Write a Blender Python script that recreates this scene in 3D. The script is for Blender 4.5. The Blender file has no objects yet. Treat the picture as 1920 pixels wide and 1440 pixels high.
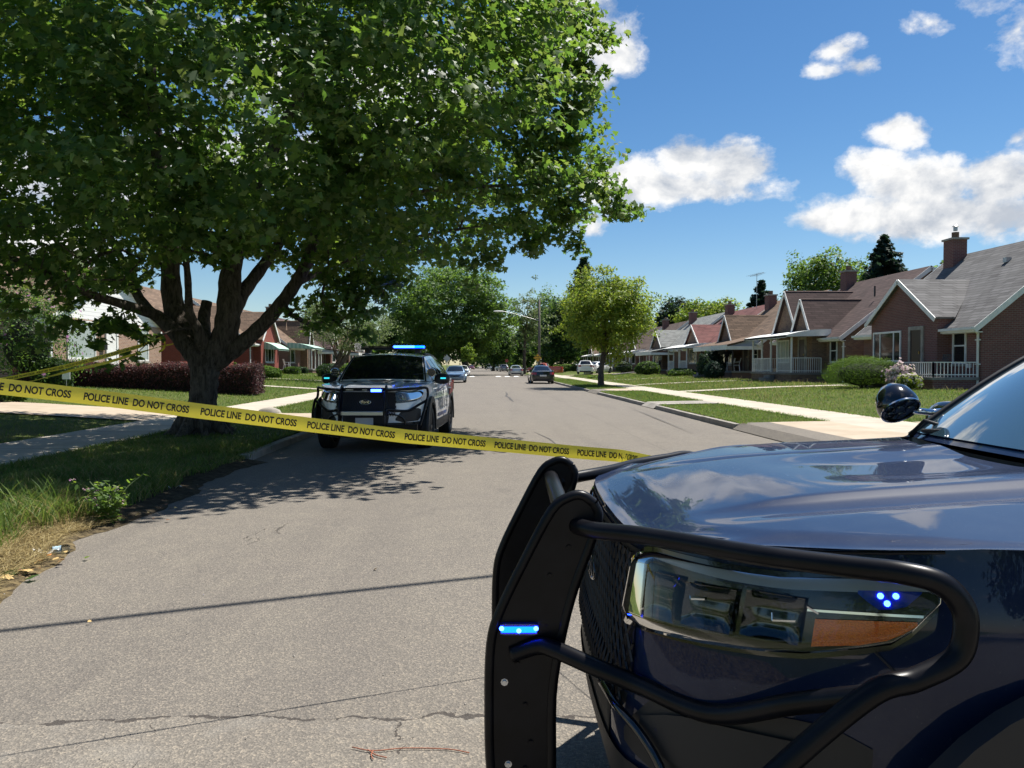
import bpy, bmesh, math, random
import numpy as np
from mathutils import Vector, Matrix, noise

rnd = random.Random(7)
C = bpy.context.scene.collection
SC = bpy.context.scene

# ------------------------------------------------------------------ camera
F_PX, PITCH, PSI, CAM_H = 1420.0, math.atan(36/1420), math.radians(2.26), 1.5
cd = bpy.data.cameras.new('camera'); cam = bpy.data.objects.new('camera', cd); C.objects.link(cam)
cd.sensor_width = 36.0; cd.lens = 36.0*F_PX/1920; cd.clip_start = 0.05; cd.clip_end = 5000
cam.location = (0, 0, CAM_H)
cam.rotation_euler = (math.pi/2 - PITCH, 0, -PSI)
SC.camera = cam
SC.render.resolution_x, SC.render.resolution_y = 1024, 768
SC.view_settings.view_transform = 'Standard'; SC.view_settings.look = 'None'
SC.view_settings.gamma = 1; SC.view_settings.exposure = 0.95

SUN_TO = Vector((0.40, 0.30, 1.0)).normalized()
SUN_EL = math.asin(SUN_TO.z); SUN_ROT = math.atan2(SUN_TO.x, SUN_TO.y)
sl = bpy.data.lights.new('sun', 'SUN'); sl.energy = 4.7; sl.angle = math.radians(.53); sl.color = (1, .955, .88)
so = bpy.data.objects.new('sun', sl); C.objects.link(so); so.location = (60, 45, 150)
so.rotation_euler = SUN_TO.to_track_quat('Z', 'Y').to_euler()

FWD = Vector((math.sin(PSI), math.cos(PSI), 0)); RGT = Vector((math.cos(PSI), -math.sin(PSI), 0)); UP = Vector((0, 0, 1))
CF = FWD*math.cos(PITCH) - UP*math.sin(PITCH); CU = FWD*math.sin(PITCH) + UP*math.cos(PITCH)
def ray(px, py): return (CF*F_PX + RGT*(px-960) - CU*(py-720)).normalized()
def at(px, py, d):                                   # point on the sight line at horizontal depth d
    r = ray(px, py); return Vector((0, 0, CAM_H)) + r*(d/r.dot(FWD))
def cw(Xc, d, z=0.0): return RGT*Xc + FWD*d + UP*z

# ------------------------------------------------------------------ node helpers
class NT:
    def __init__(s, tree): s.t = tree; s.n = tree.nodes; s.l = tree.links
    def node(s, typ, **kw):
        n = s.n.new(typ)
        for k, v in kw.items(): setattr(n, k, v)
        return n
    def put(s, sock, v):
        if isinstance(v, bpy.types.NodeSocket): s.l.new(v, sock)
        elif v is not None: sock.default_value = v
    def m(s, op, a, b=None, c=None, clamp=False):
        n = s.node('ShaderNodeMath', operation=op, use_clamp=clamp)
        s.put(n.inputs[0], a); s.put(n.inputs[1], b); s.put(n.inputs[2], c); return n.outputs[0]
    def vm(s, op, a, b=None):
        n = s.node('ShaderNodeVectorMath', operation=op)
        s.put(n.inputs[0], a)
        if b is not None: s.put(n.inputs[1], b)
        return n.outputs['Value'] if op in ('DOT_PRODUCT', 'LENGTH', 'DISTANCE') else n.outputs[0]
    def noise(s, vec, scale, detail=4, rough=.55, dist=0.0):
        n = s.node('ShaderNodeTexNoise'); s.put(n.inputs['Vector'], vec); n.inputs['Scale'].default_value = scale
        n.inputs['Detail'].default_value = detail; n.inputs['Roughness'].default_value = rough; n.inputs['Distortion'].default_value = dist
        return n.outputs['Fac']
    def ramp(s, fac, stops, interp='LINEAR'):
        n = s.node('ShaderNodeValToRGB'); s.put(n.inputs[0], fac); cr = n.color_ramp; cr.interpolation = interp
        while len(cr.elements) < len(stops): cr.elements.new(.5)
        for e, (p, c) in zip(cr.elements, stops): e.position = p; e.color = tuple(c)+(1,) if len(c) == 3 else c
        return n.outputs[0]
    def mix(s, fac, a, b, blend='MIX'):
        n = s.node('ShaderNodeMix', data_type='RGBA', blend_type=blend)
        s.put(n.inputs[0], fac)
        for sk, v in ((n.inputs[6], a), (n.inputs[7], b)):
            s.put(sk, tuple(v)+(1,) if isinstance(v, (tuple, list)) and len(v) == 3 else v)
        return n.outputs[2]
    def bump(s, h, strength=.3, dist=.02):
        n = s.node('ShaderNodeBump'); s.put(n.inputs['Height'], h); n.inputs['Strength'].default_value = strength; n.inputs['Distance'].default_value = dist
        return n.outputs[0]
    def obj(s): return s.node('ShaderNodeTexCoord').outputs['Object']
    def pos(s): return s.node('ShaderNodeNewGeometry').outputs['Position']
    def xyz(s, v):
        n = s.node('ShaderNodeSeparateXYZ'); s.put(n.inputs[0], v); return n.outputs
    def comb(s, x, y, z):
        n = s.node('ShaderNodeCombineXYZ'); s.put(n.inputs[0], x); s.put(n.inputs[1], y); s.put(n.inputs[2], z); return n.outputs[0]

MATS = {}
def mat(name, col=(.5, .5, .5), rough=.6, metal=0.0, coat=0.0, spec=.5, emit=None, estr=0.0, fn=None, alpha=None, coat_rough=.03):
    m = bpy.data.materials.new(name); m.use_nodes = True; MATS[name] = m
    t = NT(m.node_tree); b = m.node_tree.nodes['Principled BSDF']
    b.inputs['Base Color'].default_value = (*col, 1); b.inputs['Roughness'].default_value = rough; b.inputs['Metallic'].default_value = metal
    b.inputs['Coat Weight'].default_value = coat; b.inputs['Coat Roughness'].default_value = coat_rough; b.inputs['Specular IOR Level'].default_value = spec
    if emit: b.inputs['Emission Color'].default_value = (*emit, 1); b.inputs['Emission Strength'].default_value = estr
    if fn: fn(t, b)
    return m
def mottled(c1, c2, scale=3.0, bump=0.0, bscale=40.0, space='obj', detail=5):
    def f(t, b):
        v = t.obj() if space == 'obj' else t.pos()
        t.put(b.inputs['Base Color'], t.mix(t.ramp(t.noise(v, scale, detail), [(.35, (0, 0, 0)), (.65, (1, 1, 1))]), c1, c2))
        if bump: t.put(b.inputs['Normal'], t.bump(t.noise(v, bscale, 4), bump, .02))
    return f

# ------------------------------------------------------------------ mesh helpers
class MB:
    def __init__(s): s.v = []; s.f = []; s.m = []
    def add(s, vs, fs, mi=0):
        o = len(s.v); s.v += [tuple(p) for p in vs]
        for f in fs: s.f.append(tuple(i+o for i in f)); s.m.append(mi)
        return s
    def quad(s, a, b, c, d, mi=0): return s.add([a, b, c, d], [(0, 1, 2, 3)], mi)
    def poly(s, pts, mi=0): return s.add(pts, [tuple(range(len(pts)))], mi)
    def box(s, x0, y0, z0, x1, y1, z1, mi=0):
        return s.add([(x0,y0,z0),(x1,y0,z0),(x1,y1,z0),(x0,y1,z0),(x0,y0,z1),(x1,y0,z1),(x1,y1,z1),(x0,y1,z1)],
                     [(0,3,2,1),(4,5,6,7),(0,1,5,4),(1,2,6,5),(2,3,7,6),(3,0,4,7)], mi)
    def bar(s, p, q, w, h=None, mi=0, up=(0, 0, 1)):
        h = h or w; p = Vector(p); q = Vector(q); d = (q-p).normalized(); u = Vector(up)
        if abs(d.dot(u)) > .98: u = Vector((0, 1, 0))
        r = d.cross(u).normalized()*w/2; u = r.cross(d).normalized()*h/2
        return s.add([p-r-u, p+r-u, p+r+u, p-r+u, q-r-u, q+r-u, q+r+u, q-r+u], [(0,3,2,1)[::-1],(4,5,6,7)[::-1],(0,1,5,4)[::-1],(1,2,6,5)[::-1],(2,3,7,6)[::-1],(3,0,4,7)[::-1]], mi)
    def tube(s, pts, r, n=10, mi=0, cap=True):
        pts = [Vector(p) for p in pts]; k = len(pts); rs = r if isinstance(r, (list, tuple)) else [r]*k
        o = len(s.v); pu = None
        for i in range(k):
            d = (pts[min(i+1, k-1)]-pts[max(i-1, 0)]).normalized()
            if pu is None:
                pu = Vector((0, 0, 1)) if abs(d.z) < .9 else Vector((1, 0, 0))
            u = (pu - d*pu.dot(d)).normalized(); w = d.cross(u); pu = u
            for j in range(n):
                a = 2*math.pi*j/n; s.v.append(tuple(pts[i]+(u*math.cos(a)+w*math.sin(a))*rs[i]))
        for i in range(k-1):
            for j in range(n):
                a = o+i*n+j; b = o+i*n+(j+1) % n; s.f.append((a, b, b+n, a+n)); s.m.append(mi)
        if cap: s.f.append(tuple(o+j for j in range(n))[::-1]); s.m.append(mi); s.f.append(tuple(o+(k-1)*n+j for j in range(n))); s.m.append(mi)
        return s
    def prism(s, poly, fa, fb, mi=0):                # poly: list of 2-D points; fa, fb map (a,b) to 3-D on either face
        n = len(poly)
        return s.add([fa(*p) for p in poly]+[fb(*p) for p in poly], [tuple(range(n))[::-1], tuple(range(n, 2*n))]+[(i, (i+1) % n, n+(i+1) % n, n+i) for i in range(n)], mi)
    def slab(s, pts, th, mi=0):                      # polygon given thickness along its own normal (down)
        pts = [Vector(p) for p in pts]; nn = (pts[1]-pts[0]).cross(pts[2]-pts[0]).normalized()
        if nn.z < 0: nn = -nn; pts = pts[::-1]
        n = len(pts)
        return s.add(pts+[p-nn*th for p in pts], [tuple(range(n)), tuple(range(n, 2*n))[::-1]]+[((i+1) % n, i, n+i, n+(i+1) % n) for i in range(n)], mi)
    def grid(s, P, mi=0, flip=False, skip=None):     # P[i][j] points
        o = len(s.v); ni = len(P); nj = len(P[0])
        for row in P: s.v += [tuple(p) for p in row]
        for i in range(ni-1):
            for j in range(nj-1):
                if skip and skip(i, j): continue
                q = (o+i*nj+j, o+i*nj+j+1, o+(i+1)*nj+j+1, o+(i+1)*nj+j)
                s.f.append(q[::-1] if flip else q); s.m.append(mi)
        return s
    def lathe(s, prof, n=24, axis='z', c=(0, 0, 0), mi=0):   # prof: (r, h)
        o = len(s.v); k = len(prof); c = Vector(c)
        for r, h in prof:
            for j in range(n):
                a = 2*math.pi*j/n; x, y = r*math.cos(a), r*math.sin(a)
                s.v.append(tuple(c+Vector({'z': (x, y, h), 'y': (x, h, -y), 'x': (h, x, y)}[axis])))
        for i in range(k-1):
            for j in range(n):
                a = o+i*n+j; b = o+i*n+(j+1) % n; s.f.append((a, b, b+n, a+n)); s.m.append(mi)
        return s
    def build(s, name, mats, parent=None, smooth=False, fix=False, loc=None, bevel=0.0):
        me = bpy.data.meshes.new(name); me.from_pydata(s.v, [], s.f)
        for m in (mats if isinstance(mats, (list, tuple)) else [mats]): me.materials.append(m)
        me.polygons.foreach_set('material_index', s.m)
        if fix:
            bm = bmesh.new(); bm.from_mesh(me); bmesh.ops.recalc_face_normals(bm, faces=bm.faces); bm.to_mesh(me); bm.free()
        if smooth:
            me.polygons.foreach_set('use_smooth', [True]*len(me.polygons))
            if smooth is not True: me.set_sharp_from_angle(angle=math.radians(smooth))
        me.update()
        o = bpy.data.objects.new(name, me); C.objects.link(o)
        if parent: o.parent = parent
        if loc: o.location = loc
        if bevel:
            b = o.modifiers.new('bevel', 'BEVEL'); b.width = bevel; b.segments = 2; b.limit_method = 'ANGLE'
        return o
def tag(o, label=None, cat=None, group=None, kind=None):
    for k, v in (('label', label), ('category', cat), ('group', group), ('kind', kind)):
        if v: o[k] = v
    return o
def thing(name, label, cat, loc=(0, 0, 0), rz=0.0, group=None):
    o = bpy.data.objects.new(name, None); C.objects.link(o); o.location = loc; o.rotation_euler = (0, 0, rz); o.empty_display_size = .2
    return tag(o, label, cat, group)
def copy_tree(o, parent=None):
    c = o.copy(); C.objects.link(c); c.parent = parent
    for ch in list(o.children): copy_tree(ch, c)
    return c
def place(o, loc, rz=0.0, label=None, scale=None):
    o.location = loc; o.rotation_euler = (0, 0, rz)
    if label: o['label'] = label
    if scale: o.scale = scale if isinstance(scale, tuple) else (scale,)*3
    return o
def text_mesh(txt, size, extrude=0.0, spacing=1.0, bold=0.0):
    cu = bpy.data.curves.new('txt', 'FONT'); cu.body = txt; cu.size = size; cu.extrude = extrude; cu.align_x = 'LEFT'; cu.space_character = spacing; cu.offset = bold
    o = bpy.data.objects.new('txt', cu); C.objects.link(o)
    dg = bpy.context.evaluated_depsgraph_get(); me = bpy.data.meshes.new_from_object(o.evaluated_get(dg))
    vs = [v.co.copy() for v in me.vertices]; fs = [tuple(p.vertices) for p in me.polygons]
    bpy.data.objects.remove(o); bpy.data.meshes.remove(me); bpy.data.curves.remove(cu)
    return vs, fs
def interp(x, pts): return float(np.interp(x, [p[0] for p in pts], [p[1] for p in pts]))
def sstep(a, b, x):
    t = min(1, max(0, (x-a)/(b-a))); return t*t*(3-2*t)

# ------------------------------------------------------------------ sky
w = bpy.data.worlds.new('World'); SC.world = w; w.use_nodes = True
t = NT(w.node_tree); w.node_tree.nodes.clear()
sky = t.node('ShaderNodeTexSky', sky_type='NISHITA', sun_disc=False, sun_elevation=SUN_EL, sun_rotation=SUN_ROT, altitude=200, air_density=1.0, dust_density=.25, ozone_density=2.6)
dirv = t.node('ShaderNodeTexCoord').outputs['Generated']
hs = t.node('ShaderNodeHueSaturation'); hs.inputs['Saturation'].default_value = 1.27; hs.inputs['Value'].default_value = 1.17; t.put(hs.inputs['Color'], sky.outputs[0])
x, y, z = t.xyz(dirv)
# clouds: soft blobs at their compass bearing and height, broken up by fractal noise
blobs = [(1085,70,95,80),(1140,100,55,42),(1050,10,60,50),(1105,150,50,30),
 (1120,335,60,50),(1190,340,75,45),(1283,305,52,46),(1370,318,72,48),(1260,352,170,34),(1110,425,24,16),(1060,420,45,22),
 (1640,312,52,32),(1730,345,88,46),(1880,345,70,52),(1585,412,85,22),(1740,405,170,40),(1890,405,100,44),(1690,248,50,28),
 (1570,92,30,12),(1545,130,26,7),(1612,122,24,11),(1745,42,28,14),(1835,6,50,14),(1908,58,28,30),(1908,258,24,16),
 (180,330,300,70),(450,300,260,60),(700,180,200,70),(60,480,120,50),(520,120,150,60)]
mask = None
for px, py, rx, ry in blobs:
    d0 = ray(px, py); ru = RGT; dd = (d0.cross(ru)).normalized()
    uu = dd.cross(d0).normalized()
    small = rx*ry < 1200
    if small: rx, ry = rx*1.4, ry*1.8
    a = t.m('DIVIDE', t.vm('DOT_PRODUCT', dirv, tuple(uu)), rx/F_PX*1.5)
    b = t.m('DIVIDE', t.vm('DOT_PRODUCT', dirv, tuple(dd)), ry/F_PX*1.5)
    r2 = t.m('ADD', t.m('MULTIPLY', a, a), t.m('MULTIPLY', b, b))
    f = t.m('SUBTRACT', 1.0, t.m('SQRT', r2), clamp=True)
    if small: f = t.m('MULTIPLY', f, .50)
    f = t.m('MULTIPLY', f, t.m('GREATER_THAN', t.vm('DOT_PRODUCT', dirv, tuple(d0)), 0.0))
    mask = f if mask is None else t.m('MAXIMUM', mask, f)
nv = t.vm('MULTIPLY', dirv, (1, 1, 1.35))
n1 = t.noise(nv, 11, 9, .58, .25); n2 = t.noise(nv, 46, 6, .62)
# loose fair-weather cumulus overhead and behind, outside the stretch of sky with the clouds above
zc = t.m('MAXIMUM', z, .12)
pv = t.comb(t.m('DIVIDE', x, zc), t.m('DIVIDE', y, zc), 0.0)
nb = t.noise(pv, 1.15, 7, .6, .4)
away = t.m('MAXIMUM', t.m('MULTIPLY', t.m('SUBTRACT', z, .52), 5.0, clamp=True), t.m('MULTIPLY', t.m('SUBTRACT', .25, y), 4.0, clamp=True), clamp=True)
bl = t.m('MULTIPLY', t.m('MULTIPLY', t.m('SUBTRACT', nb, .545), 6.0, clamp=True), away)
den = t.m('ADD', mask, t.m('MULTIPLY', t.m('SUBTRACT', n1, .5), 1.35))
den = t.m('ADD', den, t.m('MULTIPLY', t.m('SUBTRACT', n2, .5), .55))
den = t.m('MULTIPLY', den, t.m('GREATER_THAN', mask, .001))
c1 = t.ramp(den, [(.25, (0, 0, 0)), (.38, (.34, .34, .34)), (.50, (.86, .86, .86)), (.66, (1, 1, 1))])
cov = t.m('MAXIMUM', c1, t.m('MULTIPLY', bl, .9))
sv = t.vm('ADD', nv, (.012, .009, .045)); n1s = t.noise(sv, 11, 9, .58, .25)
lit = t.m('ADD', .62, t.m('MULTIPLY', t.m('SUBTRACT', n1, n1s), 3.8), clamp=True)
lit = t.m('ADD', lit, t.m('MULTIPLY', t.m('SUBTRACT', n2, .5), .5), clamp=True)
ccol = t.mix(lit, (5.6, 6.1, 6.9), (11.0, 10.9, 10.7))
final = t.mix(cov, hs.outputs[0], ccol)
bg = t.node('ShaderNodeBackground'); bg.inputs['Strength'].default_value = .05; t.put(bg.inputs['Color'], final)
t.put(t.node('ShaderNodeOutputWorld').inputs['Surface'], bg.outputs[0])
# ------------------------------------------------------------------ materials
def f_asphalt(t, b):
    p = t.pos(); x, y, z = t.xyz(p)
    big = t.noise(p, .35, 5, .6); mid = t.noise(p, 3.0, 6, .6); sp = t.noise(p, 95, 3, .7); sp2 = t.noise(p, 260, 2, .6)
    vo = t.node('ShaderNodeTexVoronoi', feature='F1'); t.put(vo.inputs['Vector'], p); vo.inputs['Scale'].default_value = 120
    ag = t.ramp(t.xyz(vo.outputs['Color'])[0], [(.0, (.55, .55, .55)), (.5, (.90, .90, .88)), (.8, (1.22, 1.19, 1.13)), (1, (1.9, 1.8, 1.62))])
    col = t.mix(big, (.168, .150, .124), (.240, .216, .178))
    col = t.mix(t.m('MULTIPLY', t.m('SUBTRACT', mid, .42), 1.6, clamp=True), t.mix(.5, col, (.12, .108, .10)), col)
    trk = t.noise(t.vm('MULTIPLY', p, (1.1, .10, 1)), 1.0, 6, .62); col = t.mix(t.ramp(trk, [(.50, (0, 0, 0)), (.68, (.55, .55, .55))]), col, (.125, .112, .10))
    stn_ = t.noise(p, .9, 7, .68, .5); col = t.mix(t.ramp(stn_, [(.60, (0, 0, 0)), (.70, (.5, .5, .5))]), col, (.10, .09, .082))
    col = t.mix(.75, col, ag, 'MULTIPLY')
    col = t.mix(t.m('MULTIPLY', sp, .45), col, (.13, .12, .11))
    # a transverse crack near the camera, rougher and paler paving before it, and a seam along the road
    wob = t.m('MULTIPLY', t.m('SUBTRACT', t.noise(p, 1.7, 8, .65), .5), .34)
    yy = t.m('ADD', t.m('ADD', y, t.m('MULTIPLY', x, .03)), wob)
    cr = t.m('LESS_THAN', t.m('ABSOLUTE', t.m('SUBTRACT', yy, 3.13)), t.m('MULTIPLY', t.m('SUBTRACT', t.noise(p, 9, 4), .34), .055))
    vc = t.node('ShaderNodeTexVoronoi', feature='DISTANCE_TO_EDGE'); t.put(vc.inputs['Vector'], t.vm('ADD', p, t.vm('MULTIPLY', t.node('ShaderNodeTexNoise').outputs['Color'], (.0, .0, .0))))
    vc.inputs['Scale'].default_value = .62
    nzc = t.node('ShaderNodeTexNoise'); t.put(nzc.inputs['Vector'], p); nzc.inputs['Scale'].default_value = 2.6; nzc.inputs['Detail'].default_value = 7
    t.put(vc.inputs['Vector'], t.vm('ADD', p, t.vm('MULTIPLY', nzc.outputs['Color'], (.55, .55, 0))))
    near = t.m('LESS_THAN', yy, 3.13)
    ck = t.m('MULTIPLY', t.m('LESS_THAN', vc.outputs['Distance'], t.m('MULTIPLY', t.m('SUBTRACT', mid, .50), .040)), near)
    seam = t.m('LESS_THAN', t.m('ABSOLUTE', t.m('SUBTRACT', t.m('ADD', x, t.m('MULTIPLY', wob, .3)), 3.15)), .012)
    col = t.mix(t.m('MULTIPLY', near, .4), col, t.mix(.6, col, (1.5, 1.5, 1.45), 'MULTIPLY'))
    pat = t.m('MULTIPLY', near, t.m('MULTIPLY', t.m('SUBTRACT', t.noise(p, 5.0, 5, .6), .52), 5, clamp=True))
    col = t.mix(t.m('MULTIPLY', pat, .35), col, (.24, .225, .20))
    far = t.m('GREATER_THAN', t.noise(t.vm('MULTIPLY', p, (1.2, .25, 1)), 1.0, 6, .7), .64)
    fk = t.m('MULTIPLY', t.m('LESS_THAN', t.m('ABSOLUTE', t.m('SUBTRACT', t.noise(t.vm('MULTIPLY', p, (1, .35, 1)), .8, 8, .55), .5)), .0035), far)
    c2 = t.m('MAXIMUM', t.m('MAXIMUM', cr, ck), t.m('MULTIPLY', fk, .8), clamp=True)
    col = t.mix(t.m('MULTIPLY', seam, .35), col, (.07, .063, .058))
    col = t.mix(t.m('MULTIPLY', c2, .8), col, (.035, .03, .028))
    t.put(b.inputs['Base Color'], col)
    t.put(b.inputs['Normal'], t.bump(t.m('SUBTRACT', t.m('ADD', sp, t.m('MULTIPLY', vo.outputs['Distance'], 1.2)), t.m('MULTIPLY', c2, 2.0)), .55, .006))
M_ASPH = mat('asphalt', rough=.92, spec=.22, fn=f_asphalt)
def f_conc(c1, c2, joint):
    def f(t, b):
        p = t.pos(); x, y, z = t.xyz(p)
        col = t.mix(t.ramp(t.noise(p, 1.3, 6, .65), [(.3, (0, 0, 0)), (.7, (1, 1, 1))]), c1, c2)
        col = t.mix(t.m('MULTIPLY', t.m('GREATER_THAN', t.noise(p, 60, 3), .62), .25), col, (.2, .18, .15))
        if joint:
            fr = t.m('ABSOLUTE', t.m('SUBTRACT', t.m('FRACT', t.m('DIVIDE', y, joint)), .5))
            j = t.m('GREATER_THAN', fr, .5-.012/joint)
            col = t.mix(t.m('MULTIPLY', j, .75), col, (.07, .06, .045))
        t.put(b.inputs['Base Color'], col); t.put(b.inputs['Normal'], t.bump(t.noise(p, 55, 5), .25, .01))
    return f
M_WALK = mat('sidewalk_concrete', rough=.9, spec=.3, fn=f_conc((.34, .30, .24), (.46, .41, .33), 1.52))
M_DRIVE = mat('drive_concrete', rough=.9, spec=.3, fn=f_conc((.31, .25, .18), (.43, .355, .27), None))
M_KERB = mat('kerb_concrete', rough=.92, spec=.3, fn=f_conc((.20, .185, .16), (.34, .31, .27), 2.4))
def f_lawn(t, b):
    p = t.pos()
    big = t.noise(p, .22, 5, .6); mid = t.noise(p, 1.6, 6, .65); fine = t.noise(t.vm('MULTIPLY', p, (1, .7, 1)), 38, 5, .75)
    col = t.mix(t.ramp(big, [(.36, (0, 0, 0)), (.60, (1, 1, 1))]), (.058, .108, .018), (.128, .155, .034))
    col = t.mix(t.ramp(mid, [(.50, (0, 0, 0)), (.72, (1, 1, 1))]), col, (.175, .168, .052))
    col = t.mix(t.ramp(fine, [(.38, (0, 0, 0)), (.66, (1, 1, 1))]), t.mix(.62, col, (.02, .03, .008)), t.mix(.3, col, (.16, .19, .05)))
    t.put(b.inputs['Base Color'], col); t.put(b.inputs['Normal'], t.bump(fine, .9, .06))
M_LAWN = mat('lawn_ground', rough=.95, spec=.15, fn=f_lawn)
def f_dirt(t, b):
    p = t.pos()
    st_ = t.m('MULTIPLY', t.m('SUBTRACT', 7.4, t.xyz(p)[1]), .8, clamp=True)
    col = t.mix(t.ramp(t.noise(p, 14, 7, .7), [(.40, (0, 0, 0)), (.68, (1, 1, 1))]), (.035, .028, .019), t.mix(st_, (.10, .080, .052), (.27, .205, .105)))
    t.put(b.inputs['Base Color'], col); t.put(b.inputs['Normal'], t.bump(t.noise(p, 40, 6, .7), .8, .03))
M_DIRT = mat('dirt_straw', rough=.97, spec=.1, fn=f_dirt)

def brick(name, c1, c2, mortar=(.30, .27, .24), sc=1.0, vary=.5):
    def f(t, b):
        x, y, z = t.xyz(t.pos())
        v = t.comb(t.m('ADD', x, y), z, 0.0)
        n = t.node('ShaderNodeTexBrick'); t.put(n.inputs['Vector'], v); n.inputs['Scale'].default_value = 1
        n.inputs['Brick Width'].default_value = .215*sc; n.inputs['Row Height'].default_value = .075*sc; n.inputs['Mortar Size'].default_value = .008*sc
        n.inputs['Color1'].default_value = (*c1, 1); n.inputs['Color2'].default_value = (*c2, 1); n.inputs['Mortar'].default_value = (*mortar, 1); n.inputs['Bias'].default_value = 0
        col = t.mix(t.m('MULTIPLY', t.noise(t.pos(), 1.4, 6, .65), vary*.8), n.outputs['Color'], (.05, .035, .03))
        t.put(b.inputs['Base Color'], col)
        t.put(b.inputs['Normal'], t.bump(t.m('SUBTRACT', 1.0, n.outputs['Fac']), .4, .01))
    return mat(name, rough=.9, spec=.2, fn=f)
def shingle(name, c1, c2, c3):
    def f(t, b):
        x, y, z = t.xyz(t.pos())
        v = t.comb(t.m('ADD', x, y), t.m('MULTIPLY', z, 1.65), 0.0); c1_, c2_, c3_ = [tuple(q*.70 for q in c_) for c_ in (c1, c2, c3)]
        n = t.node('ShaderNodeTexBrick'); t.put(n.inputs['Vector'], v); n.inputs['Scale'].default_value = 1
        n.inputs['Brick Width'].default_value = .62; n.inputs['Row Height'].default_value = .21; n.inputs['Mortar Size'].default_value = .022
        n.inputs['Color1'].default_value = (*[q*1.15 for q in c1_], 1); n.inputs['Color2'].default_value = (*[q*.80 for q in c2_], 1); n.inputs['Mortar'].default_value = (*[q*.35 for q in c1_], 1)
        col = t.mix(t.ramp(t.noise(t.pos(), .9, 6, .65), [(.35, (0, 0, 0)), (.7, (.6, .6, .6))]), n.outputs['Color'], c3_)
        col = t.mix(t.m('MULTIPLY', t.noise(t.pos(), 24, 3), .35), col, t.mix(.5, col, (.03, .03, .03)))
        t.put(b.inputs['Base Color'], col); t.put(b.inputs['Normal'], t.bump(n.outputs['Fac'], -.4, .02))
    return mat(name, rough=.92, spec=.2, fn=f)
B_RED = brick('brick_dark_red', (.235, .095, .080), (.17, .074, .065), (.25, .205, .185))
B_BRN = brick('brick_brown', (.235, .13, .095), (.16, .09, .072), (.235, .19, .16))
B_MIX = brick('brick_mixed', (.285, .18, .108), (.155, .09, .072), (.27, .22, .17))
B_PNK = brick('brick_pinkish', (.36, .22, .15), (.25, .145, .10), (.42, .37, .31), vary=.2)
B_RUB = brick('brick_bright_red', (.27, .065, .045), (.22, .05, .038), (.20, .10, .08), vary=.25)
S_GRY = shingle('shingle_grey', (.205, .20, .20), (.15, .145, .145), (.24, .235, .23))
S_MAR = shingle('shingle_maroon', (.125, .082, .076), (.09, .06, .056), (.135, .095, .085))
S_TAN = shingle('shingle_tan', (.26, .175, .12), (.175, .12, .083), (.23, .16, .115))
S_RED = shingle('shingle_red', (.26, .105, .095), (.20, .08, .075), (.25, .12, .11))
S_PAL = shingle('shingle_pale_grey', (.34, .35, .33), (.26, .27, .26), (.36, .36, .34))
S_BRN = shingle('shingle_brown', (.15, .11, .09), (.11, .08, .07), (.16, .12, .10))
def f_dirtywhite(t, b):
    t.put(b.inputs['Base Color'], t.mix(t.ramp(t.noise(t.obj(), 2.5, 6, .7), [(.3, (0, 0, 0)), (.75, (1, 1, 1))]), (.78, .78, .75), (.62, .61, .57)))
M_WHT = mat('white_paint', rough=.55, fn=f_dirtywhite)
M_STONE = mat('limestone', rough=.9, fn=mottled((.36, .33, .28), (.24, .22, .19), 4, .2))
M_DECK = mat('porch_concrete', rough=.9, fn=mottled((.26, .245, .22), (.17, .16, .145), 2, .2))
M_GREY = mat('grey_siding', (.33, .37, .42), .7)
M_SIDING = mat('white_siding', rough=.6, fn=lambda t, b: (t.put(b.inputs['Base Color'], t.mix(t.m('GREATER_THAN', t.m('FRACT', t.m('MULTIPLY', t.xyz(t.pos())[2], 5.5)), .93), (.78, .78, .76), (.33, .33, .33))), None)[1])
M_GLASS = mat('window_glass', (.012, .016, .018), .04, spec=.9)
M_BLIND = mat('window_blind', (.35, .40, .38), .5, spec=.5, coat=.6)
M_DOORD = mat('dark_door', (.035, .016, .015), .35)
M_BLACK = mat('black_metal', (.012, .012, .013), .38)
M_GREEN = mat('green_awning', rough=.6, fn=lambda t, b: t.put(b.inputs['Base Color'], t.mix(t.m('GREATER_THAN', t.m('FRACT', t.m('MULTIPLY', t.m('ADD', t.xyz(t.pos())[1], t.xyz(t.pos())[0]), 2.6)), .5), (.25, .44, .35), (.42, .56, .47))))
M_DKAWN = mat('dark_awning', (.045, .06, .065), .7)
M_BRASS = mat('brass', (.55, .40, .16), .3, 1.0)
M_PLAST = mat('white_plastic', (.75, .75, .73), .4)
M_WOOD = mat('weathered_wood', rough=.9, fn=lambda t, b: t.put(b.inputs['Base Color'], t.mix(t.noise(t.vm('MULTIPLY', t.obj(), (8, 8, .6)), 4, 6, .7), (.06, .05, .042), (.17, .145, .12))))
M_GALV = mat('galvanised', rough=.45, metal=.8, col=(.45, .45, .44))

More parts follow.
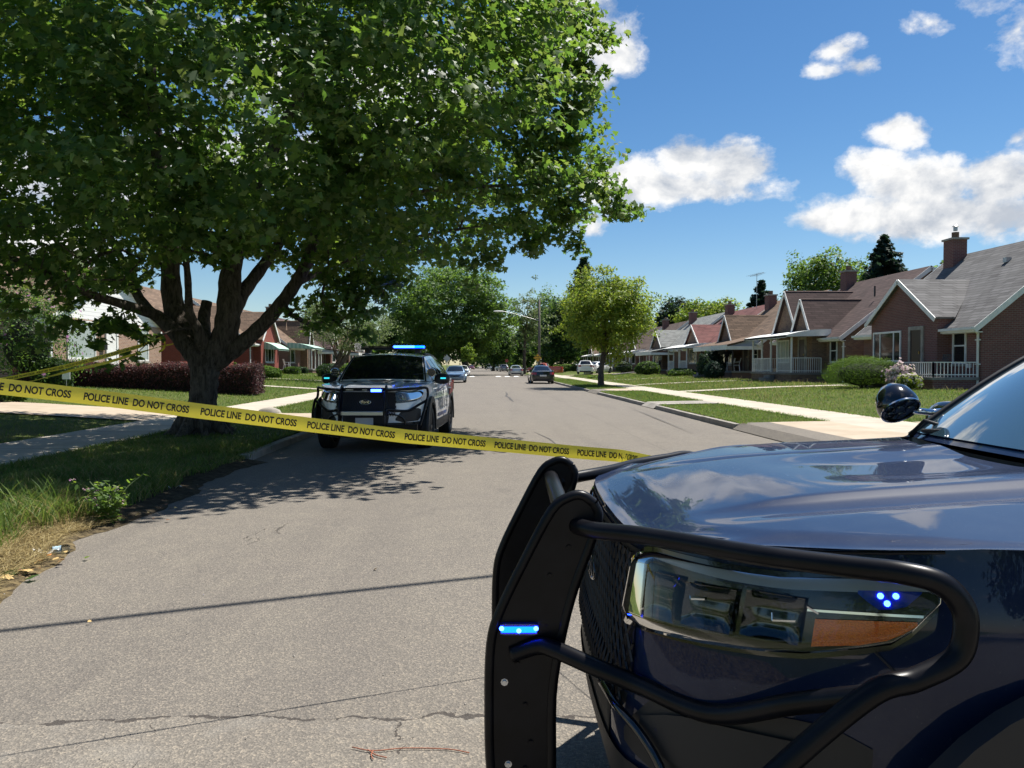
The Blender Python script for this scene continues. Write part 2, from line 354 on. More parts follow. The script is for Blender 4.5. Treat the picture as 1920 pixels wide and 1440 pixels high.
def leafmat(name, c, tr, gloss=.52):
    m = bpy.data.materials.new(name); m.use_nodes = True; t = NT(m.node_tree); t.n.clear()
    d = t.node('ShaderNodeBsdfPrincipled'); d.inputs['Roughness'].default_value = gloss; d.inputs['Specular IOR Level'].default_value = .22
    nz = t.noise(t.pos(), 2.2, 3, .6)
    t.put(d.inputs['Base Color'], t.mix(nz, tuple(q*.72 for q in c), tuple(min(1, q*1.28) for q in c)))
    tb = t.node('ShaderNodeBsdfTranslucent'); tb.inputs['Color'].default_value = (*tr, 1)
    a = t.node('ShaderNodeMixShader'); a.inputs[0].default_value = .42
    t.l.new(d.outputs[0], a.inputs[1]); t.l.new(tb.outputs[0], a.inputs[2])
    t.l.new(a.outputs[0], t.node('ShaderNodeOutputMaterial').inputs['Surface'])
    return m
L_MAP = [leafmat('maple_leaf_a', (.050, .100, .026), (.17, .32, .04)), leafmat('maple_leaf_b', (.078, .138, .034), (.25, .40, .045)), leafmat('maple_leaf_c', (.046, .092, .030), (.13, .25, .035)), leafmat('maple_leaf_pale', (.115, .165, .060), (.28, .38, .07))]
L_YEL = [leafmat('yellow_green_leaf_a', (.135, .195, .026), (.34, .46, .05)), leafmat('yellow_green_leaf_b', (.11, .17, .026), (.28, .40, .04)), leafmat('yellow_green_leaf_c', (.19, .215, .03), (.40, .46, .05))]
L_MID = [leafmat('mid_leaf_a', (.072, .132, .032), (.20, .34, .04)), leafmat('mid_leaf_b', (.090, .155, .038), (.25, .40, .05)), leafmat('mid_leaf_c', (.050, .096, .030), (.14, .25, .04))]
L_DRK = [leafmat('dark_leaf_a', (.022, .048, .020), (.05, .10, .02)), leafmat('dark_leaf_b', (.030, .060, .022), (.06, .12, .02))]
L_GRY = [leafmat('grey_green_leaf_a', (.085, .115, .055), (.16, .22, .07)), leafmat('grey_green_leaf_b', (.11, .145, .065), (.2, .27, .08))]
L_CON = [leafmat('conifer_a', (.020, .042, .030), (.02, .04, .02), .6), leafmat('conifer_b', (.030, .058, .042), (.03, .06, .03), .6)]
L_PUR = [leafmat('purple_leaf_a', (.060, .022, .026), (.14, .04, .04)), leafmat('purple_leaf_b', (.095, .045, .042), (.2, .07, .06)), leafmat('purple_leaf_c', (.035, .022, .018), (.08, .05, .03))]
L_YEW = [leafmat('yew_a', (.058, .115, .014), (.11, .20, .02), .7), leafmat('yew_b', (.090, .155, .020), (.16, .27, .03), .7)]
L_LIME = [leafmat('lime_a', (.12, .19, .025), (.25, .36, .04)), leafmat('lime_b', (.09, .15, .022), (.2, .3, .03))]
L_PINK = [leafmat('pink_bloom', (.60, .42, .44), (.6, .4, .42)), leafmat('pale_bloom', (.70, .60, .55), (.6, .5, .45))]
L_MAUVE = [leafmat('mauve_bloom', (.55, .25, .50), (.6, .3, .5))]
G_GRN = [leafmat('grass_blade_a', (.075, .135, .028), (.16, .27, .04), .5), leafmat('grass_blade_b', (.115, .165, .038), (.22, .30, .05), .5), leafmat('grass_blade_c', (.20, .19, .07), (.28, .26, .08), .6)]
G_DRY = [leafmat('straw_a', (.42, .33, .15), (.35, .27, .12), .6), leafmat('straw_b', (.52, .43, .22), (.4, .32, .15), .6), leafmat('straw_c', (.25, .19, .09), (.2, .15, .07), .6)]
def f_bark(t, b):
    v = t.vm('MULTIPLY', t.obj(), (1, 1, .22)); n = t.noise(v, 16, 7, .7, .6)
    t.put(b.inputs['Base Color'], t.mix(t.ramp(n, [(.36, (0, 0, 0)), (.62, (1, 1, 1))]), (.040, .032, .026), (.155, .130, .108)))
    t.put(b.inputs['Normal'], t.bump(n, 1.0, .05))
M_BARK = mat('bark', rough=.95, spec=.15, fn=f_bark)
M_BARKF = mat('bark_far', rough=.95, spec=.15, fn=mottled((.06, .05, .042), (.13, .11, .09), 5, .3, 20))

# ------------------------------------------------------------------ setting
GPROF = [(-120, .75), (-19, .70), (-16, .62), (-12, .42), (-8, .17), (-6.3, .15), (-3.72, .125), (-3.6, .125), (5.86, .125), (6.0, .13), (8, .16), (9.7, .19), (14, .40), (18, .50), (20, .53), (120, .60)]
def gz(x): return interp(x, GPROF)
def G(px, py, extra=0.0):                              # where a sight line meets the terrain
    r = ray(px, py); tt = 5.0
    for _ in range(60):
        p = Vector((0, 0, CAM_H))+r*tt; zz = gz(p.x)+extra if not (-3.6 < p.x < 5.86) else extra
        tt += (p.z-zz)/max(-r.z, .002)*.6
        tt = min(max(tt, 1), 900)
    p = Vector((0, 0, CAM_H))+r*tt; p.z = gz(p.x) if not (-3.6 < p.x < 5.86) else 0
    return p
XL, XR = -3.6, 5.85
def verge(y):                                           # how far the worn soil edge spills over the left of the road close by
    return XL + .10*math.sin(y*1.7)+.05*math.sin(y*4.3+1)+.07*noise.noise(Vector((y*2.7, 4, 0)))+.04*noise.noise(Vector((y*7.3, 8, 0))) + (.32*sstep(8.5, 4.0, y) if y < 8.5 else 0)
def ground_rows():
    rows = [-120, -60, -30, -15, -8, -4, -2, 0]+[k*.5 for k in range(1, 25)]+[13, 15, 18, 22, 27, 35, 50, 80, 140, 250, 420, 700, 1500]
    xs_l = [-600, -120, -60, -30, -22, -19, -17.5, -16, -14, -12, -10, -8, -7.2, -6.3, -5.6, -5.0, -4.6, -4.25, -3.95]
    xs_r = [6.0, 6.6, 7.3, 8, 8.8, 9.7, 11, 12.5, 14, 16, 18, 20, 22, 30, 60, 120, 600]
    P = []
    for y in rows:
        row = [(x, y, gz(x)+.025*noise.noise(Vector((x*.4, y*.4, 0)))*(1 if (x < -8.2 or x > 10) else .3)) for x in xs_l]
        if y < 11.6:
            e = verge(y); row += [(min(e-.25, -3.7), y, .085+.02*noise.noise(Vector((y*3, 1, 0)))), (e, y, -.004), (e+.12, y, -.06)]
        else: row += [(-3.76, y, .125), (-3.75, y, -.06), (-3.5, y, -.06)]
        row += [(1, y, -.06), (5.9, y, -.06), (5.99, y, -.06)]+[(x, y, gz(x)+.02*noise.noise(Vector((x*.4, y*.4, 0)))*(1 if x > 10 else .3)) for x in xs_r]
        P.append(row)
    return P
g = MB().grid(ground_rows(), flip=True).build('ground', M_LAWN, smooth=60); g['kind'] = 'structure'
rp = []
for y in [-120, -40, -10]+[k*.6 for k in range(-8, 40)]+[30, 45, 70, 110, 180, 320, 700]:
    rp.append([(x, y, .05*(1-((x-1.12)/4.8)**2)*.6) for x in [-3.64, -3.0, -2, -1, 0, 1.12, 2.2, 3.2, 4.2, 5.2, 5.88]])
tag(MB().grid(rp, flip=True).build('road', M_ASPH, smooth=60), kind='structure')
def strip(name, m, x0, x1, y0, y1, dz=.006, nx=2, step=3.0, jag=0.0):
    ny = max(2, int((y1-y0)/step)+1); P = []
    for i in range(ny):
        y = y0+(y1-y0)*i/(ny-1)
        a = x0+jag*noise.noise(Vector((x0, y*1.3, 3))); b_ = x1+jag*noise.noise(Vector((x1, y*1.3, 9)))
        P.append([(a+(b_-a)*k/(nx-1), y, gz(a+(b_-a)*k/(nx-1))+.012+dz) for k in range(nx)])
    o = MB().grid(P, flip=True).build(name, m); o['kind'] = 'structure'; return o
strip('sidewalk', M_WALK, -8.0, -6.3, -20, 420, .012, 2, .7, .05)
strip('sidewalk', M_WALK, 8.05, 9.65, -20, 420, .012, 2, .7, .06)
strip('driveway', M_DRIVE, -34, -8.0, 18.0, 21.2, .016, 14, 3)
def apron(x0, x1, y0, y1, m=None):
    sg = 1 if x1 > x0 else -1; P = []
    for k in range(9):
        y = y0+(y1-y0)*k/8; fl = .5*max(0, abs(k-4)-3)
        P.append([(x0-.06*sg, y, .018), (x0+.16*sg, y, .160), (x0+.8*sg, y, .172)]+[(x0+(x1-x0)*q, y, gz(x0+(x1-x0)*q)+.034) for q in (.5, .75, 1)])
    gm_ = MB().grid(P, flip=(sg > 0))
    if sg > 0 and not m: gm_.m = [1 if i % 5 < 2 else 0 for i in range(len(gm_.f))]
    o = gm_.build('driveway_apron', [m or M_DRIVE, M_ASPH]); o['kind'] = 'structure'
apron(-3.6, -6.3, 18.0, 21.0)
apron(5.85, 8.05, 12.45, 17.28)
strip('driveway', M_DRIVE, 9.65, 32, 12.9, 16.6, .016, 12, 3)
apron(5.85, 8.05, 25.42, 27.36, M_KERB)
strip('front_walk', M_WALK, 9.65, 17.6, 35.6, 36.8, .016, 6, .6)
for yw in (47.4, 60.5, 71.8, 84.5): strip('front_walk', M_WALK, 9.65, 17.6, yw, yw+1.1, .016, 6, .5)
for yw in (39.5, 52.5, 66.8, 79): strip('front_walk', M_WALK, -17.5, -8.0, yw, yw+1.1, .016, 6, .5)
strip('driveway', M_DRIVE, 9.65, 26, 88.0, 91.0, .016, 10, 1.5)
apron(5.85, 8.05, 38.22, 41.58)
def kerb(x0, x1, y0, y1, name='kerb'):
    mb = MB(); n = max(1, int((y1-y0)/2.4)); st = (y1-y0)/n
    for i in range(n):
        a = y0+i*st+.012; b_ = y0+(i+1)*st-.012; dx = rnd.uniform(-.012, .012); dz = rnd.uniform(-.012, .01)
        mb.box(x0+dx, a, -.03, x1+dx, b_, .128+dz)
    o = mb.build(name, M_KERB, bevel=.02); o['kind'] = 'structure'; return o
kerb(-3.75, -3.6, 11.8, 17.8); kerb(-3.75, -3.6, 21.2, 90); kerb(-3.75, -3.6, 94, 330)
kerb(5.85, 6.0, 17.3, 25.4); kerb(5.85, 6.0, 27.4, 38.2); kerb(5.85, 6.0, 41.6, 88); kerb(5.85, 6.0, 91, 330); kerb(5.85, 6.0, -10, 12.4)
tag(MB().grid([[(verge(y)-.55-.12*math.sin(y*2.3), y, .13), (verge(y)-.2, y, .075), (verge(y)+.10+.06*math.sin(y*5.1), y, .022), (verge(y)+.2+.10*noise.noise(Vector((0, y*2.2, 0))), y, .006)] for y in [k*.1 for k in range(-20, 118)]], flip=True).build('verge_soil', M_DIRT, smooth=True), kind='structure')
# speed hump with pale markings far down the road
hp = MB().grid([[(x, 92+k*.6, .012+.075*math.sin(math.pi*k/8)+.02) for x in (-3.3, 0, 2.2, 4, 5.6)] for k in range(9)], flip=True).build('speed_hump', M_ASPH, smooth=True); hp['kind'] = 'structure'
hm = MB()
for xx in (-1.6, 1.6, 2.7, 3.8):
    hm.quad((xx, 91.6, .045), (xx+.75, 91.6, .045), (xx+.55, 94.0, .106), (xx+.2, 94.0, .106))
tag(hm.build('road_markings', mat('road_paint', (.72, .71, .66), .8)), kind='structure')
# ------------------------------------------------------------------ vehicles
def f_navy(t, b):
    o = t.obj(); dust = t.ramp(t.noise(o, 9, 8, .72), [(.46, (0, 0, 0)), (.78, (1, 1, 1))]); sp = t.m('GREATER_THAN', t.noise(o, 130, 2, .5), .70)
    dd = t.m('MULTIPLY', t.m('ADD', t.m('MULTIPLY', dust, .16), t.m('MULTIPLY', sp, .30)), 1.0, clamp=True)
    t.put(b.inputs['Base Color'], t.mix(dd, (.0045, .0135, .044), (.060, .076, .10)))
    t.put(b.inputs['Coat Roughness'], t.m('ADD', .015, t.m('MULTIPLY', dust, .05)))
P_NAVY = mat('navy_paint', (.004, .008, .022), .5, .0, .66, spec=.10, fn=f_navy)
P_SILV = mat('white_silver_paint', (.80, .81, .80), .35, .0, 1.0)
P_BLUE = mat('steel_blue_paint', (.16, .25, .36), .3, .4, 1.0)
P_BLK = mat('black_paint', (.010, .012, .016), .3, .2, 1.0)
P_SLV = mat('silver_paint', (.46, .47, .46), .3, .5, 1.0)
P_WHT = mat('plain_white_paint', (.74, .74, .72), .35, 0, 1.0)
P_GRY = mat('grey_paint', (.22, .23, .25), .3, .4, 1.0)
P_RED = mat('maroon_paint', (.16, .012, .014), .3, .2, 1.0)
P_ORG = mat('orange_red_paint', (.42, .075, .03), .35, .1, 1.0)
M_CGLASS = mat('car_glass', (.006, .008, .010), .02, spec=.85)
M_WSHIELD = mat('windscreen', (.035, .070, .095), .015, spec=1.0, coat=1.0, coat_rough=.0)
M_TRIM = mat('black_trim', (.014, .014, .015), .55)
M_GLOSSB = mat('gloss_black', (.006, .006, .008), .12, coat=.6)
M_BAR = mat('black_powder_coat', rough=.34, spec=.22, fn=mottled((.003, .003, .004), (.007, .007, .009), 12))
M_RUBB = mat('tyre_rubber', (.012, .012, .012), .8)
M_RIM = mat('alloy_rim', (.42, .43, .44), .3, .9)
M_RIMB = mat('dark_rim', (.03, .03, .033), .4, .6)
M_CHROME = mat('chrome', (.75, .77, .80), .08, 1.0)
M_DKCHR = mat('dark_chrome', (.09, .095, .10), .10, 1.0)
M_SMOKE = mat('smoked_silver', (.24, .25, .27), .3, .9)
M_SATIN = mat('satin_silver', (.55, .57, .60), .28, .95)
def f_amber(t, b):
    v = t.node('ShaderNodeTexVoronoi'); t.put(v.inputs['Vector'], t.obj()); v.inputs['Scale'].default_value = 260
    t.put(b.inputs['Base Color'], t.mix(v.outputs['Distance'], (.95, .20, .006), (.70, .11, .003))); t.put(b.inputs['Normal'], t.bump(v.outputs['Distance'], .8, .003))
M_AMBER = mat('amber_reflector', (.85, .15, .004), .25, coat=1.0, fn=f_amber)
M_TAIL = mat('tail_lamp_red', (.30, .01, .012), .15, coat=1.0)
M_LAMP = mat('clear_lamp', (.55, .58, .60), .12, .6, coat=1.0)
M_LIT = mat('lit_headlamp', (1, 1, 1), .3, emit=(.93, .97, 1), estr=9)
M_LEDB = mat('blue_led', (.02, .1, .9), .3, emit=(.0, .022, 1.0), estr=14)
M_LEDC = mat('bright_blue_led', (.2, .5, 1), .3, emit=(.028, .09, 1.0), estr=10)
M_LEDT = mat('teal_led', (.1, .6, .7), .3, emit=(.02, .42, .50), estr=1.1)
M_BLENS = mat('blue_lens', (.0, .02, .25), .1, coat=1.0)
M_PLATE = mat('licence_plate', (.70, .70, .68), .5)
M_LETK = mat('black_lettering', (.012, .012, .014), .5)
M_LETB = mat('blue_stripe', (.02, .06, .20), .4)
M_LETR = mat('red_mark', (.35, .03, .04), .4)
M_LETG = mat('grey_lettering', (.16, .17, .19), .4)
def f_lens(name, tint, refl):
    m = bpy.data.materials.new(name); m.use_nodes = True; t = NT(m.node_tree); t.n.clear()
    tr = t.node('ShaderNodeBsdfTransparent'); tr.inputs[0].default_value = (*tint, 1); gl = t.node('ShaderNodeBsdfGlossy'); gl.inputs['Roughness'].default_value = .01
    fr = t.node('ShaderNodeFresnel'); fr.inputs[0].default_value = refl; mx = t.node('ShaderNodeMixShader')
    t.l.new(fr.outputs[0], mx.inputs[0]); t.l.new(tr.outputs[0], mx.inputs[1]); t.l.new(gl.outputs[0], mx.inputs[2])
    t.l.new(mx.outputs[0], t.node('ShaderNodeOutputMaterial').inputs['Surface']); return m
M_LENS = f_lens('headlamp_lens', (.86, .88, .88), 1.40)

def wheel(name, parent, c, R, W, side, rim_mat, spokes=8):
    o = bpy.data.objects.new(name, None); C.objects.link(o); o.parent = parent; o.location = c; o.empty_display_size = .1
    h = W/2; r = R*.70
    ty = MB().lathe([(r*.97, -h*.8), (r*1.03, -h*.95), (R*.9, -h), (R*.98, -h*.86), (R, -h*.6), (R*.992, -h*.55), (R*.992, -h*.5), (R, -h*.45), (R, -h*.05), (R*.99, 0), (R, h*.05), (R, h*.45), (R*.992, h*.5), (R*.992, h*.55), (R, h*.6), (R*.98, h*.86), (R*.9, h), (r*1.03, h*.95), (r*.97, h*.8), (r*.97, -h*.8)], 32, 'y')
    ty.build('tyre', M_RUBB, o, smooth=40)
    rm = MB().lathe([(r*.97, side*h*.82), (r*.9, side*h*.75), (r*.86, side*h*.4), (r*.4, side*h*.35), (.001, side*h*.38)], 32, 'y', mi=1)
    for k in range(spokes):
        a = 2*math.pi*k/spokes
        rm.bar((math.cos(a)*r*.12, side*h*.62, math.sin(a)*r*.12), (math.cos(a)*r*.93, side*h*.72, math.sin(a)*r*.93), r*.2, h*.16, 0, up=(0, 1, 0))
    rm.lathe([(r*.97, side*h*.85), (r*.93, side*h*.9), (r*.88, side*h*.8)], 32, 'y'); rm.lathe([(r*.24, side*h*.5), (r*.24, side*h*.8), (r*.18, side*h*.88), (.001, side*h*.88)], 16, 'y')
    rm.build('rim', [rim_mat, M_TRIM], o, smooth=40, fix=True)
    return o

def catmull(pts, n):
    pts = [Vector(p) for p in pts]; q = [2*pts[0]-pts[1]]+pts+[2*pts[-1]-pts[-2]]; out = []
    for i in range(1, len(q)-2):
        for k in range(n):
            t_ = k/n; a, b_, c_, d_ = q[i-1], q[i], q[i+1], q[i+2]
            out.append(.5*((2*b_)+(c_-a)*t_+(2*a-5*b_+4*c_-d_)*t_*t_+(3*b_-a-3*c_+d_)*t_**3))
    out.append(pts[-1]); return out

class Car:
    """local frame: x forward, y left, z up; nose centre at x = 0"""
    def __init__(s, **k): s.__dict__.update(k)
    def sx(s, y): return interp(abs(y), s.plan)
    def nz(s, y, z):
        n = interp(z, s.nose)
        return n*(.30+.70*sstep(.46, .80, abs(y)/s.hw)) if z > .72 and hasattr(s, 'arch_mat') else n
    def S(s, y, z, off=0.0):
        def raw(yy, zz):
            k = 1-min(1, abs(yy)/s.hw)**6
            return Vector((-s.sx(yy)+s.nz(yy, zz)*k, yy*(1+(interp(zz, s.side))*min(1, abs(yy)/s.hw)), zz))
        p = raw(y, z)
        if off:
            sg = 1 if y >= 0 else -1; e = .012
            y2 = min(s.hw, abs(y)+e)*sg; y1 = (abs(y)-e)*sg if abs(y) > e else y-e*sg
            n = (raw(y2, z)-raw(y1, z)).cross(raw(y, z+.01)-raw(y, z-.01))*sg
            if n.length > 1e-9:
                n.normalize()
                if n.x < 0 and n.dot(Vector((1, sg*.2, 0))) < 0: n = -n
                p = p+n*off
        return p
    def wt(s, x): return interp(-x, s.crest)                 # height of the shoulder crease along the car
    def outline(s, n_side=70):
        pts = []
        ys = [0]+[s.hw*q for q in (.1, .2, .3, .4, .47, .52, .57, .62, .66, .70, .74, .78, .82, .855, .885, .91, .93, .95, .965, .98, .992)]
        for y in ys: pts.append((-s.sx(y), y))
        x0 = -s.plan[-1][1]; xe = -s.L+s.rear[-1][1]
        for k in range(n_side+1): pts.append((x0+(xe-x0)*k/n_side, s.hw))
        for y in [s.hw*q for q in (.985, .96, .92, .86, .78, .65, .5, .3, .1, 0)]: pts.append((-s.L+interp(y, s.rear), y))
        return pts
    def body(s, root, paint, levels=26, n_side=70):
        ol = s.outline(n_side); mb = MB()
        for sg in (1, -1):
            P = []
            for (x, y) in ol:
                row = []; top = s.wt(x)
                for k in range(levels+1):
                    zz = s.zb+(top-s.zb)*k/levels
                    kk = 1-min(1, abs(y)/s.hw)**6
                    dx = s.nz(y, zz)*kk if x > -s.L*.5 else -interp(zz, s.tail)*kk
                    row.append((x+dx, sg*y*(1+interp(zz, s.side)*min(1, y/s.hw)), zz))
                P.append(row)
            def skip(i, j):
                x = sum(P[a][b_][0] for a in (i, i+1) for b_ in (j, j+1))/4; z_ = P[i][j][2]*.5+P[i][j+1][2]*.5; y = abs(P[i][j][1])
                return y > s.hw*.8 and any((x-ax)**2+(z_-s.R)**2 < (s.R*1.20)**2 for ax in s.axles)
            mb.grid(P, flip=(sg > 0), skip=skip)
        b = mb.build('body', paint, root, smooth=38)
        # wheel housings, arch lips and the underside
        for ax in s.axles:
            for sg in (1, -1):
                ar = MB(); ra, rb_ = s.R*1.17, s.R*(1.45 if hasattr(s, 'arch_mat') else 1.28); Pn = []
                for k in range(25):
                    a = math.radians(-8)+math.radians(196)*k/24
                    ca, sa = math.cos(a), math.sin(a)
                    Pn.append([(ax+ra*ca, sg*(s.hw-.16), s.R+ra*sa), (ax+ra*ca, sg*(s.hw+.008), s.R+ra*sa), (ax+rb_*ca, sg*(s.hw+.006), s.R+rb_*sa), (ax+(rb_+.01)*ca, sg*(s.hw-.03), s.R+(rb_+.01)*sa)])
                ar.grid(Pn, flip=(sg < 0)).build('wheel_arch', s.arch_mat if hasattr(s, 'arch_mat') else paint, root, smooth=50)
        un = MB().box(-s.L+.2, -s.hw+.2, s.zb+.02, -.25, s.hw-.2, s.zb+.25)
        for ax in s.axles: un.box(ax-s.R*1.12, -s.hw+.15, s.R*1.02, ax+s.R*.80, s.hw-.15, s.R*2.0 if s.R*2.0 < s.wt(ax)-.1 else s.wt(ax)-.1)
        un.build('underbody', M_TRIM, root)
        return b
    def deck(s, root, name, paint, x_of_front, x_of_back, H, ny=49, nx=40, ym=None):
        ym = ym or s.hw*.985; P = []
        for j in range(ny):
            y = -ym+2*ym*j/(ny-1); a, b_ = x_of_front(y), x_of_back(y); row = []
            for i in range(nx+1):
                q = i/nx; q = q**1.4; x = a+(b_-a)*q
                row.append((x, y, H(x, y)))
            P.append(row)
        return MB().grid(P, flip=False).build(name, paint, root, smooth=50, fix=False)
    # greenhouse ------------------------------------------------------
    def W(s, a, b, off=0.0):                                   # windscreen: a up, b across (-1..1)
        def raw(a, b):
            x0 = s.ws0[0]-s.ws_bow*b*b; x1 = s.ws1[0]-s.ws_bow*.75*b*b
            z0 = s.ws0[1]+(s.wt(x0)-s.ws0[1])*b*b*.6; z1 = s.ws1[1]-.05*b*b
            return Vector((x0+(x1-x0)*a, b*(s.yb+(s.yr-s.yb)*a), z0+(z1-z0)*a+.03*math.sin(math.pi*a)))
        p = raw(a, b)
        if off:
            n = (raw(min(1, a+.01), b)-raw(max(0, a-.01), b)).cross(raw(a, b+.01)-raw(a, b-.01)); n.normalize(); n = n if n.x > 0 else -n; p = p+n*off
        return p
    def RG(s, a, b, off=0.0):
        x0 = s.rw0[0]+s.rw_bow*b*b; x1 = s.rw1[0]+s.rw_bow*.7*b*b; z0 = s.rw0[1]; z1 = s.rw1[1]-.04*b*b
        n = Vector((z1-z0, 0, x0-x1)); n = Vector((-(z1-z0), 0, (x1-x0))).normalized(); n = n if n.x < 0 else -n
        return Vector((x0+(x1-x0)*a, b*(s.yb2+(s.yr2-s.yb2)*a), z0+(z1-z0)*a))+n*off
    def RF(s, a, b):                                            # roof: a front to back
        p, q = s.W(1, b), s.RG(1, b); m = p.lerp(q, a); m.z += s.arch*math.sin(math.pi*min(1, max(0, a)))*(1-.25*b*b); return m
    def rail(s, sg):
        pts = [s.W(k/10, sg) for k in range(10)]+[s.RF(k/12, sg) for k in range(12)]+[s.RG(1-k/8, sg) for k in range(9)]
        return pts
    def belt_y(s, x): return interp(-x, s.beltw)
    def side_pt(s, sg, x, tt, off=0.0):
        rl = s._rails.setdefault(sg, sorted(s.rail(sg), key=lambda p: p.x)); xs_ = [p.x for p in rl]
        yr = float(np.interp(x, xs_, [p.y for p in rl])); zr = float(np.interp(x, xs_, [p.z for p in rl]))
        zb = s.wt(x); yb = sg*s.belt_y(x); zb = min(zb, zr)
        return Vector((x, yb+(yr-yb)*tt+sg*(off+.02*math.sin(math.pi*tt)), zb+(zr-zb)*tt))
    def cabin(s, root, paint, windows, roof_mat=None, ws_mat=None, glass=None):
        s._rails = {}; glass = glass or M_CGLASS
        mb = MB(); B = [-1+2*k/20 for k in range(21)]
        mb.grid([[s.W(a/8, b) for b in B] for a in range(9)])
        mb.grid([[s.RF(a/14, b) for b in B] for a in range(15)])
        mb.grid([[s.RG(1-a/8, b) for b in B] for a in range(9)])
        for sg in (1, -1):
            xs_ = sorted({round(p.x, 4) for p in s.rail(sg)})
            mb.grid([[s.side_pt(sg, x, k/6) for k in range(7)] for x in xs_], flip=(sg > 0))
        mb.build('cabin', paint, root, smooth=35, fix=False)
        MB().grid([[s.W(a, b, .006) for b in [-.95+1.9*k/20 for k in range(21)]] for a in [.03+.93*k/10 for k in range(11)]]).build('windscreen', ws_mat or glass, root, smooth=True)
        MB().grid([[s.RG(a, b, .006) for b in [-.86+1.72*k/14 for k in range(15)]] for a in [.93-.83*k/8 for k in range(9)]]).build('rear_window', glass, root, smooth=True)
        for sg in (1, -1):
            for (xa, xb) in windows:
                n = max(4, int(abs(xb-xa)/.08)); P = []
                for k in range(n+1):
                    x = xa+(xb-xa)*k/n; full = s.side_pt(sg, x, 1).z-s.side_pt(sg, x, 0).z
                    lo = min(.9, .03/max(full, .05)); hi = max(lo+.01, 1-.055/max(full, .06))
                    P.append([s.side_pt(sg, x, lo+(hi-lo)*q/4, .006) for q in range(5)])
                MB().grid(P, flip=(sg < 0)).build('side_window', glass, root, smooth=True)
    def patch(s, name, mats, root, sg, ys, top, bot, off=.006, n=5, smooth=True, th=0.0, parent=None, lean=0.0):
        P = []
        for y in ys:
            a, b_ = interp(y, bot), interp(y, top)
            col = [s.S(sg*y, a+(b_-a)*k/n, off+lean*(.96-(a+(b_-a)*k/n))) for k in range(n+1)]
            if th: col = [s.S(sg*y, a-th*.3, 0)]+col+[s.S(sg*y, b_+th*.3, 0)]
            P.append(col)
        if th: P = [[s.S(sg*(ys[0]-th*.3), p.z, 0) for p in P[0]]]+P+[[s.S(sg*min(s.hw*.99, ys[-1]+th*.3), p.z, 0) for p in P[-1]]]
        return MB().grid(P, flip=(sg < 0)).build(name, mats, parent or root, smooth=smooth)

def lin(a, b, n): return [a+(b-a)*k/n for k in range(n+1)]

# ---- police utility vehicle (both police cars are this model)
EXP = dict(L=5.05, hw=1.0, R=.382, zb=.27, axles=(-.93, -3.955),
  plan=[(0,0),(.25,.004),(.37,.010),(.46,.022),(.53,.045),(.60,.095),(.65,.14),(.70,.205),(.75,.275),(.80,.35),(.85,.44),(.90,.55),(.95,.72),(.985,.95),(1.0,1.25)],
  rear=[(0,0),(.5,.02),(.78,.08),(.9,.17),(.96,.30),(1.0,.55)],
  nose=[(.25,-.10),(.34,-.02),(.48,.02),(.62,.025),(.72,.016),(.8,.002),(.9,-.018),(1.0,-.042),(1.06,-.062),(1.12,-.09)], tail=[(.25,-.08),(.45,0),(.7,0),(.9,-.05),(1.2,-.14)],
  side=[(.25,-.06),(.45,-.012),(.6,0),(.75,.002),(.88,-.006),(1.0,-.022),(1.1,-.042),(1.15,-.052),(1.25,-.065)],
  crest=[(0,1.072),(.03,1.078),(.10,1.098),(.15,1.105),(.2,1.102),(.35,1.118),(.6,1.146),(.8,1.155),(1.2,1.172),(1.6,1.195),(2.2,1.205),(4.0,1.22),(5.05,1.19)],
  ws0=(-1.25, 1.222), ws1=(-1.93, 1.700), ws_bow=.16, yb=.82, yr=.68, rw0=(-4.98, 1.20), rw1=(-4.62, 1.68), rw_bow=.10, yb2=.80, yr2=.60, arch=.055,
  beltw=[(1.2,.90),(1.5,.905),(2.0,.945),(3.2,.955),(4.2,.935),(4.7,.87),(5.05,.80)], arch_mat=M_TRIM)
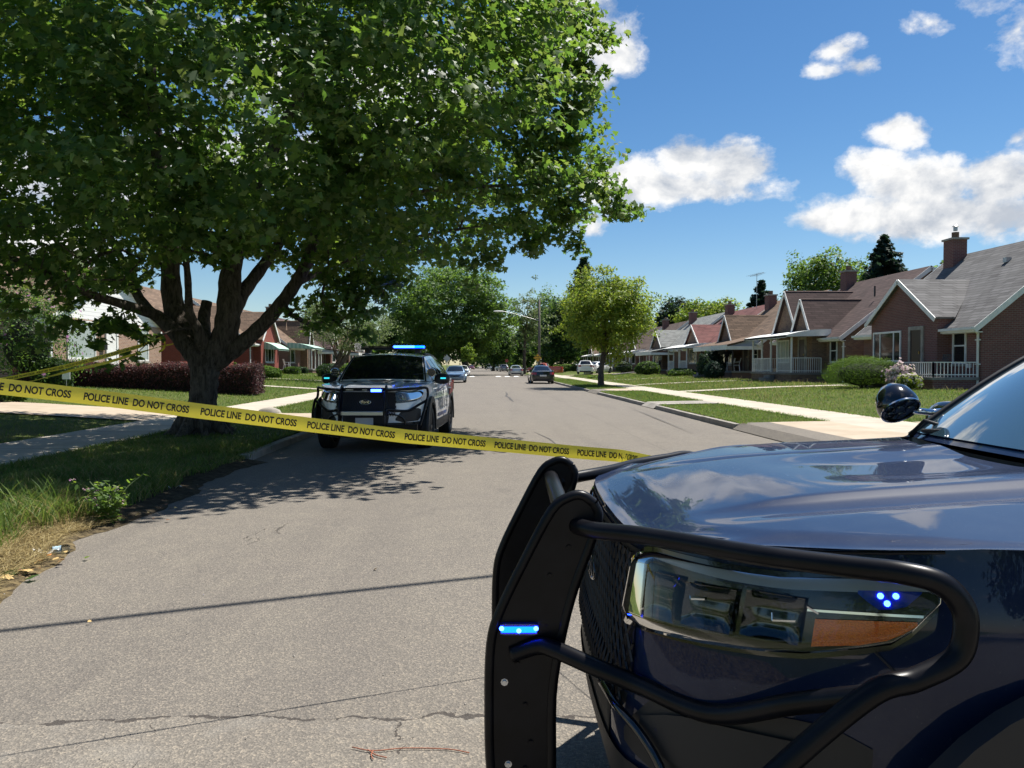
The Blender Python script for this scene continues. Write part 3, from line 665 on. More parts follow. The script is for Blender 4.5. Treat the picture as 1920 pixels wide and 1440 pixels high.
def police_suv(paint, rim, dark):
    root = bpy.data.objects.new('police_suv', None); C.objects.link(root); root.empty_display_size = .3
    s = Car(**EXP); s.body(root, paint, 30, 84)
    # bonnet with raised centre and two character lines
    def hf(y): return s.S(y, s.wt(-s.sx(y))).x+.001
    def hb(y): return -1.225-.165*(y/.86)**2
    def H(x, y):
        d = hf(y)-x                                         # distance back from the leading edge at this station
        ax = abs(y); edge = s.wt(x if ax < .8 else min(x, -s.sx(y)))
        c = interp(-x, [(.05,1.082),(.10,1.094),(.2,1.112),(.4,1.138),(.7,1.163),(1.0,1.184),(1.3,1.207),(1.5,1.222)])
        e = s.wt(x); z_ = c+(e-c)*min(1, ax/.93)**2.2
        lip = s.wt(-s.sx(y)); z_ = lip+(z_-lip)*sstep(-.01, .16, d)**.8 if d < .16 else z_
        k = sstep(.10, .55, d)
        z_ += k*(.015*(1-sstep(.385, .42, ax)) - .012*math.exp(-((ax-.48)/.05)**2))
        z_ -= .020*(1-sstep(.10, .34, ax))*sstep(.5, 1.0, -x)*(1-sstep(1.20, 1.34, -x))
        return z_
    s.deck(root, 'bonnet', paint, hf, hb, H, 121, 60, .945)
    # cowl under the windscreen
    MB().grid([[(hb(y)+.015, y, H(hb(y), y)-.004), (hb(y)-.03, y, H(hb(y), y)-.025), (-1.255-.16*(y/.82)**2, y, 1.205)] for y in lin(-.9, .9, 24)], flip=True).build('cowl', M_TRIM, root, smooth=True, fix=False)
    s.cabin(root, paint, [(-1.60, -2.58), (-2.66, -3.66), (-3.75, -4.55)], ws_mat=M_WSHIELD if dark else None)
    for sg in (1, -1): MB().tube([s.W(k/10, sg*.985, .006) for k in range(11)], .015, 8).build('pillar_trim', M_TRIM, root, smooth=True)
    wp = MB()
    for (a, b_) in (((-1.35, -.62, 1.24), (-1.40, .10, 1.295)), ((-1.28, .05, 1.24), (-1.49, .66, 1.325))):
        wp.tube([a, b_], .009, 6); wp.tube([Vector(b_)+Vector((.0, -.3, -.0)), Vector(b_)+Vector((-.02, .22, .01))], .006, 6)
    wp.tube([(-1.36, -.74, 1.21), (-1.40, -.70, 1.275), (-1.41, -.60, 1.262)], .008, 6); wp.build('wiper', M_TRIM, root, smooth=True)
    # front end: grille, lamps, bumper
    MB().grid([[s.S(y, z_, .004) for z_ in lin(.50 if abs(y) < .40 else .66, 1.045-.02*max(0, abs(y)-.3), 6)] for y in lin(-.50, .50, 40)], flip=True).build('grille', M_TRIM, root, smooth=True, fix=True)
    gm = MB()
    for k in range(-26, 27):
        for sg in (1, -1):
            pts = []
            for z_ in lin(.64, 1.03, 9):
                y = k*.040+sg*(z_-.83)*.55
                if abs(y) < .515: pts.append(s.S(y, z_, .012))
            if len(pts) > 1: gm.tube(pts, .0042, 4, cap=False)
    gm.build('grille_mesh', M_TRIM, root)
    top_h = [(.49,1.018),(.51,1.040),(.55,1.047),(.62,1.043),(.69,1.038),(.752,1.040),(.806,1.054),(.852,1.064),(.882,1.066),(.899,1.044)]
    bot_h = [(.49,.890),(.51,.868),(.60,.874),(.68,.880),(.736,.886),(.791,.900),(.836,.924),(.865,.944),(.879,.970),(.890,1.003),(.899,1.030)]
    yh = [.49,.495,.505,.52,.55,.59,.63,.67,.71,.75,.79,.82,.845,.865,.88,.89,.896,.899]
    for sg in (1, -1):
        h = s.patch('headlight', M_GLOSSB, root, sg, yh, [(a, b_+.012) for a, b_ in top_h], [(a, b_-.016) for a, b_ in bot_h], .005)
        s.patch('bezel', M_SMOKE, root, sg, lin(.53, .893, 14), top_h, [(.53, 1.036), (.60, 1.026), (.69, 1.016), (.752, 1.016), (.80, 1.026), (.84, 1.034), (.893, 1.050)], .009, 3, parent=h)
        s.patch('turn_signal', M_AMBER, root, sg, lin(.795, .884, 8), [(.795,.968),(.884,.990)], [(.795,.912),(.84,.93),(.866,.95),(.884,.982)], .0105, 4, parent=h)
        s.patch('trim_strip', M_CHROME, root, sg, lin(.785, .888, 6), [(.785,.986),(.888,1.004)], [(.785,.981),(.888,.999)], .013, 1, parent=h)
        if dark and sg > 0:                                       # faceted chrome pieces deep in the lamp
            for pl in (((.632,.976),(.635,.962),(.658,.968)), ((.745,.966),(.747,.950),(.775,.957)), ((.756,1.008),(.778,.994),(.798,.980)), ((.50,.905),(.525,.902),(.545,.914))):
                mf = MB()
                for a, b_ in zip(pl, pl[1:]): mf.bar(s.S(a[0], a[1], .012), s.S(b_[0], b_[1], .013), .002, .004)
                mf.build('reflector', M_CHROME, h)
            for (ya, yb, za, zb) in ((.545, .615, .900, 1.005), (.628, .700, .905, 1.000), (.712, .782, .910, 1.005)):   # concave reflector cells
                P_ = []
                for i in range(13):
                    q = i/12; yy_ = ya+(yb-ya)*q; row = []
                    for j in range(9):
                        e = j/8; dd_ = .024-.018*(1-(2*q-1)**4)*(1-(2*e-1)**4); row.append(s.S(sg*yy_, za+(zb-za)*e, dd_+.0015*math.sin(e*40)))
                    P_.append(row)
                MB().grid(P_).build('inner_bowl', M_DKCHR, h, smooth=True)
        for (yy, zz, rr) in ((.575, .955, .040), (.685, .955, .044)) if not (dark and sg > 0) else ():                        # two projector bowls in chrome housings
            c = s.S(sg*yy, zz, .004); nrm = (s.S(sg*yy, zz, .02)-c).normalized()
            lit = (not dark) and sg < 0
            pr = MB(); ax_u = nrm.cross(Vector((0, 0, 1))).normalized(); ax_v = ax_u.cross(nrm)
            ring = lambda r, hgt: [c+nrm*hgt+(ax_u*math.cos(2*math.pi*k/20)+ax_v*math.sin(2*math.pi*k/20))*r for k in range(20)]
            R_ = [ring(rr*1.2, .001), ring(rr*1.15, .010), ring(rr, .006), ring(rr*.6, .010), ring(rr*.2, .013), ring(.0005, .014)]
            o0 = len(pr.v); pr.grid([r_+[r_[0]] for r_ in R_])
            for i in range(len(pr.f)): pr.m[i] = 0 if i < 40 else 1
            pr.build('projector', [M_GLOSSB if dark else M_CHROME, (M_LIT if lit else M_GLASS)], h, smooth=40)
            MB().bar(s.S(sg*(yy+.03), zz-.040, .014), s.S(sg*(yy+.075), zz-.036, .014), .003, .005).bar(s.S(sg*(yy+.03), zz-.040, .014), s.S(sg*(yy+.03), zz-.018, .014), .004, .010).bar(s.S(sg*(yy-.02), zz+.02, .012), s.S(sg*(yy+.05), zz-.03, .014), .0025, .004).build('reflector', M_CHROME, h)
        if (not dark) and sg < 0:
            s.patch('daytime_lamp', M_LIT, root, sg, lin(.53, .76, 6), [(.5,1.0),(.8,1.0)], [(.5,.925),(.8,.935)], .012, 2, parent=h)
        if dark and sg > 0:                                                                     # three-point blue strobe in the lamp
            s.patch('strobe_housing', M_BLENS, root, sg, lin(.832, .885, 5), [(.832,1.036),(.885,1.048)], [(.832,1.030),(.852,1.004),(.872,1.010),(.885,1.044)], .0105, 2, parent=h)
            for (yy, zz) in ((.853, 1.031), (.865, 1.034), (.859, 1.018)):
                c = s.S(sg*yy, zz, .013); b2 = MB(); n_ = (s.S(sg*yy, zz, .03)-c).normalized()
                u_ = n_.cross(UP).normalized(); v_ = u_.cross(n_)
                b2.poly([c+(u_*math.cos(k*math.pi/5)+v_*math.sin(k*math.pi/5))*.0062 for k in range(10)][::1]); b2.build('strobe_led', M_LEDC, h)
        s.patch('lens', M_LENS, root, sg, yh, top_h, bot_h, .030, 6, parent=h, th=.004, lean=.13)
        s.patch('fog_pocket', M_TRIM, root, sg, lin(.50, .86, 10), [(.50,.60),(.60,.735),(.82,.76),(.86,.73)], [(.50,.57),(.62,.53),(.84,.545),(.86,.6)], .004, 3)
        s.patch('fog_surround', M_TRIM, root, sg, lin(.56, .80, 8), [(.56,.66),(.64,.70),(.80,.715)], [(.56,.60),(.64,.585),(.80,.60)], .012, 3)
        if not dark: s.patch('corner_cladding', paint if dark else M_TRIM, root, sg, lin(.93, .985, 5), [(.93,.72),(.985,.86)], [(.93,.45),(.985,.45)], .006, 3)
    for sg in (1, -1):
        MB().tube([s.S(sg*y, s.wt(-s.sx(y))-.014, .001) for y in lin(.02, .90, 36)], .0035, 6).build('shut_line', M_TRIM, root, smooth=True)
        MB().tube([s.S(sg*y, z_, .001) for y, z_ in ((.852, .925), (.862, .905), (.872, .885), (.884, .862))], .003, 6).build('shut_line', M_TRIM, root, smooth=True)
        MB().tube(catmull([s.S(sg*y, z_, .03) for y, z_ in ((.40, .672), (.50, .660), (.57, .635), (.615, .59), (.635, .53), (.64, .44))], 6), .011, 8).build('fog_rim', M_GLOSSB, root, smooth=True)
    MB().grid([[s.S(y, z_, .010) for z_ in lin(.28, .53, 4)] for y in lin(-.985, .985, 46)], flip=True).build('lower_bumper', M_TRIM, root, smooth=True, fix=True)
    if not dark:
        MB().box(.055, -.16, .50, .062, .14, .615).build('licence_plate', M_PLATE, root)
    em = MB()
    e0 = s.S(0, .875, .02)
    em.grid([[(e0.x+.004+(.004 if q in (1, 2) else 0), math.cos(2*math.pi*k/28)*r_, .875+math.sin(2*math.pi*k/28)*r_*.42) for q, r_ in enumerate((.098, .096, .086, .084))] for k in range(29)])
    em.build('badge', M_CHROME if not dark else M_GLOSSB, root, smooth=True)
    vs, fs = text_mesh('Ford', .068, .001, 1.0, .002); wtx = max(v.x for v in vs)
    MB().add([(e0.x+.010, (v.x-wtx/2), .875-.020+v.y) for v in vs], fs).build('badge_lettering', M_CHROME if not dark else M_SATIN, root)
    # push bumper
    pb = bpy.data.objects.new('push_bumper', None); C.objects.link(pb); pb.parent = root; pb.empty_display_size = .1
    outl = [(.055,1.135),(.085,1.155),(.12,1.150),(.165,1.115),(.235,.985),(.300,.850),(.325,.76),(.330,.60),(.325,.42),(.30,.33),(.22,.31),(.17,.36),(.165,.62),(.140,.78),(.105,.915),(.045,1.085)]
    outl = [(p.x, p.y) for p in catmull([(a, b_, 0) for a, b_ in outl+[outl[0]]], 4)][:-1]
    for sg in (1, -1):
        yy = sg*.37
        up = MB().prism(outl, lambda a, b_: (a, yy-.006, b_), lambda a, b_: (a, yy+.006, b_)).build('upright', M_BAR, pb, fix=True)
        MB().tube([(a, yy, b_) for a, b_ in outl]+[(outl[0][0], yy, outl[0][1])], .014, 8, cap=False).build('edge_roll', M_BAR, up, smooth=True)
        for (a, b_) in ((.12, 1.02), (.17, .945), (.255, .71), (.235, .60), (.22, .50), (.28, .44), (.20, .40), (.29, .66), (.235, .43)):
            MB().lathe([(.0001, sg*.011), (.006, sg*.011), (.0065, sg*.006), (.010, sg*.0062)], 8, 'y', (a, yy, b_)).build('bolt', M_SATIN if a > .27 else M_BAR, up, smooth=40, fix=True)
        def bar3(pts, r=.0225, name='wrap_bar'):
            return MB().tube(catmull([(a, sg*b_, c_) for a, b_, c_ in pts], 8), r, 12).build(name, M_BAR, pb, smooth=True)
        bar3([(.10,.37,1.075),(.06,.44,1.078),(-.04,.52,1.084),(-.14,.62,1.088),(-.25,.75,1.094),(-.40,.87,1.100),(-.475,.93,1.104),(-.53,.955,1.092),(-.565,.963,1.055),(-.573,.966,1.01),(-.555,.966,.955),(-.48,.966,.915),(-.396,.968,.887),(-.246,.955,.75),(-.12,.93,.60),(-.05,.90,.47)])
        bar3([(.27,.375,.735),(.20,.39,.762),(.155,.42,.762),(.06,.49,.745),(-.036,.55,.728),(-.174,.70,.727),(-.304,.85,.818),(-.40,.962,.882)])
    MB().tube(catmull([(.13, -.37, 1.095), (.13, 0, 1.095), (.13, .37, 1.095)], 6), .026, 12).build('cross_tube', M_BAR, pb, smooth=True)
    MB().box(.20, -.365, .665, .27, .365, .735).build('cross_channel', M_SATIN if not dark else M_BAR, pb, bevel=.008)
    MB().box(.19, -.365, .36, .25, .365, .50).build('skid_plate', M_BAR, pb, bevel=.008)
    MB().box(.15, -.90, .40, .20, -.375, .52).build('bumper_wing', M_BAR, pb, bevel=.008) if not dark else None
    MB().box(.15, .375, .40, .20, .90, .52).build('bumper_wing', M_BAR, pb, bevel=.008) if not dark else None
    def strobe(p, nrm, name, ln, hh, glow):
        n = Vector(nrm).normalized(); u_ = UP.cross(n).normalized(); p = Vector(p)
        b2 = MB(); pts = [(math.cos(2*math.pi*k/20)*ln/2, math.sin(2*math.pi*k/20)*hh/2) for k in range(20)]
        pts = [(max(-ln*.44, min(ln*.44, a*1.2)), max(-hh*.45, min(hh*.45, b_*1.3))) for a, b_ in pts]
        b2.prism(pts, lambda a, b_: p+u_*a+UP*b_, lambda a, b_: p+u_*a*.96+UP*b_*.9+n*.014)
        o = b2.build(name, M_BLENS, pb, fix=True)
        for a in glow:
            q = p+u_*a+n*.0152+UP*(-.003 if abs(a) < .01 else .003)
            MB().poly([q+(u_*math.cos(k*math.pi/5)+UP*math.sin(k*math.pi/5))*.0065 for k in range(10)]).build('strobe_led', M_LEDC, o)
        q = p+n*.0148; MB().quad(q-u_*ln*.40-UP*hh*.22, q+u_*ln*.40-UP*hh*.22, q+u_*ln*.40+UP*hh*.22, q-u_*ln*.40+UP*hh*.22).build('glow_panel', M_LEDB, o)
    if dark:
        strobe((.252, .377, .805), (0, 1, .06), 'side_strobe', .115, .036, (-.045, 0, .045))
    else:
        b2 = MB().box(.155, .13, 1.055, .185, .30, 1.095).build('strobe', M_LEDC, pb); MB().box(.14, .11, 1.04, .156, .32, 1.11).build('strobe_mount', M_TRIM, pb)
        MB().box(.152, -.29, 1.08, .16, -.17, 1.09).box(.152, -.02, 1.08, .16, .06, 1.09).build('strobe_dark', M_SATIN, pb)
    # door mirrors, spot lamps, doors, roof
    for sg in (1, -1):
        m = MB(); c = Vector((-1.74, sg*1.075, 1.235))
        P = []
        for i in range(13):
            a = math.pi*i/12; r_ = math.sin(a)
            P.append([c+Vector((math.cos(2*math.pi*j/20)*.075*r_**.7+(.03 if math.cos(2*math.pi*j/20) > 0 else 0)*r_, sg*math.cos(a)*-.145, math.sin(2*math.pi*j/20)*.10*r_**.55)) for j in range(21)])
        m.grid(P).bar((-1.72, sg*.90, 1.19), (-1.74, sg*1.0, 1.20), .09, .05)
        mo = m.build('mirror', M_GLOSSB if dark else M_TRIM, root, smooth=60, fix=True)
        if not dark: MB().box(-1.642, sg*1.105-.05, 1.235, -1.632, sg*1.105+.05, 1.262).build('mirror_light', M_LEDT, mo)
        # spot lamp on the windscreen pillar
        sp = bpy.data.objects.new('spotlight', None); C.objects.link(sp); sp.parent = root
        sc_ = Vector((-1.365, sg*.855, 1.335)) if dark else Vector((-1.50, sg*.90, 1.36))
        sp.location = sc_; aim = Vector((-.10, .66, -.72) if dark else (.98, .12*sg, 0)).normalized()
        sp.rotation_mode = 'QUATERNION'; sp.rotation_quaternion = aim.to_track_quat('X', 'Z')
        MB().lathe([(.001, -.085), (.045, -.078), (.072, -.045), (.084, 0), (.084, .022), (.080, .034)], 28, 'x').build('lamp_shell', M_GLOSSB, sp, smooth=50, fix=True)
        MB().lathe([(.080, .032), (.0815, .040), (.076, .041), (.075, .034)], 28, 'x').build('lamp_ring', M_CHROME, sp, smooth=50, fix=True)
        fc = MB().lathe([(.076, .030), (.001, .030)], 28, 'x', mi=0)
        for (a, b_) in [(0, 0)]+[(math.cos(k*math.pi/3)*.048, math.sin(k*math.pi/3)*.048) for k in range(6)]:
            fc.lathe([(.022, .031), (.019, .036), (.008, .034), (.001, .035)], 12, 'x', (0, a, b_))
        fc.build('lamp_face', M_GLASS, sp, smooth=50, fix=True)
        MB().tube([sc_+Vector((-.07, 0, -.03)), sc_+Vector((-.13, -sg*.03, -.035)), (sc_.x-.16, sg*.80, sc_.z-.03)], .014, 8).build('spotlight_arm', M_CHROME, root, smooth=True)
        for (xa, xb) in ((-1.55, -2.66), (-2.68, -3.62)):
            d = MB()
            y = sg*1.0065; z1 = s.wt(xa)-.03
            for (a, b_) in (((xa, .36), (xa, z1)), ((xb, .36), (xb, z1)), ((xa, .36), (xb, .36))):
                d.bar((a[0], y*(1-.012 if a[1] < .5 else 1), a[1]), (b_[0], y*(.975 if b_[1] > 1.1 else .99), b_[1]), .006, .006)
            do = d.build('door', M_TRIM, root)
            MB().tube([(xb+.06, sg*1.0, 1.02), (xb+.08, sg*1.035, 1.02), (xb+.22, sg*1.035, 1.02), (xb+.24, sg*1.0, 1.02)], .012, 8).build('handle', paint, do, smooth=True)
        s2 = MB().grid([[(x, sg*(1.004 if k else .985), .30+.17*k) for k in (0, 1)] for x in lin(-1.38, -3.5, 6)], flip=(sg < 0)).build('sill', M_TRIM, root)
        MB().tube([s.side_pt(sg, x, 1)+Vector((0, -sg*.05, .035)) for x in lin(-2.5, -4.4, 8)], .016, 8).build('roof_rail', M_TRIM, root, smooth=True)
        tl = MB().grid([[(-5.05+interp(y, EXP['rear'])-.006, sg*(y+.004), z_) for z_ in (.95, 1.16)] for y in (.62, .75, .86, .94, .985)], flip=(sg > 0)).build('tail_light', M_TAIL, root, smooth=True)
        for ax in s.axles: wheel('wheel', root, (ax, sg*(s.hw-.135), s.R), s.R, .25, sg, rim, 10)
    return root, s

nv_pos = cw(.27, 2.36)
navy, _s = police_suv(P_NAVY, M_RIMB, True)
place(navy, (nv_pos.x, nv_pos.y, 0), math.pi-PSI)
tag(navy, 'dark navy police SUV with black push bumper parked across the road in the foreground', 'police car', 'police vehicles')
white, s = police_suv(P_SILV, M_RIMB, False)
tag(white, 'white police SUV with lit blue roof light bar parked under the maple', 'police car', 'police vehicles')
place(white, (-1.95, 12.75, 0), math.radians(-94.0))
# its roof light bar and lettering
lb = MB().box(-2.62, -.62, 1.80, -2.36, .62, 1.835).box(-2.60, -.55, 1.735, -2.40, -.45, 1.80).box(-2.60, .45, 1.735, -2.40, .55, 1.80).build('light_bar', M_TRIM, white, bevel=.01)
MB().box(-2.60, -.62, 1.836, -2.37, .02, 1.872).build('dark_lens', M_GLOSSB, lb, bevel=.008)
MB().box(-2.60, .03, 1.836, -2.37, .44, 1.882).build('lit_lens', mat('lit_blue_bar', (.2, .5, 1), .3, emit=(.018, .075, 1.0), estr=8), lb, bevel=.008)
MB().box(-2.60, .445, 1.836, -2.37, .62, 1.880).build('lit_lens', mat('lit_blue_bar_end', (.1, .5, 1), .3, emit=(.0, .05, 1.0), estr=7), lb, bevel=.008)
vs, fs = text_mesh('POLICE', .30, 0, 1.05, .006)
for sg in (1, -1):
    f_ = (lambda v: (-1.78-v.x*1.35, 1.010, .66+v.y)) if sg > 0 else (lambda v: (-3.45+v.x*1.35, -1.010, .66+v.y))
    MB().add([f_(v) for v in vs], fs).build('door_lettering', M_LETG, white)
    MB().add([(p[0]+.02*sg, p[1]-.002*sg, p[2]-.02) for p in [f_(v) for v in vs]], fs).build('lettering_outline', M_PLATE, white)  # pale offset copy of the letters, printed as their outline
    st = MB()
    st.quad((-1.60, sg*1.0085, .99), (-3.1, sg*1.0085, 1.11), (-3.1, sg*1.0085, 1.15), (-1.60, sg*1.0085, 1.02))
    st.quad((-1.70, sg*1.0085, .52), (-3.0, sg*1.0085, .52), (-3.0, sg*1.0085, .585), (-1.70, sg*1.0085, .585)); st.build('side_stripe', M_LETB, white)
    MB().quad((-3.5, sg*1.0085, .86), (-4.2, sg*1.0085, .92), (-4.3, sg*1.0085, 1.13), (-3.7, sg*1.0085, 1.12)).build('side_mark', M_LETR, white)
MB().tube([(-2.9, 0, 1.77), (-2.9, 0, 1.95)], .008, 6).build('antenna', M_TRIM, white)

# ---- ordinary cars
def sedan_spec(**k):
    d = dict(L=4.75, hw=.91, R=.325, zb=.22, axles=(-.92, -3.68),
     plan=[(0,0),(.4,.02),(.6,.08),(.72,.17),(.8,.28),(.86,.45),(.9,.75),(.91,1.0)], rear=[(0,0),(.5,.02),(.7,.08),(.82,.18),(.88,.35),(.91,.7)],
     nose=[(.2,-.10),(.35,0),(.55,0),(.75,-.06),(.9,-.10)], tail=[(.2,-.10),(.4,0),(.7,0),(.95,-.05)],
     side=[(.2,-.07),(.4,-.01),(.6,0),(.8,-.015),(.9,-.035),(1.0,-.07)],
     crest=[(0,.72),(.15,.77),(.6,.84),(1.3,.91),(2,.93),(3.8,.97),(4.4,1.00),(4.75,.98)],
     ws0=(-1.28,.955), ws1=(-2.10,1.40), ws_bow=.16, yb=.74, yr=.56, rw0=(-4.05,1.02), rw1=(-3.25,1.40), rw_bow=.12, yb2=.72, yr2=.54, arch=.06,
     beltw=[(1.2,.84),(1.6,.85),(2.4,.87),(3.6,.86),(4.1,.83),(4.75,.78)])
    d.update(k); return d
def suv_spec(**k):
    d = sedan_spec(L=4.6, hw=.92, R=.35, zb=.26, crest=[(0,.86),(.15,.92),(.6,1.0),(1.3,1.06),(2,1.09),(4.6,1.12)], ws0=(-1.15,1.08), ws1=(-1.95,1.60), rw0=(-4.50,1.10), rw1=(-4.12,1.58), yr=.60, yr2=.58, yb2=.76, axles=(-.9,-3.55),
       nose=[(.2,-.10),(.35,0),(.6,0),(.9,-.05),(1.05,-.1)], tail=[(.2,-.10),(.4,0),(.8,0),(1.2,-.08)], side=[(.2,-.07),(.4,-.01),(.7,0),(.95,-.02),(1.1,-.06)],
       beltw=[(1.1,.84),(1.6,.87),(3.6,.88),(4.3,.84),(4.6,.78)])
    d.update(k); return d
def car(name, label, cat, spec, paint, loc, rz, group=None, trunk_open=False):
    root = thing(name, label, cat, loc, rz, group); s = Car(**spec); s.body(root, paint, 14, 44)
    hf = lambda y: s.S(y, s.wt(-s.sx(y))).x; hb = lambda y: s.ws0[0]-.02-s.ws_bow*(y/s.hw)**2
    ws0z = s.ws0[1]
    def H(x, y):
        f0 = hf(y); q = min(1, max(0, (f0-x)/max(.05, f0-hb(y)))); e = s.wt(x); c = s.wt(-s.sx(y))+(ws0z-s.wt(-s.sx(y)))*q**.6
        return c+(e-c)*min(1, abs(y)/(s.hw*.98))**2.5
    s.deck(root, 'bonnet', paint, hf, hb, H, 25, 10, s.hw*.97)
    boxy = s.rw0[0] < -s.L+.4
    if not boxy:
        rf = lambda y: s.rw0[0]+s.rw_bow*(y/s.hw)**2; rb_ = lambda y: -s.L+interp(abs(y), s.rear)+.05
        s.deck(root, 'boot_lid', paint, rf, rb_, lambda x, y: s.wt(x)+.045*(1-min(1, abs(y)/(s.hw*.97))**2.5)*sstep(-s.L, -s.L+.2, x), 21, 8, s.hw*.97)
    a = s.ws0[0]; b_ = s.rw0[0]
    mid = (s.ws1[0]+s.rw1[0])/2-.05
    s.cabin(root, paint, [(a-.42, mid+.03), (mid-.05, b_+.55)] if not boxy else [(a-.38, mid+.45), (mid+.36, mid-.5), (mid-.6, b_+.40)])
    zl = s.wt(0)
    for sg in (1, -1):
        s.patch('headlight', M_LAMP, root, sg, lin(s.hw*.58, s.hw*.90, 6), [(0, zl-.03), (s.hw, zl+.03)], [(0, zl-.15), (s.hw, zl-.10)], .008, 2)
        rr = spec['rear']; zt = s.wt(-s.L)
        tl = MB().grid([[(-s.L+interp(y, rr)-.01-interp(z_, spec['tail'])*(1-(y/s.hw)**6), sg*(y*(1+interp(z_, spec['side'])*y/s.hw)+.006), z_) for z_ in (zt-.24, zt-.07)] for y in lin(s.hw*.55, s.hw*.985, 6)], flip=(sg > 0))
        tl.build('tail_light', M_TAIL, root, smooth=True)
        m = MB(); cc = Vector((s.ws0[0]-.42, sg*(s.hw+.09), s.wt(s.ws0[0])+.07)); P = []
        for i in range(8):
            th = math.pi*i/7; P.append([cc+Vector((math.cos(2*math.pi*j/10)*.06*math.sin(th)**.6, -math.cos(th)*.10, math.sin(2*math.pi*j/10)*.07*math.sin(th)**.6)) for j in range(11)])
        m.grid(P).bar(cc+Vector((0, -sg*.16, -.05)), cc+Vector((0, -sg*.05, -.02)), .05, .03); m.build('mirror', paint, root, smooth=60, fix=True)
        for ax in s.axles: wheel('wheel', root, (ax, sg*(s.hw-.12), s.R), s.R, .21, sg, M_RIM, 7)
        for (xa, xb) in ((a-.32, mid), (mid-.02, b_+.62 if not boxy else mid-.95)):
            d = MB()
            for (p, q) in (((xa, .35), (xa, s.wt(xa)-.02)), ((xb, .45), (xb, s.wt(xb)-.02))): d.bar((p[0], sg*s.hw*.99, p[1]), (q[0], sg*s.hw*.955, q[1]), .008, .02)
            do = d.build('door', M_TRIM, root); MB().box(xb+.06, sg*s.hw*.985-.01, s.wt(xb)-.16, xb+.22, sg*s.hw*.985+.02, s.wt(xb)-.13).build('handle', M_CHROME, do)
    MB().grid([[s.S(y, z_, .008) for z_ in (zl-.22, zl-.08)] for y in lin(-s.hw*.5, s.hw*.5, 8)]).build('grille', M_TRIM, root, fix=True)
    MB().grid([[s.S(y, z_, .008) for z_ in (.28, .40)] for y in lin(-s.hw*.75, s.hw*.75, 10)]).build('air_intake', M_TRIM, root, fix=True)
    MB().box(-s.L-.012, -.26, .60, -s.L+.0, .26, .72).build('licence_plate', M_PLATE, root)
    MB().box(-s.L-.008, -s.hw*.7, .27, -s.L+.02, s.hw*.7, .40).build('rear_valance', M_TRIM, root)
    return root
UPD = math.radians(90); DWN = math.radians(-90)
car('sedan', 'steel blue sedan facing the camera at the left kerb', 'car', sedan_spec(L=4.85), P_BLUE, (-2.25, 62.0, 0), DWN)
car('sedan', 'white sedan parked behind the blue sedan at the left kerb', 'car', sedan_spec(), P_WHT, (-2.5, 95, 0), DWN)
car('sedan', 'white sedan half hidden behind the police SUV bonnet mirror', 'car', sedan_spec(), P_WHT, (-9.5, 84, .25), math.radians(-70))
car('sedan', 'black sedan with red tail lamps at the right kerb below the yellow sign', 'car', sedan_spec(L=4.9, hw=.94), P_BLK, (4.75, 63.6, 0), UPD)
car('sedan', 'silver sedan parked beyond the black sedan at the right kerb', 'car', sedan_spec(L=5.0, hw=.95), P_SLV, (4.55, 105, 0), UPD)
car('small_suv', 'grey SUV parked ahead of the silver sedan', 'car', suv_spec(), P_GRY, (4.7, 166, 0), UPD)
car('small_suv', 'white SUV nosing out beside the grey SUV far down the road', 'car', suv_spec(), P_WHT, (2.6, 188, 0), math.radians(120))
car('minivan', 'white minivan driving away in the far middle of the road', 'minivan', suv_spec(L=4.9, ws0=(-.95,1.08), ws1=(-1.9,1.72), rw0=(-4.82,1.10), rw1=(-4.55,1.70)), P_WHT, (2.0, 222, 0), UPD)
car('sedan', 'dark red car far down the road at the left kerb', 'car', sedan_spec(), P_RED, (-3.3, 232, 0), DWN)
car('sedan', 'white sedan parked across the lawn driveway behind the young tree', 'car', sedan_spec(), P_WHT, (at(1143, 695, 95).x, at(1143, 695, 95).y+1, .46), math.radians(48))
car('small_suv', 'white hatchback with dark windows at the tail of the driveway sedan', 'car', suv_spec(L=4.3), P_WHT, (at(1100, 695, 90).x, at(1100, 695, 90).y+2, .40), math.radians(84))
car('pickup_truck', 'orange red pickup half hidden behind the black sedan', 'pickup', suv_spec(L=5.2, rw0=(-3.2,1.12), rw1=(-2.9,1.60)), P_ORG, (6.3, 107, .12), math.radians(168))
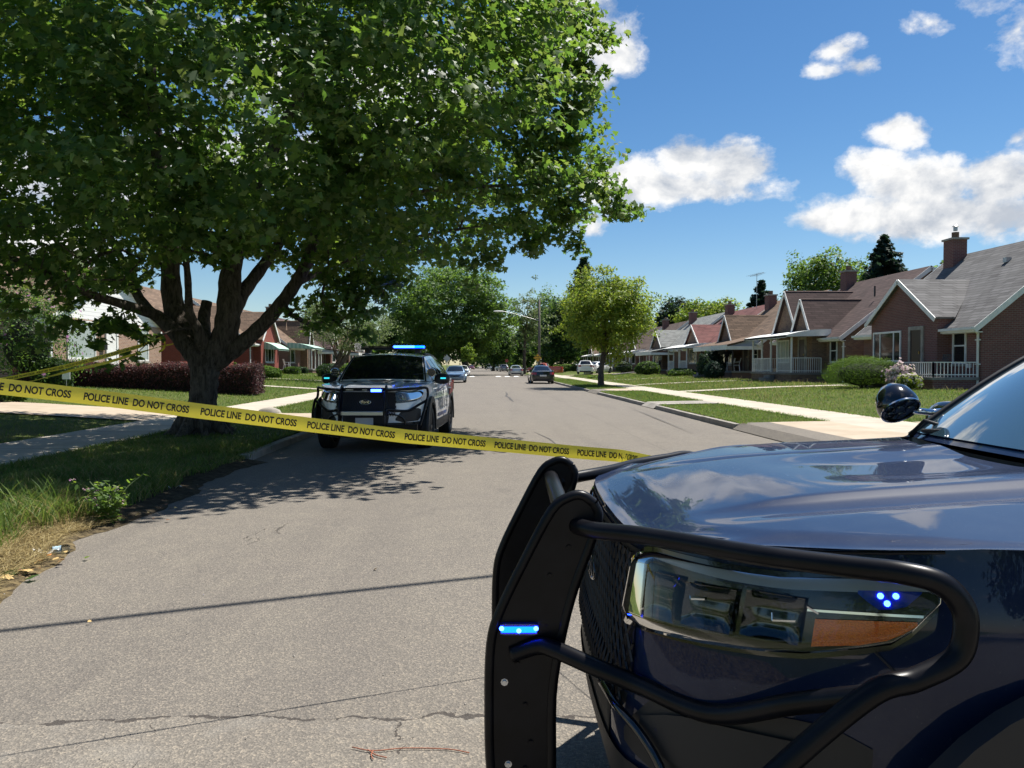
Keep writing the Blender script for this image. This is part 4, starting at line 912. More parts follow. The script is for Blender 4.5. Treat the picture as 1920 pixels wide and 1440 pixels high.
# ------------------------------------------------------------------ houses
HR, HL = 20.0, -19.0
EAVE, RIDGE, DEP = 2.78, 6.25, 4.7                       # above the plot: eave, ridge; half the depth
class House:
    def __init__(s, name, label, side, y0, y1, wallm, roofm, eave=EAVE, ridge=RIDGE, dep=DEP, loc_group='brick houses along the street', ztop=None):
        s.side = side; s.y0, s.y1 = y0, y1; s.xf = HR if side > 0 else HL; s.zb = .5 if side > 0 else .68
        s.eave, s.ridge, s.dep = eave, ridge, dep; s.wallm, s.roofm = wallm, roofm
        s.root = thing(name, label, 'house', (s.xf, (y0+y1)/2, s.zb), 0, loc_group)
        s.o = Vector((s.xf, (y0+y1)/2, s.zb)); s.slope = (ridge-eave)/dep
        w = MB(); E_ = eave; P0, P1 = 0, 2*dep
        for y in (y0, y1): w.poly([s.L(y, P0, -.4), s.L(y, P1, -.4), s.L(y, P1, E_), s.L(y, dep, ridge), s.L(y, P0, E_)])
        for p in (P0, P1): w.quad(s.L(y0, p, -.4), s.L(y1, p, -.4), s.L(y1, p, E_), s.L(y0, p, E_))
        s.wall = w.build('wall', wallm, s.root, fix=True)
        r = MB(); ov, go, th = .42, .16, .13
        for sg in (0, 1):
            f = (lambda p: p) if sg == 0 else (lambda p: 2*dep-p)
            r.slab([s.L(y0-go, f(-ov), E_-ov*s.slope+.06), s.L(y1+go, f(-ov), E_-ov*s.slope+.06), s.L(y1+go, f(dep), ridge+.06), s.L(y0-go, f(dep), ridge+.06)], th)
        s.roof = r.build('roof', roofm, s.root)
        tr = MB()
        for y in (y0-go-.012, y1+go+.012):
            for f in ((lambda p: p), (lambda p: 2*dep-p)):
                tr.bar(s.L(y, f(-ov), E_-ov*s.slope-.06), s.L(y, f(dep), ridge-.06), .03, .22)
        tr.bar(s.L(y0-go, -ov-.02, E_-ov*s.slope-.02), s.L(y1+go, -ov-.02, E_-ov*s.slope-.02), .04, .20)
        tr.box(*s.bx(y0-.05, y1+.05, -ov+.05, -.003, E_-ov*s.slope-.14, E_-ov*s.slope-.10))
        tr.build('trim', M_WHT, s.root)
        gt = MB().bar(s.L(y0-.2, -ov-.09, E_-ov*s.slope+.02), s.L(y1+.2, -ov-.09, E_-ov*s.slope+.02), .11, .11); gt.build('gutter', M_WHT, s.root)
    def L(s, y, p, z):                                   # street position, depth into the plot, height above it -> local to the root
        return Vector(((p if s.side > 0 else -p), y-s.o.y, z))
    def bx(s, ya, yb, pa, pb, za, zb):
        a = s.L(ya, pa, za); b = s.L(yb, pb, zb)
        return (min(a.x, b.x), min(a.y, b.y), min(a.z, b.z), max(a.x, b.x), max(a.y, b.y), max(a.z, b.z))
    def downspout(s, y, z0=0.0, p=-.06, kick=True):
        m = MB(); e = s.eave-.3
        m.tube([s.L(y, -.45, e), s.L(y, p, e-.22), s.L(y, p, .75), s.L(y-.0, p-(.22 if kick else 0), .45), s.L(y, p-(.24 if kick else 0), z0)], .05, 8)
        for zz in (e-.5, 1.0): m.box(*s.bx(y-.11, y+.11, p-.055, p+.055, zz, zz+.05))
        m.build('downspout', M_WHT, s.root, smooth=40)
    def gable(s, yc, hg, za, zf, pf=-.60, siding=None, name='gable'):      # street-facing cross gable
        m = MB().poly([s.L(yc-hg, pf, -.3), s.L(yc+hg, pf, -.3), s.L(yc+hg, pf, zf), s.L(yc, pf, za), s.L(yc-hg, pf, zf)])
        ph = (za-s.eave)/s.slope
        m.quad(s.L(yc-hg, pf, -.3), s.L(yc-hg, pf, zf), s.L(yc-hg, .1, zf), s.L(yc-hg, .1, -.3)).quad(s.L(yc+hg, pf, -.3), s.L(yc+hg, pf, zf), s.L(yc+hg, .1, zf), s.L(yc+hg, .1, -.3))
        g_ = m.build(name, siding or s.wallm, s.root)
        r = MB(); ov = .22; sl = (za-zf)/hg
        pz = max(0.02, (zf-.2-s.eave)/s.slope)
        for sg in (1, -1):
            r.slab([s.L(yc, pf-ov, za+.10), s.L(yc, ph+.25, za+.10), s.L(yc+sg*(hg+.18), pz, zf-.18*sl+.10), s.L(yc+sg*(hg+.18), pf-ov, zf-.18*sl+.10)], .10)
        r.build('gable_roof', s.roofm, s.root)
        t_ = MB()
        for sg in (1, -1): t_.bar(s.L(yc-sg*.0, pf-ov-.02, za+.0), s.L(yc+sg*(hg+.2), pf-ov-.02, zf-.2*sl), .035, .20)
        t_.build('gable_trim', M_WHT, s.root)
        return g_
    def window(s, ya, yb, za, zb, p=-.0, mull=(), rails=(), pane=None, fr=.085, sill=True):
        m = MB(); d0, d1 = p-.05, p+.02
        for (a, b_, c_, d_) in ((ya-fr, ya, za-fr, zb+fr), (yb, yb+fr, za-fr, zb+fr), (ya, yb, zb, zb+fr), (ya, yb, za-fr, za)): m.box(*s.bx(a, b_, d0, d1, c_, d_))
        for q in mull: m.box(*s.bx(q-.035, q+.035, d0+.012, d1, za, zb))
        for q in rails: m.box(*s.bx(ya, yb, d0+.015, d1, q-.03, q+.03))
        w_ = m.build('window', M_WHT, s.root)
        x = MB().quad(s.L(ya, p-.012, za), s.L(yb, p-.012, za), s.L(yb, p-.012, zb), s.L(ya, p-.012, zb)); x.build('pane', pane or M_GLASS, w_)
        if sill: MB().box(*s.bx(ya-fr-.04, yb+fr+.04, p-.12, p+.02, za-fr-.09, za-fr-.004)).build('sill', M_STONE, w_)
        return w_
    def door(s, ya, yb, za, zb, p=-.0, dm=None, fm=None, fr=.16, handle=True):
        m = MB()
        for (a, b_, c_, d_) in ((ya-fr, ya, za, zb+fr), (yb, yb+fr, za, zb+fr), (ya, yb, zb, zb+fr)): m.box(*s.bx(a, b_, p-.07, p+.02, c_, d_))
        d = MB().box(*s.bx(ya, yb, p-.035, p+.02, za, zb)).build('door', dm or M_DOORD, s.root)
        m.build('door_surround', fm or M_STONE, s.root)
        k = MB().box(*s.bx(ya+.08, ya+.13, p-.09, p-.03, za+.98, za+1.1))
        if handle: k.build('handle', M_BRASS, d)
        return d
    def chimney(s, yc, pc, ztop, wy=.8, wp=.7, flue=True):
        c = MB().box(*s.bx(yc-wy/2, yc+wy/2, pc-wp/2, pc+wp/2, s.eave, ztop)).build('chimney', s.chm if hasattr(s, 'chm') else s.wallm, s.root)
        k = MB().box(*s.bx(yc-wy/2-.07, yc+wy/2+.07, pc-wp/2-.07, pc+wp/2+.07, ztop, ztop+.10))
        k.build('chimney_cap', M_STONE, c)
        if flue: MB().lathe([(.17, ztop+.1), (.17, ztop+.42), (.13, ztop+.42), (.13, ztop+.1)], 12, 'z', tuple(s.L(yc, pc, 0))).build('flue', S_TAN, c)
    def porch(s, ya, yb, depth=2.0, top=.5, rail=(), rmat=None, posts=(), steps=None, wallm=None, hh=.85, gap=.13):
        d = MB().box(*s.bx(ya, yb, -depth, -.002, -.4, top-.12)).build('porch_base', wallm or s.wallm, s.root)
        MB().box(*s.bx(ya-.06, yb+.06, -depth-.06, -.002, top-.12, top)).build('porch_floor', M_DECK, s.root)
        for (a, b_) in rail:                             # each rail: ((y,p),(y,p))
            m = MB(); A = Vector(a); B_ = Vector(b_); n = max(2, int((B_-A).length/gap))
            for zz in (.10, hh): m.bar(s.L(A.x, A.y, top+zz), s.L(B_.x, B_.y, top+zz), .045, .04)
            for k in range(n+1):
                q = A.lerp(B_, k/n); wd = .045 if k in (0, n) else .022
                m.bar(s.L(q.x, q.y, top), s.L(q.x, q.y, top+hh), wd, wd)
            m.build('railing', rmat or M_WHT, s.root)
        for (y, p, z1) in posts: MB().bar(s.L(y, p, top), s.L(y, p, z1), .09, .09).build('column', rmat or M_WHT, s.root)
        if steps:
            y_a, y_b, n = steps
            for k in range(n): MB().box(*s.bx(y_a, y_b, -depth-.07-.3*(k+1), -depth-.07-.3*k-.004, -.4, top-.17*(k+1))).build('step', M_DECK, s.root)
    def awning(s, ya, yb, zt, zf, depth=2.1, p0=0.0, m=None, ends=True, name='awning', curve=.16, skirt=.14):
        P = []; P2 = []
        for k in range(9):
            q = k/8; z = zt+(zf-zt)*q+curve*math.sin(math.pi*q)*.6
            P.append([s.L(ya+(yb-ya)*j/20, p0-.01-depth*q, z) for j in range(21)]); 
        P.append([s.L(ya+(yb-ya)*j/20, p0-.01-depth, zf-skirt*(1 if j % 2 else .8)) for j in range(21)])
        mb = MB().grid(P)
        mb.grid([[a-Vector((0, 0, .03)) for a in row] for row in P], flip=True)
        if ends:
            for j in (0, 20): mb.poly([row[j] for row in P]+[s.L(ya if j == 0 else yb, p0-.01, zf-.05)])
        mb.build(name, m or M_WHT, s.root, smooth=40, fix=False)
    def porch_roof(s, ya, yb, zt, zf, depth=2.4, m=None, side_m=None, p0=.35, fascia=.26):
        r = MB().slab([s.L(ya-.15, p0, zt), s.L(yb+.15, p0, zt), s.L(yb+.15, -depth-.2, zf), s.L(ya-.15, -depth-.2, zf)], .10); r.build('porch_roof', m or s.roofm, s.root)
        f = MB().box(*s.bx(ya-.16, yb+.16, -depth-.24, -depth-.19, zf-.11-fascia, zf-.02))
        f.box(*s.bx(ya-.16, ya-.13, -depth-.185, -.01, zf-.11-fascia, zf-.12)); f.box(*s.bx(yb+.13, yb+.16, -depth-.185, -.01, zf-.11-fascia, zf-.12))
        f.build('fascia', M_WHT, s.root)
        for y in (ya-.02, yb+.02): MB().poly([s.L(y, -depth-.1, zf-.13), s.L(y, p0-.05, zf-.13), s.L(y, p0-.05, zt-.11)]).build('gable_end', side_m or M_GREY, s.root)
    def vent(s, y, p):
        z = s.eave+p*s.slope
        MB().box(*s.bx(y-.12, y+.12, p-.12, p+.12, z+.02, z+.24)).build('roof_vent', M_GALV, s.roof)

NB = 'brick bungalows on the right side of the street'
# R1 nearest on the right
h = House('brick_house', 'dark red brick house with grey shingle roof and tall chimney nearest on the right', 1, 29.6, 39.0, B_RED, S_GRY, loc_group=NB, ridge=6.6)
h.gable(34.35, 2.72, 4.85, 3.05)
h.window(34.45, 36.75, 1.22, 2.50, p=-.60, mull=(35.0, 36.2)); h.door(32.72, 33.55, .5, 2.55, p=-.60)
h.window(30.62, 31.36, 1.12, 2.42, rails=(1.8,)); h.downspout(29.75, .0, kick=False)
h.porch(29.75, 34.6, 1.9, .5, rail=(((29.8, -1.85), (33.0, -1.85)), ((29.8, -1.85), (29.8, -.05))), steps=(33.1, 34.5, 2), gap=.15, hh=.60)
h.chimney(38.0, 4.2, 7.35, .82, .72); h.vent(33.0, 3.4)
m_ = MB().lathe([(.10, 7.85), (.10, 8.05), (.16, 8.07), (.05, 8.16), (.001, 8.16)], 12, 'z', tuple(h.L(38.0, 4.2, 0))).build('flue_hood', M_GALV, h.root)
MB().box(*h.bx(30.2, 30.36, -.16, -.003, .88, 1.05)).build('meter_box', M_PLAST, h.root)
# R2
h = House('brick_house', 'brown brick house with maroon roof, twin pointed gables and white porch awning', 1, 41.0, 50.4, B_MIX, S_MAR, loc_group=NB, ridge=6.4); h.chm = B_RED
h.gable(47.5, 1.8, 5.6, 3.1); h.gable(44.5, 1.15, 4.85, 3.1, pf=-.85)
h.window(47.2, 48.9, 1.2, 2.5, p=-.60, mull=(47.65, 48.45), pane=M_BLIND); h.door(44.2, 45.0, .55, 2.5, p=-.85); h.window(42.0, 42.7, 1.2, 2.4, rails=(1.8,))
h.downspout(41.1, kick=False)
h.porch(43.0, 49.4, 2.2, .55, rail=(((43.1, -2.15), (45.2, -2.15)), ((46.2, -2.15), (49.3, -2.15)), ((43.1, -2.15), (43.1, -.4)), ((49.3, -2.15), (49.3, -.1))), posts=((43.1, -2.15, 2.6), (45.2, -2.15, 2.6), (46.2, -2.15, 2.6), (49.3, -2.15, 2.6), (47.7, -2.15, 2.6)), steps=(45.3, 46.3, 2), gap=.12)
h.awning(42.7, 49.7, 3.05, 2.72, 2.6)
h.chimney(49.7, 4.4, 7.15, .85, .7); MB().lathe([(.05, 4.9), (.05, 5.5)], 8, 'z', tuple(h.L(42.5, 2.4, 0))).build('vent_pipe', M_BLACK, h.root)
# R3
h = House('brick_house', 'brown brick house with tan roof sweeping over an open porch with white chairs', 1, 53.2, 62.6, B_BRN, S_TAN, loc_group=NB, ridge=6.3); h.chm = B_RED
h.gable(59.4, 1.45, 4.85, 3.05, siding=B_MIX)
h.porch_roof(53.4, 61.6, 3.15, 2.45, 2.4)
h.window(58.2, 60.4, 1.15, 2.3, p=-.60, mull=(58.8, 59.8)); h.door(56.2, 57.1, .55, 2.45); h.window(54.3, 55.0, 1.1, 2.35, rails=(1.75,))
h.awning(57.9, 60.8, 2.42, 1.92, .8, p0=-.60, m=M_DKAWN, name='window_awning', curve=.05)
h.downspout(53.3); h.porch(53.4, 61.4, 2.2, .55, posts=((53.5, -2.1, 2.3), (57.5, -2.1, 2.3), (61.2, -2.1, 2.3)), steps=(59.6, 61.0, 2), rmat=M_BLACK)
h.chimney(62.0, 3.9, 6.7, .85, .7); h.vent(55.2, 2.6); h.vent(56.6, 3.0)
mm_ = MB().box(*h.bx(52.6, 53.195, .5, .9, .25, .75)); mm_.build('gas_meter', M_GALV, h.root)
MB().box(*h.bx(53.1, 53.195, 2.4, 2.6, .6, .8)).build('meter_box', M_PLAST, h.root)
# R4
h = House('brick_house', 'brick house with bright red shingle roof and white metal porch awning', 1, 63.4, 73.4, B_MIX, S_RED, loc_group=NB, ridge=6.2); h.chm = B_RED
h.gable(69.0, 2.3, 4.6, 2.95); h.window(67.9, 70.2, 1.2, 2.4, p=-.60, mull=(68.4, 69.6)); h.door(66.2, 67.0, .5, 2.4); h.window(64.6, 65.4, 1.1, 2.3, rails=(1.7,))
h.porch(65.6, 72.4, 2.2, .5, posts=((65.7, -2.1, 2.5), (68.0, -2.1, 2.5), (70.2, -2.1, 2.5), (72.2, -2.1, 2.5)), rail=(((65.7, -2.1), (68.0, -2.1)), ((70.2, -2.1), (72.2, -2.1))))
h.awning(65.3, 72.7, 2.95, 2.55, 2.5); h.downspout(63.5); h.chimney(72.7, 4.0, 6.75, .85, .7)
ant = MB(); base = h.L(66.6, 4.4, 6.0); ant.tube([base, base+Vector((0, 0, 3.1))], .025, 6); ant.bar(base+Vector((-.1, 1.4, 3.0)), base+Vector((.1, -1.4, 3.05)), .025)
for k in range(7): ant.bar(base+Vector((-.55+.03*k, 1.2-.4*k, 3.02)), base+Vector((.55-.03*k, 1.2-.4*k, 3.02)), .014)
ant.build('tv_antenna', M_GALV, h.root)
# R5
h = House('brick_house', 'brick house with pale grey roof and ramp beside its shaded porch', 1, 76.0, 86.6, B_BRN, S_PAL, loc_group=NB, ridge=6.3); h.chm = B_RED
h.gable(83.3, 2.4, 4.75, 2.95, siding=B_MIX); h.window(82.2, 84.2, 1.2, 2.4, p=-.60, mull=(82.7, 83.7)); h.door(80.2, 81.0, .5, 2.4)
h.porch_roof(78.4, 86.2, 2.95, 2.4, 2.2, side_m=B_BRN); h.porch(78.4, 86.2, 2.1, .5, posts=((79.0, -2, 2.2), (82.3, -2, 2.2), (86, -2, 2.2)))
h.downspout(76.1); h.chimney(85.6, 4.0, 6.9, .9, .7)
MB().slab([h.L(77.6, -2.2, .5), h.L(78.4, -2.2, .5), h.L(78.4, -6.5, .02), h.L(77.6, -6.5, .02)], .08).bar(h.L(77.6, -2.2, 1.2), h.L(77.6, -6.5, .8), .04).build('ramp', M_DECK, h.root)
# R6.. further along, mostly behind the young tree
for y0, wm, rm, lb_ in ((89.6, B_RED, S_BRN, 'brick house with brown roof beyond the pale grey roof'), (102, B_BRN, S_MAR, 'far brick house with maroon roof behind the young yellow green tree'), (114.5, B_RED, S_GRY, 'far brick house with grey roof beyond the driveway sedan'), (127, B_BRN, S_TAN, 'farthest brick house with tan roof on the right')):
    h = House('brick_house', lb_, 1, y0, y0+9.8, wm, rm, loc_group=NB); h.chm = B_RED
    h.gable(y0+6.8, 2.2, 4.7, 2.95); h.window(y0+5.8, y0+7.8, 1.2, 2.4, p=-.60); h.door(y0+3.6, y0+4.4, .5, 2.4); h.chimney(y0+8.8, 4.0, 6.8, .85, .7); h.downspout(y0+.1)
    h.porch(y0+2.5, y0+8, 2, .5, posts=((y0+2.6, -1.9, 2.5), (y0+5.2, -1.9, 2.5), (y0+7.9, -1.9, 2.5))); h.awning(y0+2.3, y0+8.2, 2.9, 2.5, 2.3)
NL = 'brick bungalows on the left side of the street'
# L1 behind the maple
h = House('brick_house', 'pinkish brick house with white siding gable and white door behind the maple', -1, 33.2, 44.3, B_PNK, S_TAN, loc_group=NL, ridge=6.4, eave=2.95)
h.gable(38.6, 5.5, 5.6, 2.95, pf=-.60, siding=M_SIDING, name='siding_gable')
MB().poly([h.L(33.25, -.62, -.3), h.L(44.2, -.62, -.3), h.L(44.2, -.62, 2.93), h.L(33.25, -.62, 2.93)]).build('front_wall', B_PNK, h.root)
h.window(34.4, 36.7, 1.15, 2.78, p=-.625, pane=M_BLIND); h.door(37.9, 38.8, .3, 2.6, p=-.625, dm=M_WHT, fm=M_WHT); h.window(41.3, 42.4, 1.1, 2.75, p=-.625, rails=(1.95,), pane=M_BLIND)
MB().box(*h.bx(37.3, 37.62, -.80, -.63, 1.55, 1.9)).build('mailbox', M_BLACK, h.root); h.porch(37.2, 39.6, 1.4, .3, wallm=B_PNK)
# L2 mostly behind the maple trunk
h = House('brick_house', 'bright red brick house behind the maple trunk with tan roof', -1, 48.6, 58.4, B_RUB, S_TAN, loc_group=NL)
h.gable(54.5, 2.4, 4.9, 2.95, siding=B_RUB); h.window(53.3, 55.6, 1.2, 2.4, p=-.60, mull=(53.8, 55)); h.door(50.6, 51.5, .4, 2.4); h.chimney(50, 4, 6.9)
# L3
h = House('brick_house', 'red brick house with tan roof and striped green window awning left of the police SUV', -1, 62.6, 71.6, B_RUB, S_TAN, loc_group=NL)
h.gable(66.4, 2.5, 5.3, 3.0, siding=B_RUB); h.window(65.2, 67.6, 1.1, 2.25, p=-.60, mull=(65.9, 66.9)); h.awning(64.8, 68.4, 2.75, 2.2, 1.2, p0=-.60, m=M_GREEN, name='window_awning', curve=.14)
h.door(69.6, 70.4, .4, 2.4); h.downspout(62.75); h.chimney(70.6, 4, 6.9); h.porch(68.6, 71.4, 2, .4)
# L4
h = House('brick_house', 'brick house with long green porch awning and pointed stone doorway', -1, 75.2, 84.4, B_BRN, S_TAN, loc_group=NL)
h.gable(81.2, .95, 5.4, 3.2, siding=B_MIX, pf=-.7); h.door(80.8, 81.6, .4, 2.5, p=-.7); h.awning(74.8, 79.6, 3.0, 2.5, 2.6, m=M_GREEN, curve=.2); h.window(76.0, 77.6, 1.1, 2.3)
h.porch(74.9, 79.5, 2.4, .4, posts=((75, -2.3, 2.6), (76.6, -2.3, 2.6), (78.2, -2.3, 2.6), (79.4, -2.3, 2.6)), steps=(79.6, 81, 2)); h.chimney(83.4, 4, 7)
tri = MB().poly([h.L(79, 1.2, 4.4), h.L(79.6, 1.2, 4.4), h.L(79.3, 1.2, 5.3)]).build('dormer_vent', B_MIX, h.roof)
for y0, wm, rm, lb_ in ((88, B_RED, S_MAR, 'dark brick house behind the thin leafed tree left of the police SUV'), (100.5, B_BRN, S_TAN, 'far brick house with tan roof behind the thin leafed tree'), (113, B_RED, S_GRY, 'farthest brick house on the left beside the big round tree')):
    h = House('brick_house', lb_, -1, y0, y0+9.6, wm, rm, loc_group=NL)
    h.gable(y0+6.8, 2.2, 4.7, 2.95); h.window(y0+5.8, y0+7.8, 1.2, 2.4, p=-.60); h.door(y0+3.6, y0+4.4, .4, 2.4); h.porch(y0+.4, y0+5, 2.4, .4, posts=((y0+.5, -2.3, 2.5), (y0+2.6, -2.3, 2.5), (y0+4.9, -2.3, 2.5))); h.porch_roof(y0+.4, y0+5.2, 2.95, 2.45, 2.5)
# L0 at the left edge of the frame
h = House('siding_house', 'grey blue siding house end at the left edge behind the flowering shrub', -1, 17.0, 28.2, M_GREY, S_TAN, loc_group=NL, ridge=6.9); h.gable(22, 3, 5.4, 3); h.window(20.8, 23.2, 1.2, 2.4, p=-.60)

# ------------------------------------------------------------------ street furniture
def post_sign(name, label, base, size, zc, facing_away, legend=None):
    o = thing(name, label, 'sign', base); m = MB()
    m.box(-.03, -.015, -.1, .03, .015, zc+size*.75).build('post', M_GALV, o)
    hs_ = size/2*math.sqrt(2); yy = -.03
    pl = MB().prism([(0, -hs_), (hs_, 0), (0, hs_), (-hs_, 0)], lambda a, b: (a, yy, zc+b), lambda a, b: (a, yy+.006, zc+b)).build('sign_face', M_GALV if facing_away else mat('sign_yellow', (.80, .42, .02), .45), o, fix=True)
    if legend:
        for k, tx in enumerate(legend):
            vs, fs = text_mesh(tx, .20, 0, 1.0, .006); wd = max(v.x for v in vs)
            MB().add([(v.x-wd/2, yy-.004, zc+.06-.24*k+v.y) for v in vs], fs).build('sign_lettering', M_LETK, o)
        mb = MB()
        for a, b in (((0, -hs_+.05), (hs_-.05, 0)), ((hs_-.05, 0), (0, hs_-.05)), ((0, hs_-.05), (-hs_+.05, 0)), ((-hs_+.05, 0), (0, -hs_+.05))): mb.bar((a[0], yy-.003, zc+a[1]), (b[0], yy-.003, zc+b[1]), .02, .004, up=(0, 1, 0))
        mb.build('sign_border', M_LETK, o)
    return o
sp_ = at(1008, 671, 84); post_sign('warning_sign', 'yellow diamond warning sign reading SPEED HUMP above the black sedan', (sp_.x, sp_.y, .13), .64, sp_.z-.13, False, ('SPEED', 'HUMP'))
sp_ = at(838, 672, 66); post_sign('road_sign', 'unpainted back of a diamond road sign left of the blue sedan', (sp_.x, sp_.y, .13), .46, sp_.z-.13, True)
ss = thing('stop_sign', 'small faded red stop sign far down the street below the sparse tree', 'sign', (5.6, 172, .13))
MB().tube([(0, 0, 0), (0, 0, 2.6)], .03, 6).build('post', M_GALV, ss)
MB().prism([(math.cos(math.pi/8+k*math.pi/4)*.42, math.sin(math.pi/8+k*math.pi/4)*.42) for k in range(8)], lambda a, b: (a, -.04, 2.3+b), lambda a, b: (a, -.03, 2.3+b)).build('sign_face', mat('faded_red', (.30, .05, .05), .5), ss, fix=True)
pb_ = at(1011, 690, 92); up_ = thing('utility_pole', 'tall wooden utility pole with lamp arm behind the yellow sign', 'pole', (pb_.x, pb_.y, .1))
ht = at(1011, 562, 92).z-.1
MB().tube([(0, 0, -.2), (0, 0, ht*.5), (0, 0, ht)], [.17, .145, .12], 12).build('shaft', M_WOOD, up_, smooth=True)
ae = at(931, 583, 90)-Vector((pb_.x, pb_.y, .1))
MB().tube(catmull([(0, -.12, ae.z-1.05), (ae.x*.35, -.4, ae.z-.55), (ae.x*.75, -1.2, ae.z-.1), (ae.x*.9, ae.y*.8, ae.z)], 6), .03, 8).build('lamp_arm', M_GALV, up_, smooth=True)
lp = MB(); P = []
for i in range(9):
    th = math.pi*i/8; P.append([(ae.x+.55-math.cos(th)*.62-.3, -1.3+math.sin(th)**.6*.17*math.cos(2*math.pi*j/12), ae.z+math.sin(th)**.6*.085*math.sin(2*math.pi*j/12)) for j in range(13)])
lp.grid(P).build('lamp_head', M_PLAST, up_, smooth=True, fix=True)
pb_ = at(1112, 690, 118); u2 = thing('street_lamp', 'grey street lamp whose head shows at the edge of the young tree', 'street lamp', (pb_.x, pb_.y, .1)); ht2 = at(1066, 563, 118).z-.1
MB().tube([(0, 0, 0), (0, 0, ht2), (-1.4, -.2, ht2+.3), (-3.0, -.4, ht2+.35)], [.10, .07, .04, .035], 8).build('shaft', M_GALV, u2, smooth=True); MB().lathe([(.001, -.3), (.12, -.2), (.14, .1), (.001, .3)], 10, 'x', (-3.2, -.4, ht2+.35)).build('lamp_head', M_PLAST, u2, smooth=True)
# pole beside the camera that carries the cable whose shadow crosses the road
pl_ = thing('utility_pole', 'weathered utility pole on the verge just left of the camera', 'pole', (-4.9, 5.2, .1))
MB().tube([(0, 0, -.3), (0, 0, 4), (0, 0, 7.6)], [.16, .14, .12], 12).build('shaft', M_WOOD, pl_, smooth=True)
gp1 = G(0, 1187); gp2 = G(925, 1088)
def up_sun(p, z): return p+SUN_TO*(z/SUN_TO.z)
a_, b_ = up_sun(gp1, 6.8), up_sun(gp2, 6.8); dv = b_-a_
cab = [a_-dv*3.2, a_, (a_+b_)/2+Vector((0, 0, -.05)), b_, b_+dv*1.2, b_+dv*6]
tag(MB().tube(cab, .031, 6).build('utility_cable', M_BLACK, smooth=True), 'black overhead cable whose thin shadow crosses the road in the foreground', 'cable')
pl_.location = (cab[0].x-.15, cab[0].y, .1)
# globe lamp on a lawn post, white board, garden bits
p = G(1044, 694); gl_ = thing('globe_lamp', 'white globe lamp on a black post on the far lawn', 'lamp', (p.x, p.y, p.z)); z_ = at(1044.5, 679, p.dot(FWD)).z-p.z
MB().tube([(0, 0, 0), (0, 0, z_-.2)], .04, 8).build('post', M_BLACK, gl_); MB().lathe([(.001, z_-.22)]+[(.22*math.sin(math.pi*k/10), z_-.22*math.cos(math.pi*k/10)) for k in range(1, 10)]+[(.001, z_+.22)], 16).build('globe', M_PLAST, gl_, smooth=True)
p = G(1101, 703); wb = thing('notice_board', 'blank white lawn board standing before the driveway hatchback', 'sign', (p.x, p.y, p.z)); 
MB().box(-.42, -.02, .12, .42, .02, 1.0).build('board', M_PLAST, wb); MB().box(-.36, -.015, -.1, -.32, .015, .12).build('leg', M_GALV, wb); MB().box(.32, -.015, -.1, .36, .015, .12).build('leg', M_GALV, wb)
p = Vector((-13.2, 26.5, .5)); s_ = at(124, 704, p.dot(FWD)); wsg = thing('lawn_sign', 'small white lawn sign at the left end of the purple hedge', 'sign', (s_.x, s_.y, gz(s_.x)))
MB().box(-.13, -.01, s_.z-gz(s_.x)-.13, .13, .01, s_.z-gz(s_.x)+.13).build('board', M_PLAST, wsg); MB().tube([(0, .015, -.05), (0, .015, s_.z-gz(s_.x))], .01, 6).build('stake', M_GALV, wsg)
def chair(label, loc, rz, group):
    o = thing('garden_chair', label, 'chair', loc, rz, group)
    MB().box(-.24, -.22, .40, .24, .24, .43).build('seat', M_PLAST, o)
    b = MB()
    for k in range(5): b.bar((-.2+.1*k, .22, .43), (-.24+.12*k, .36, .92), .05, .012)
    b.bar((-.26, .36, .92), (.26, .36, .92), .04); b.build('backrest', M_PLAST, o)
    for sx in (-1, 1):
        MB().bar((sx*.25, -.24, .64), (sx*.25, .26, .66), .06, .03).bar((sx*.25, -.22, .64), (sx*.25, -.22, .43), .035).build('armrest', M_PLAST, o)
        for yy in (-.21, .24): MB().bar((sx*.22, yy, .41), (sx*.27, yy*1.2, 0), .045).build('leg', M_PLAST, o)
    return o
chair('white plastic chair on the right porch nearest the downspout', (18.5, 54.6, 1.05), math.radians(-110), 'white chairs on the tan roofed porch')
chair('white plastic chair beside the standing person on the right porch', (18.5, 55.9, 1.05), math.radians(-100), 'white chairs on the tan roofed porch')
chair('pale garden chair on the left porch under the green awning', (-17.6, 69.2, 1.08), math.radians(120), None)
chair('dark folding chair on the porch of the nearest right house', (18.8, 30.5, 1.0), math.radians(-90), None)
for ch in bpy.data.objects:
    if ch.parent and ch.parent.get('label', '').startswith('dark folding'): ch.data = ch.data.copy(); ch.data.materials[0] = M_TRIM

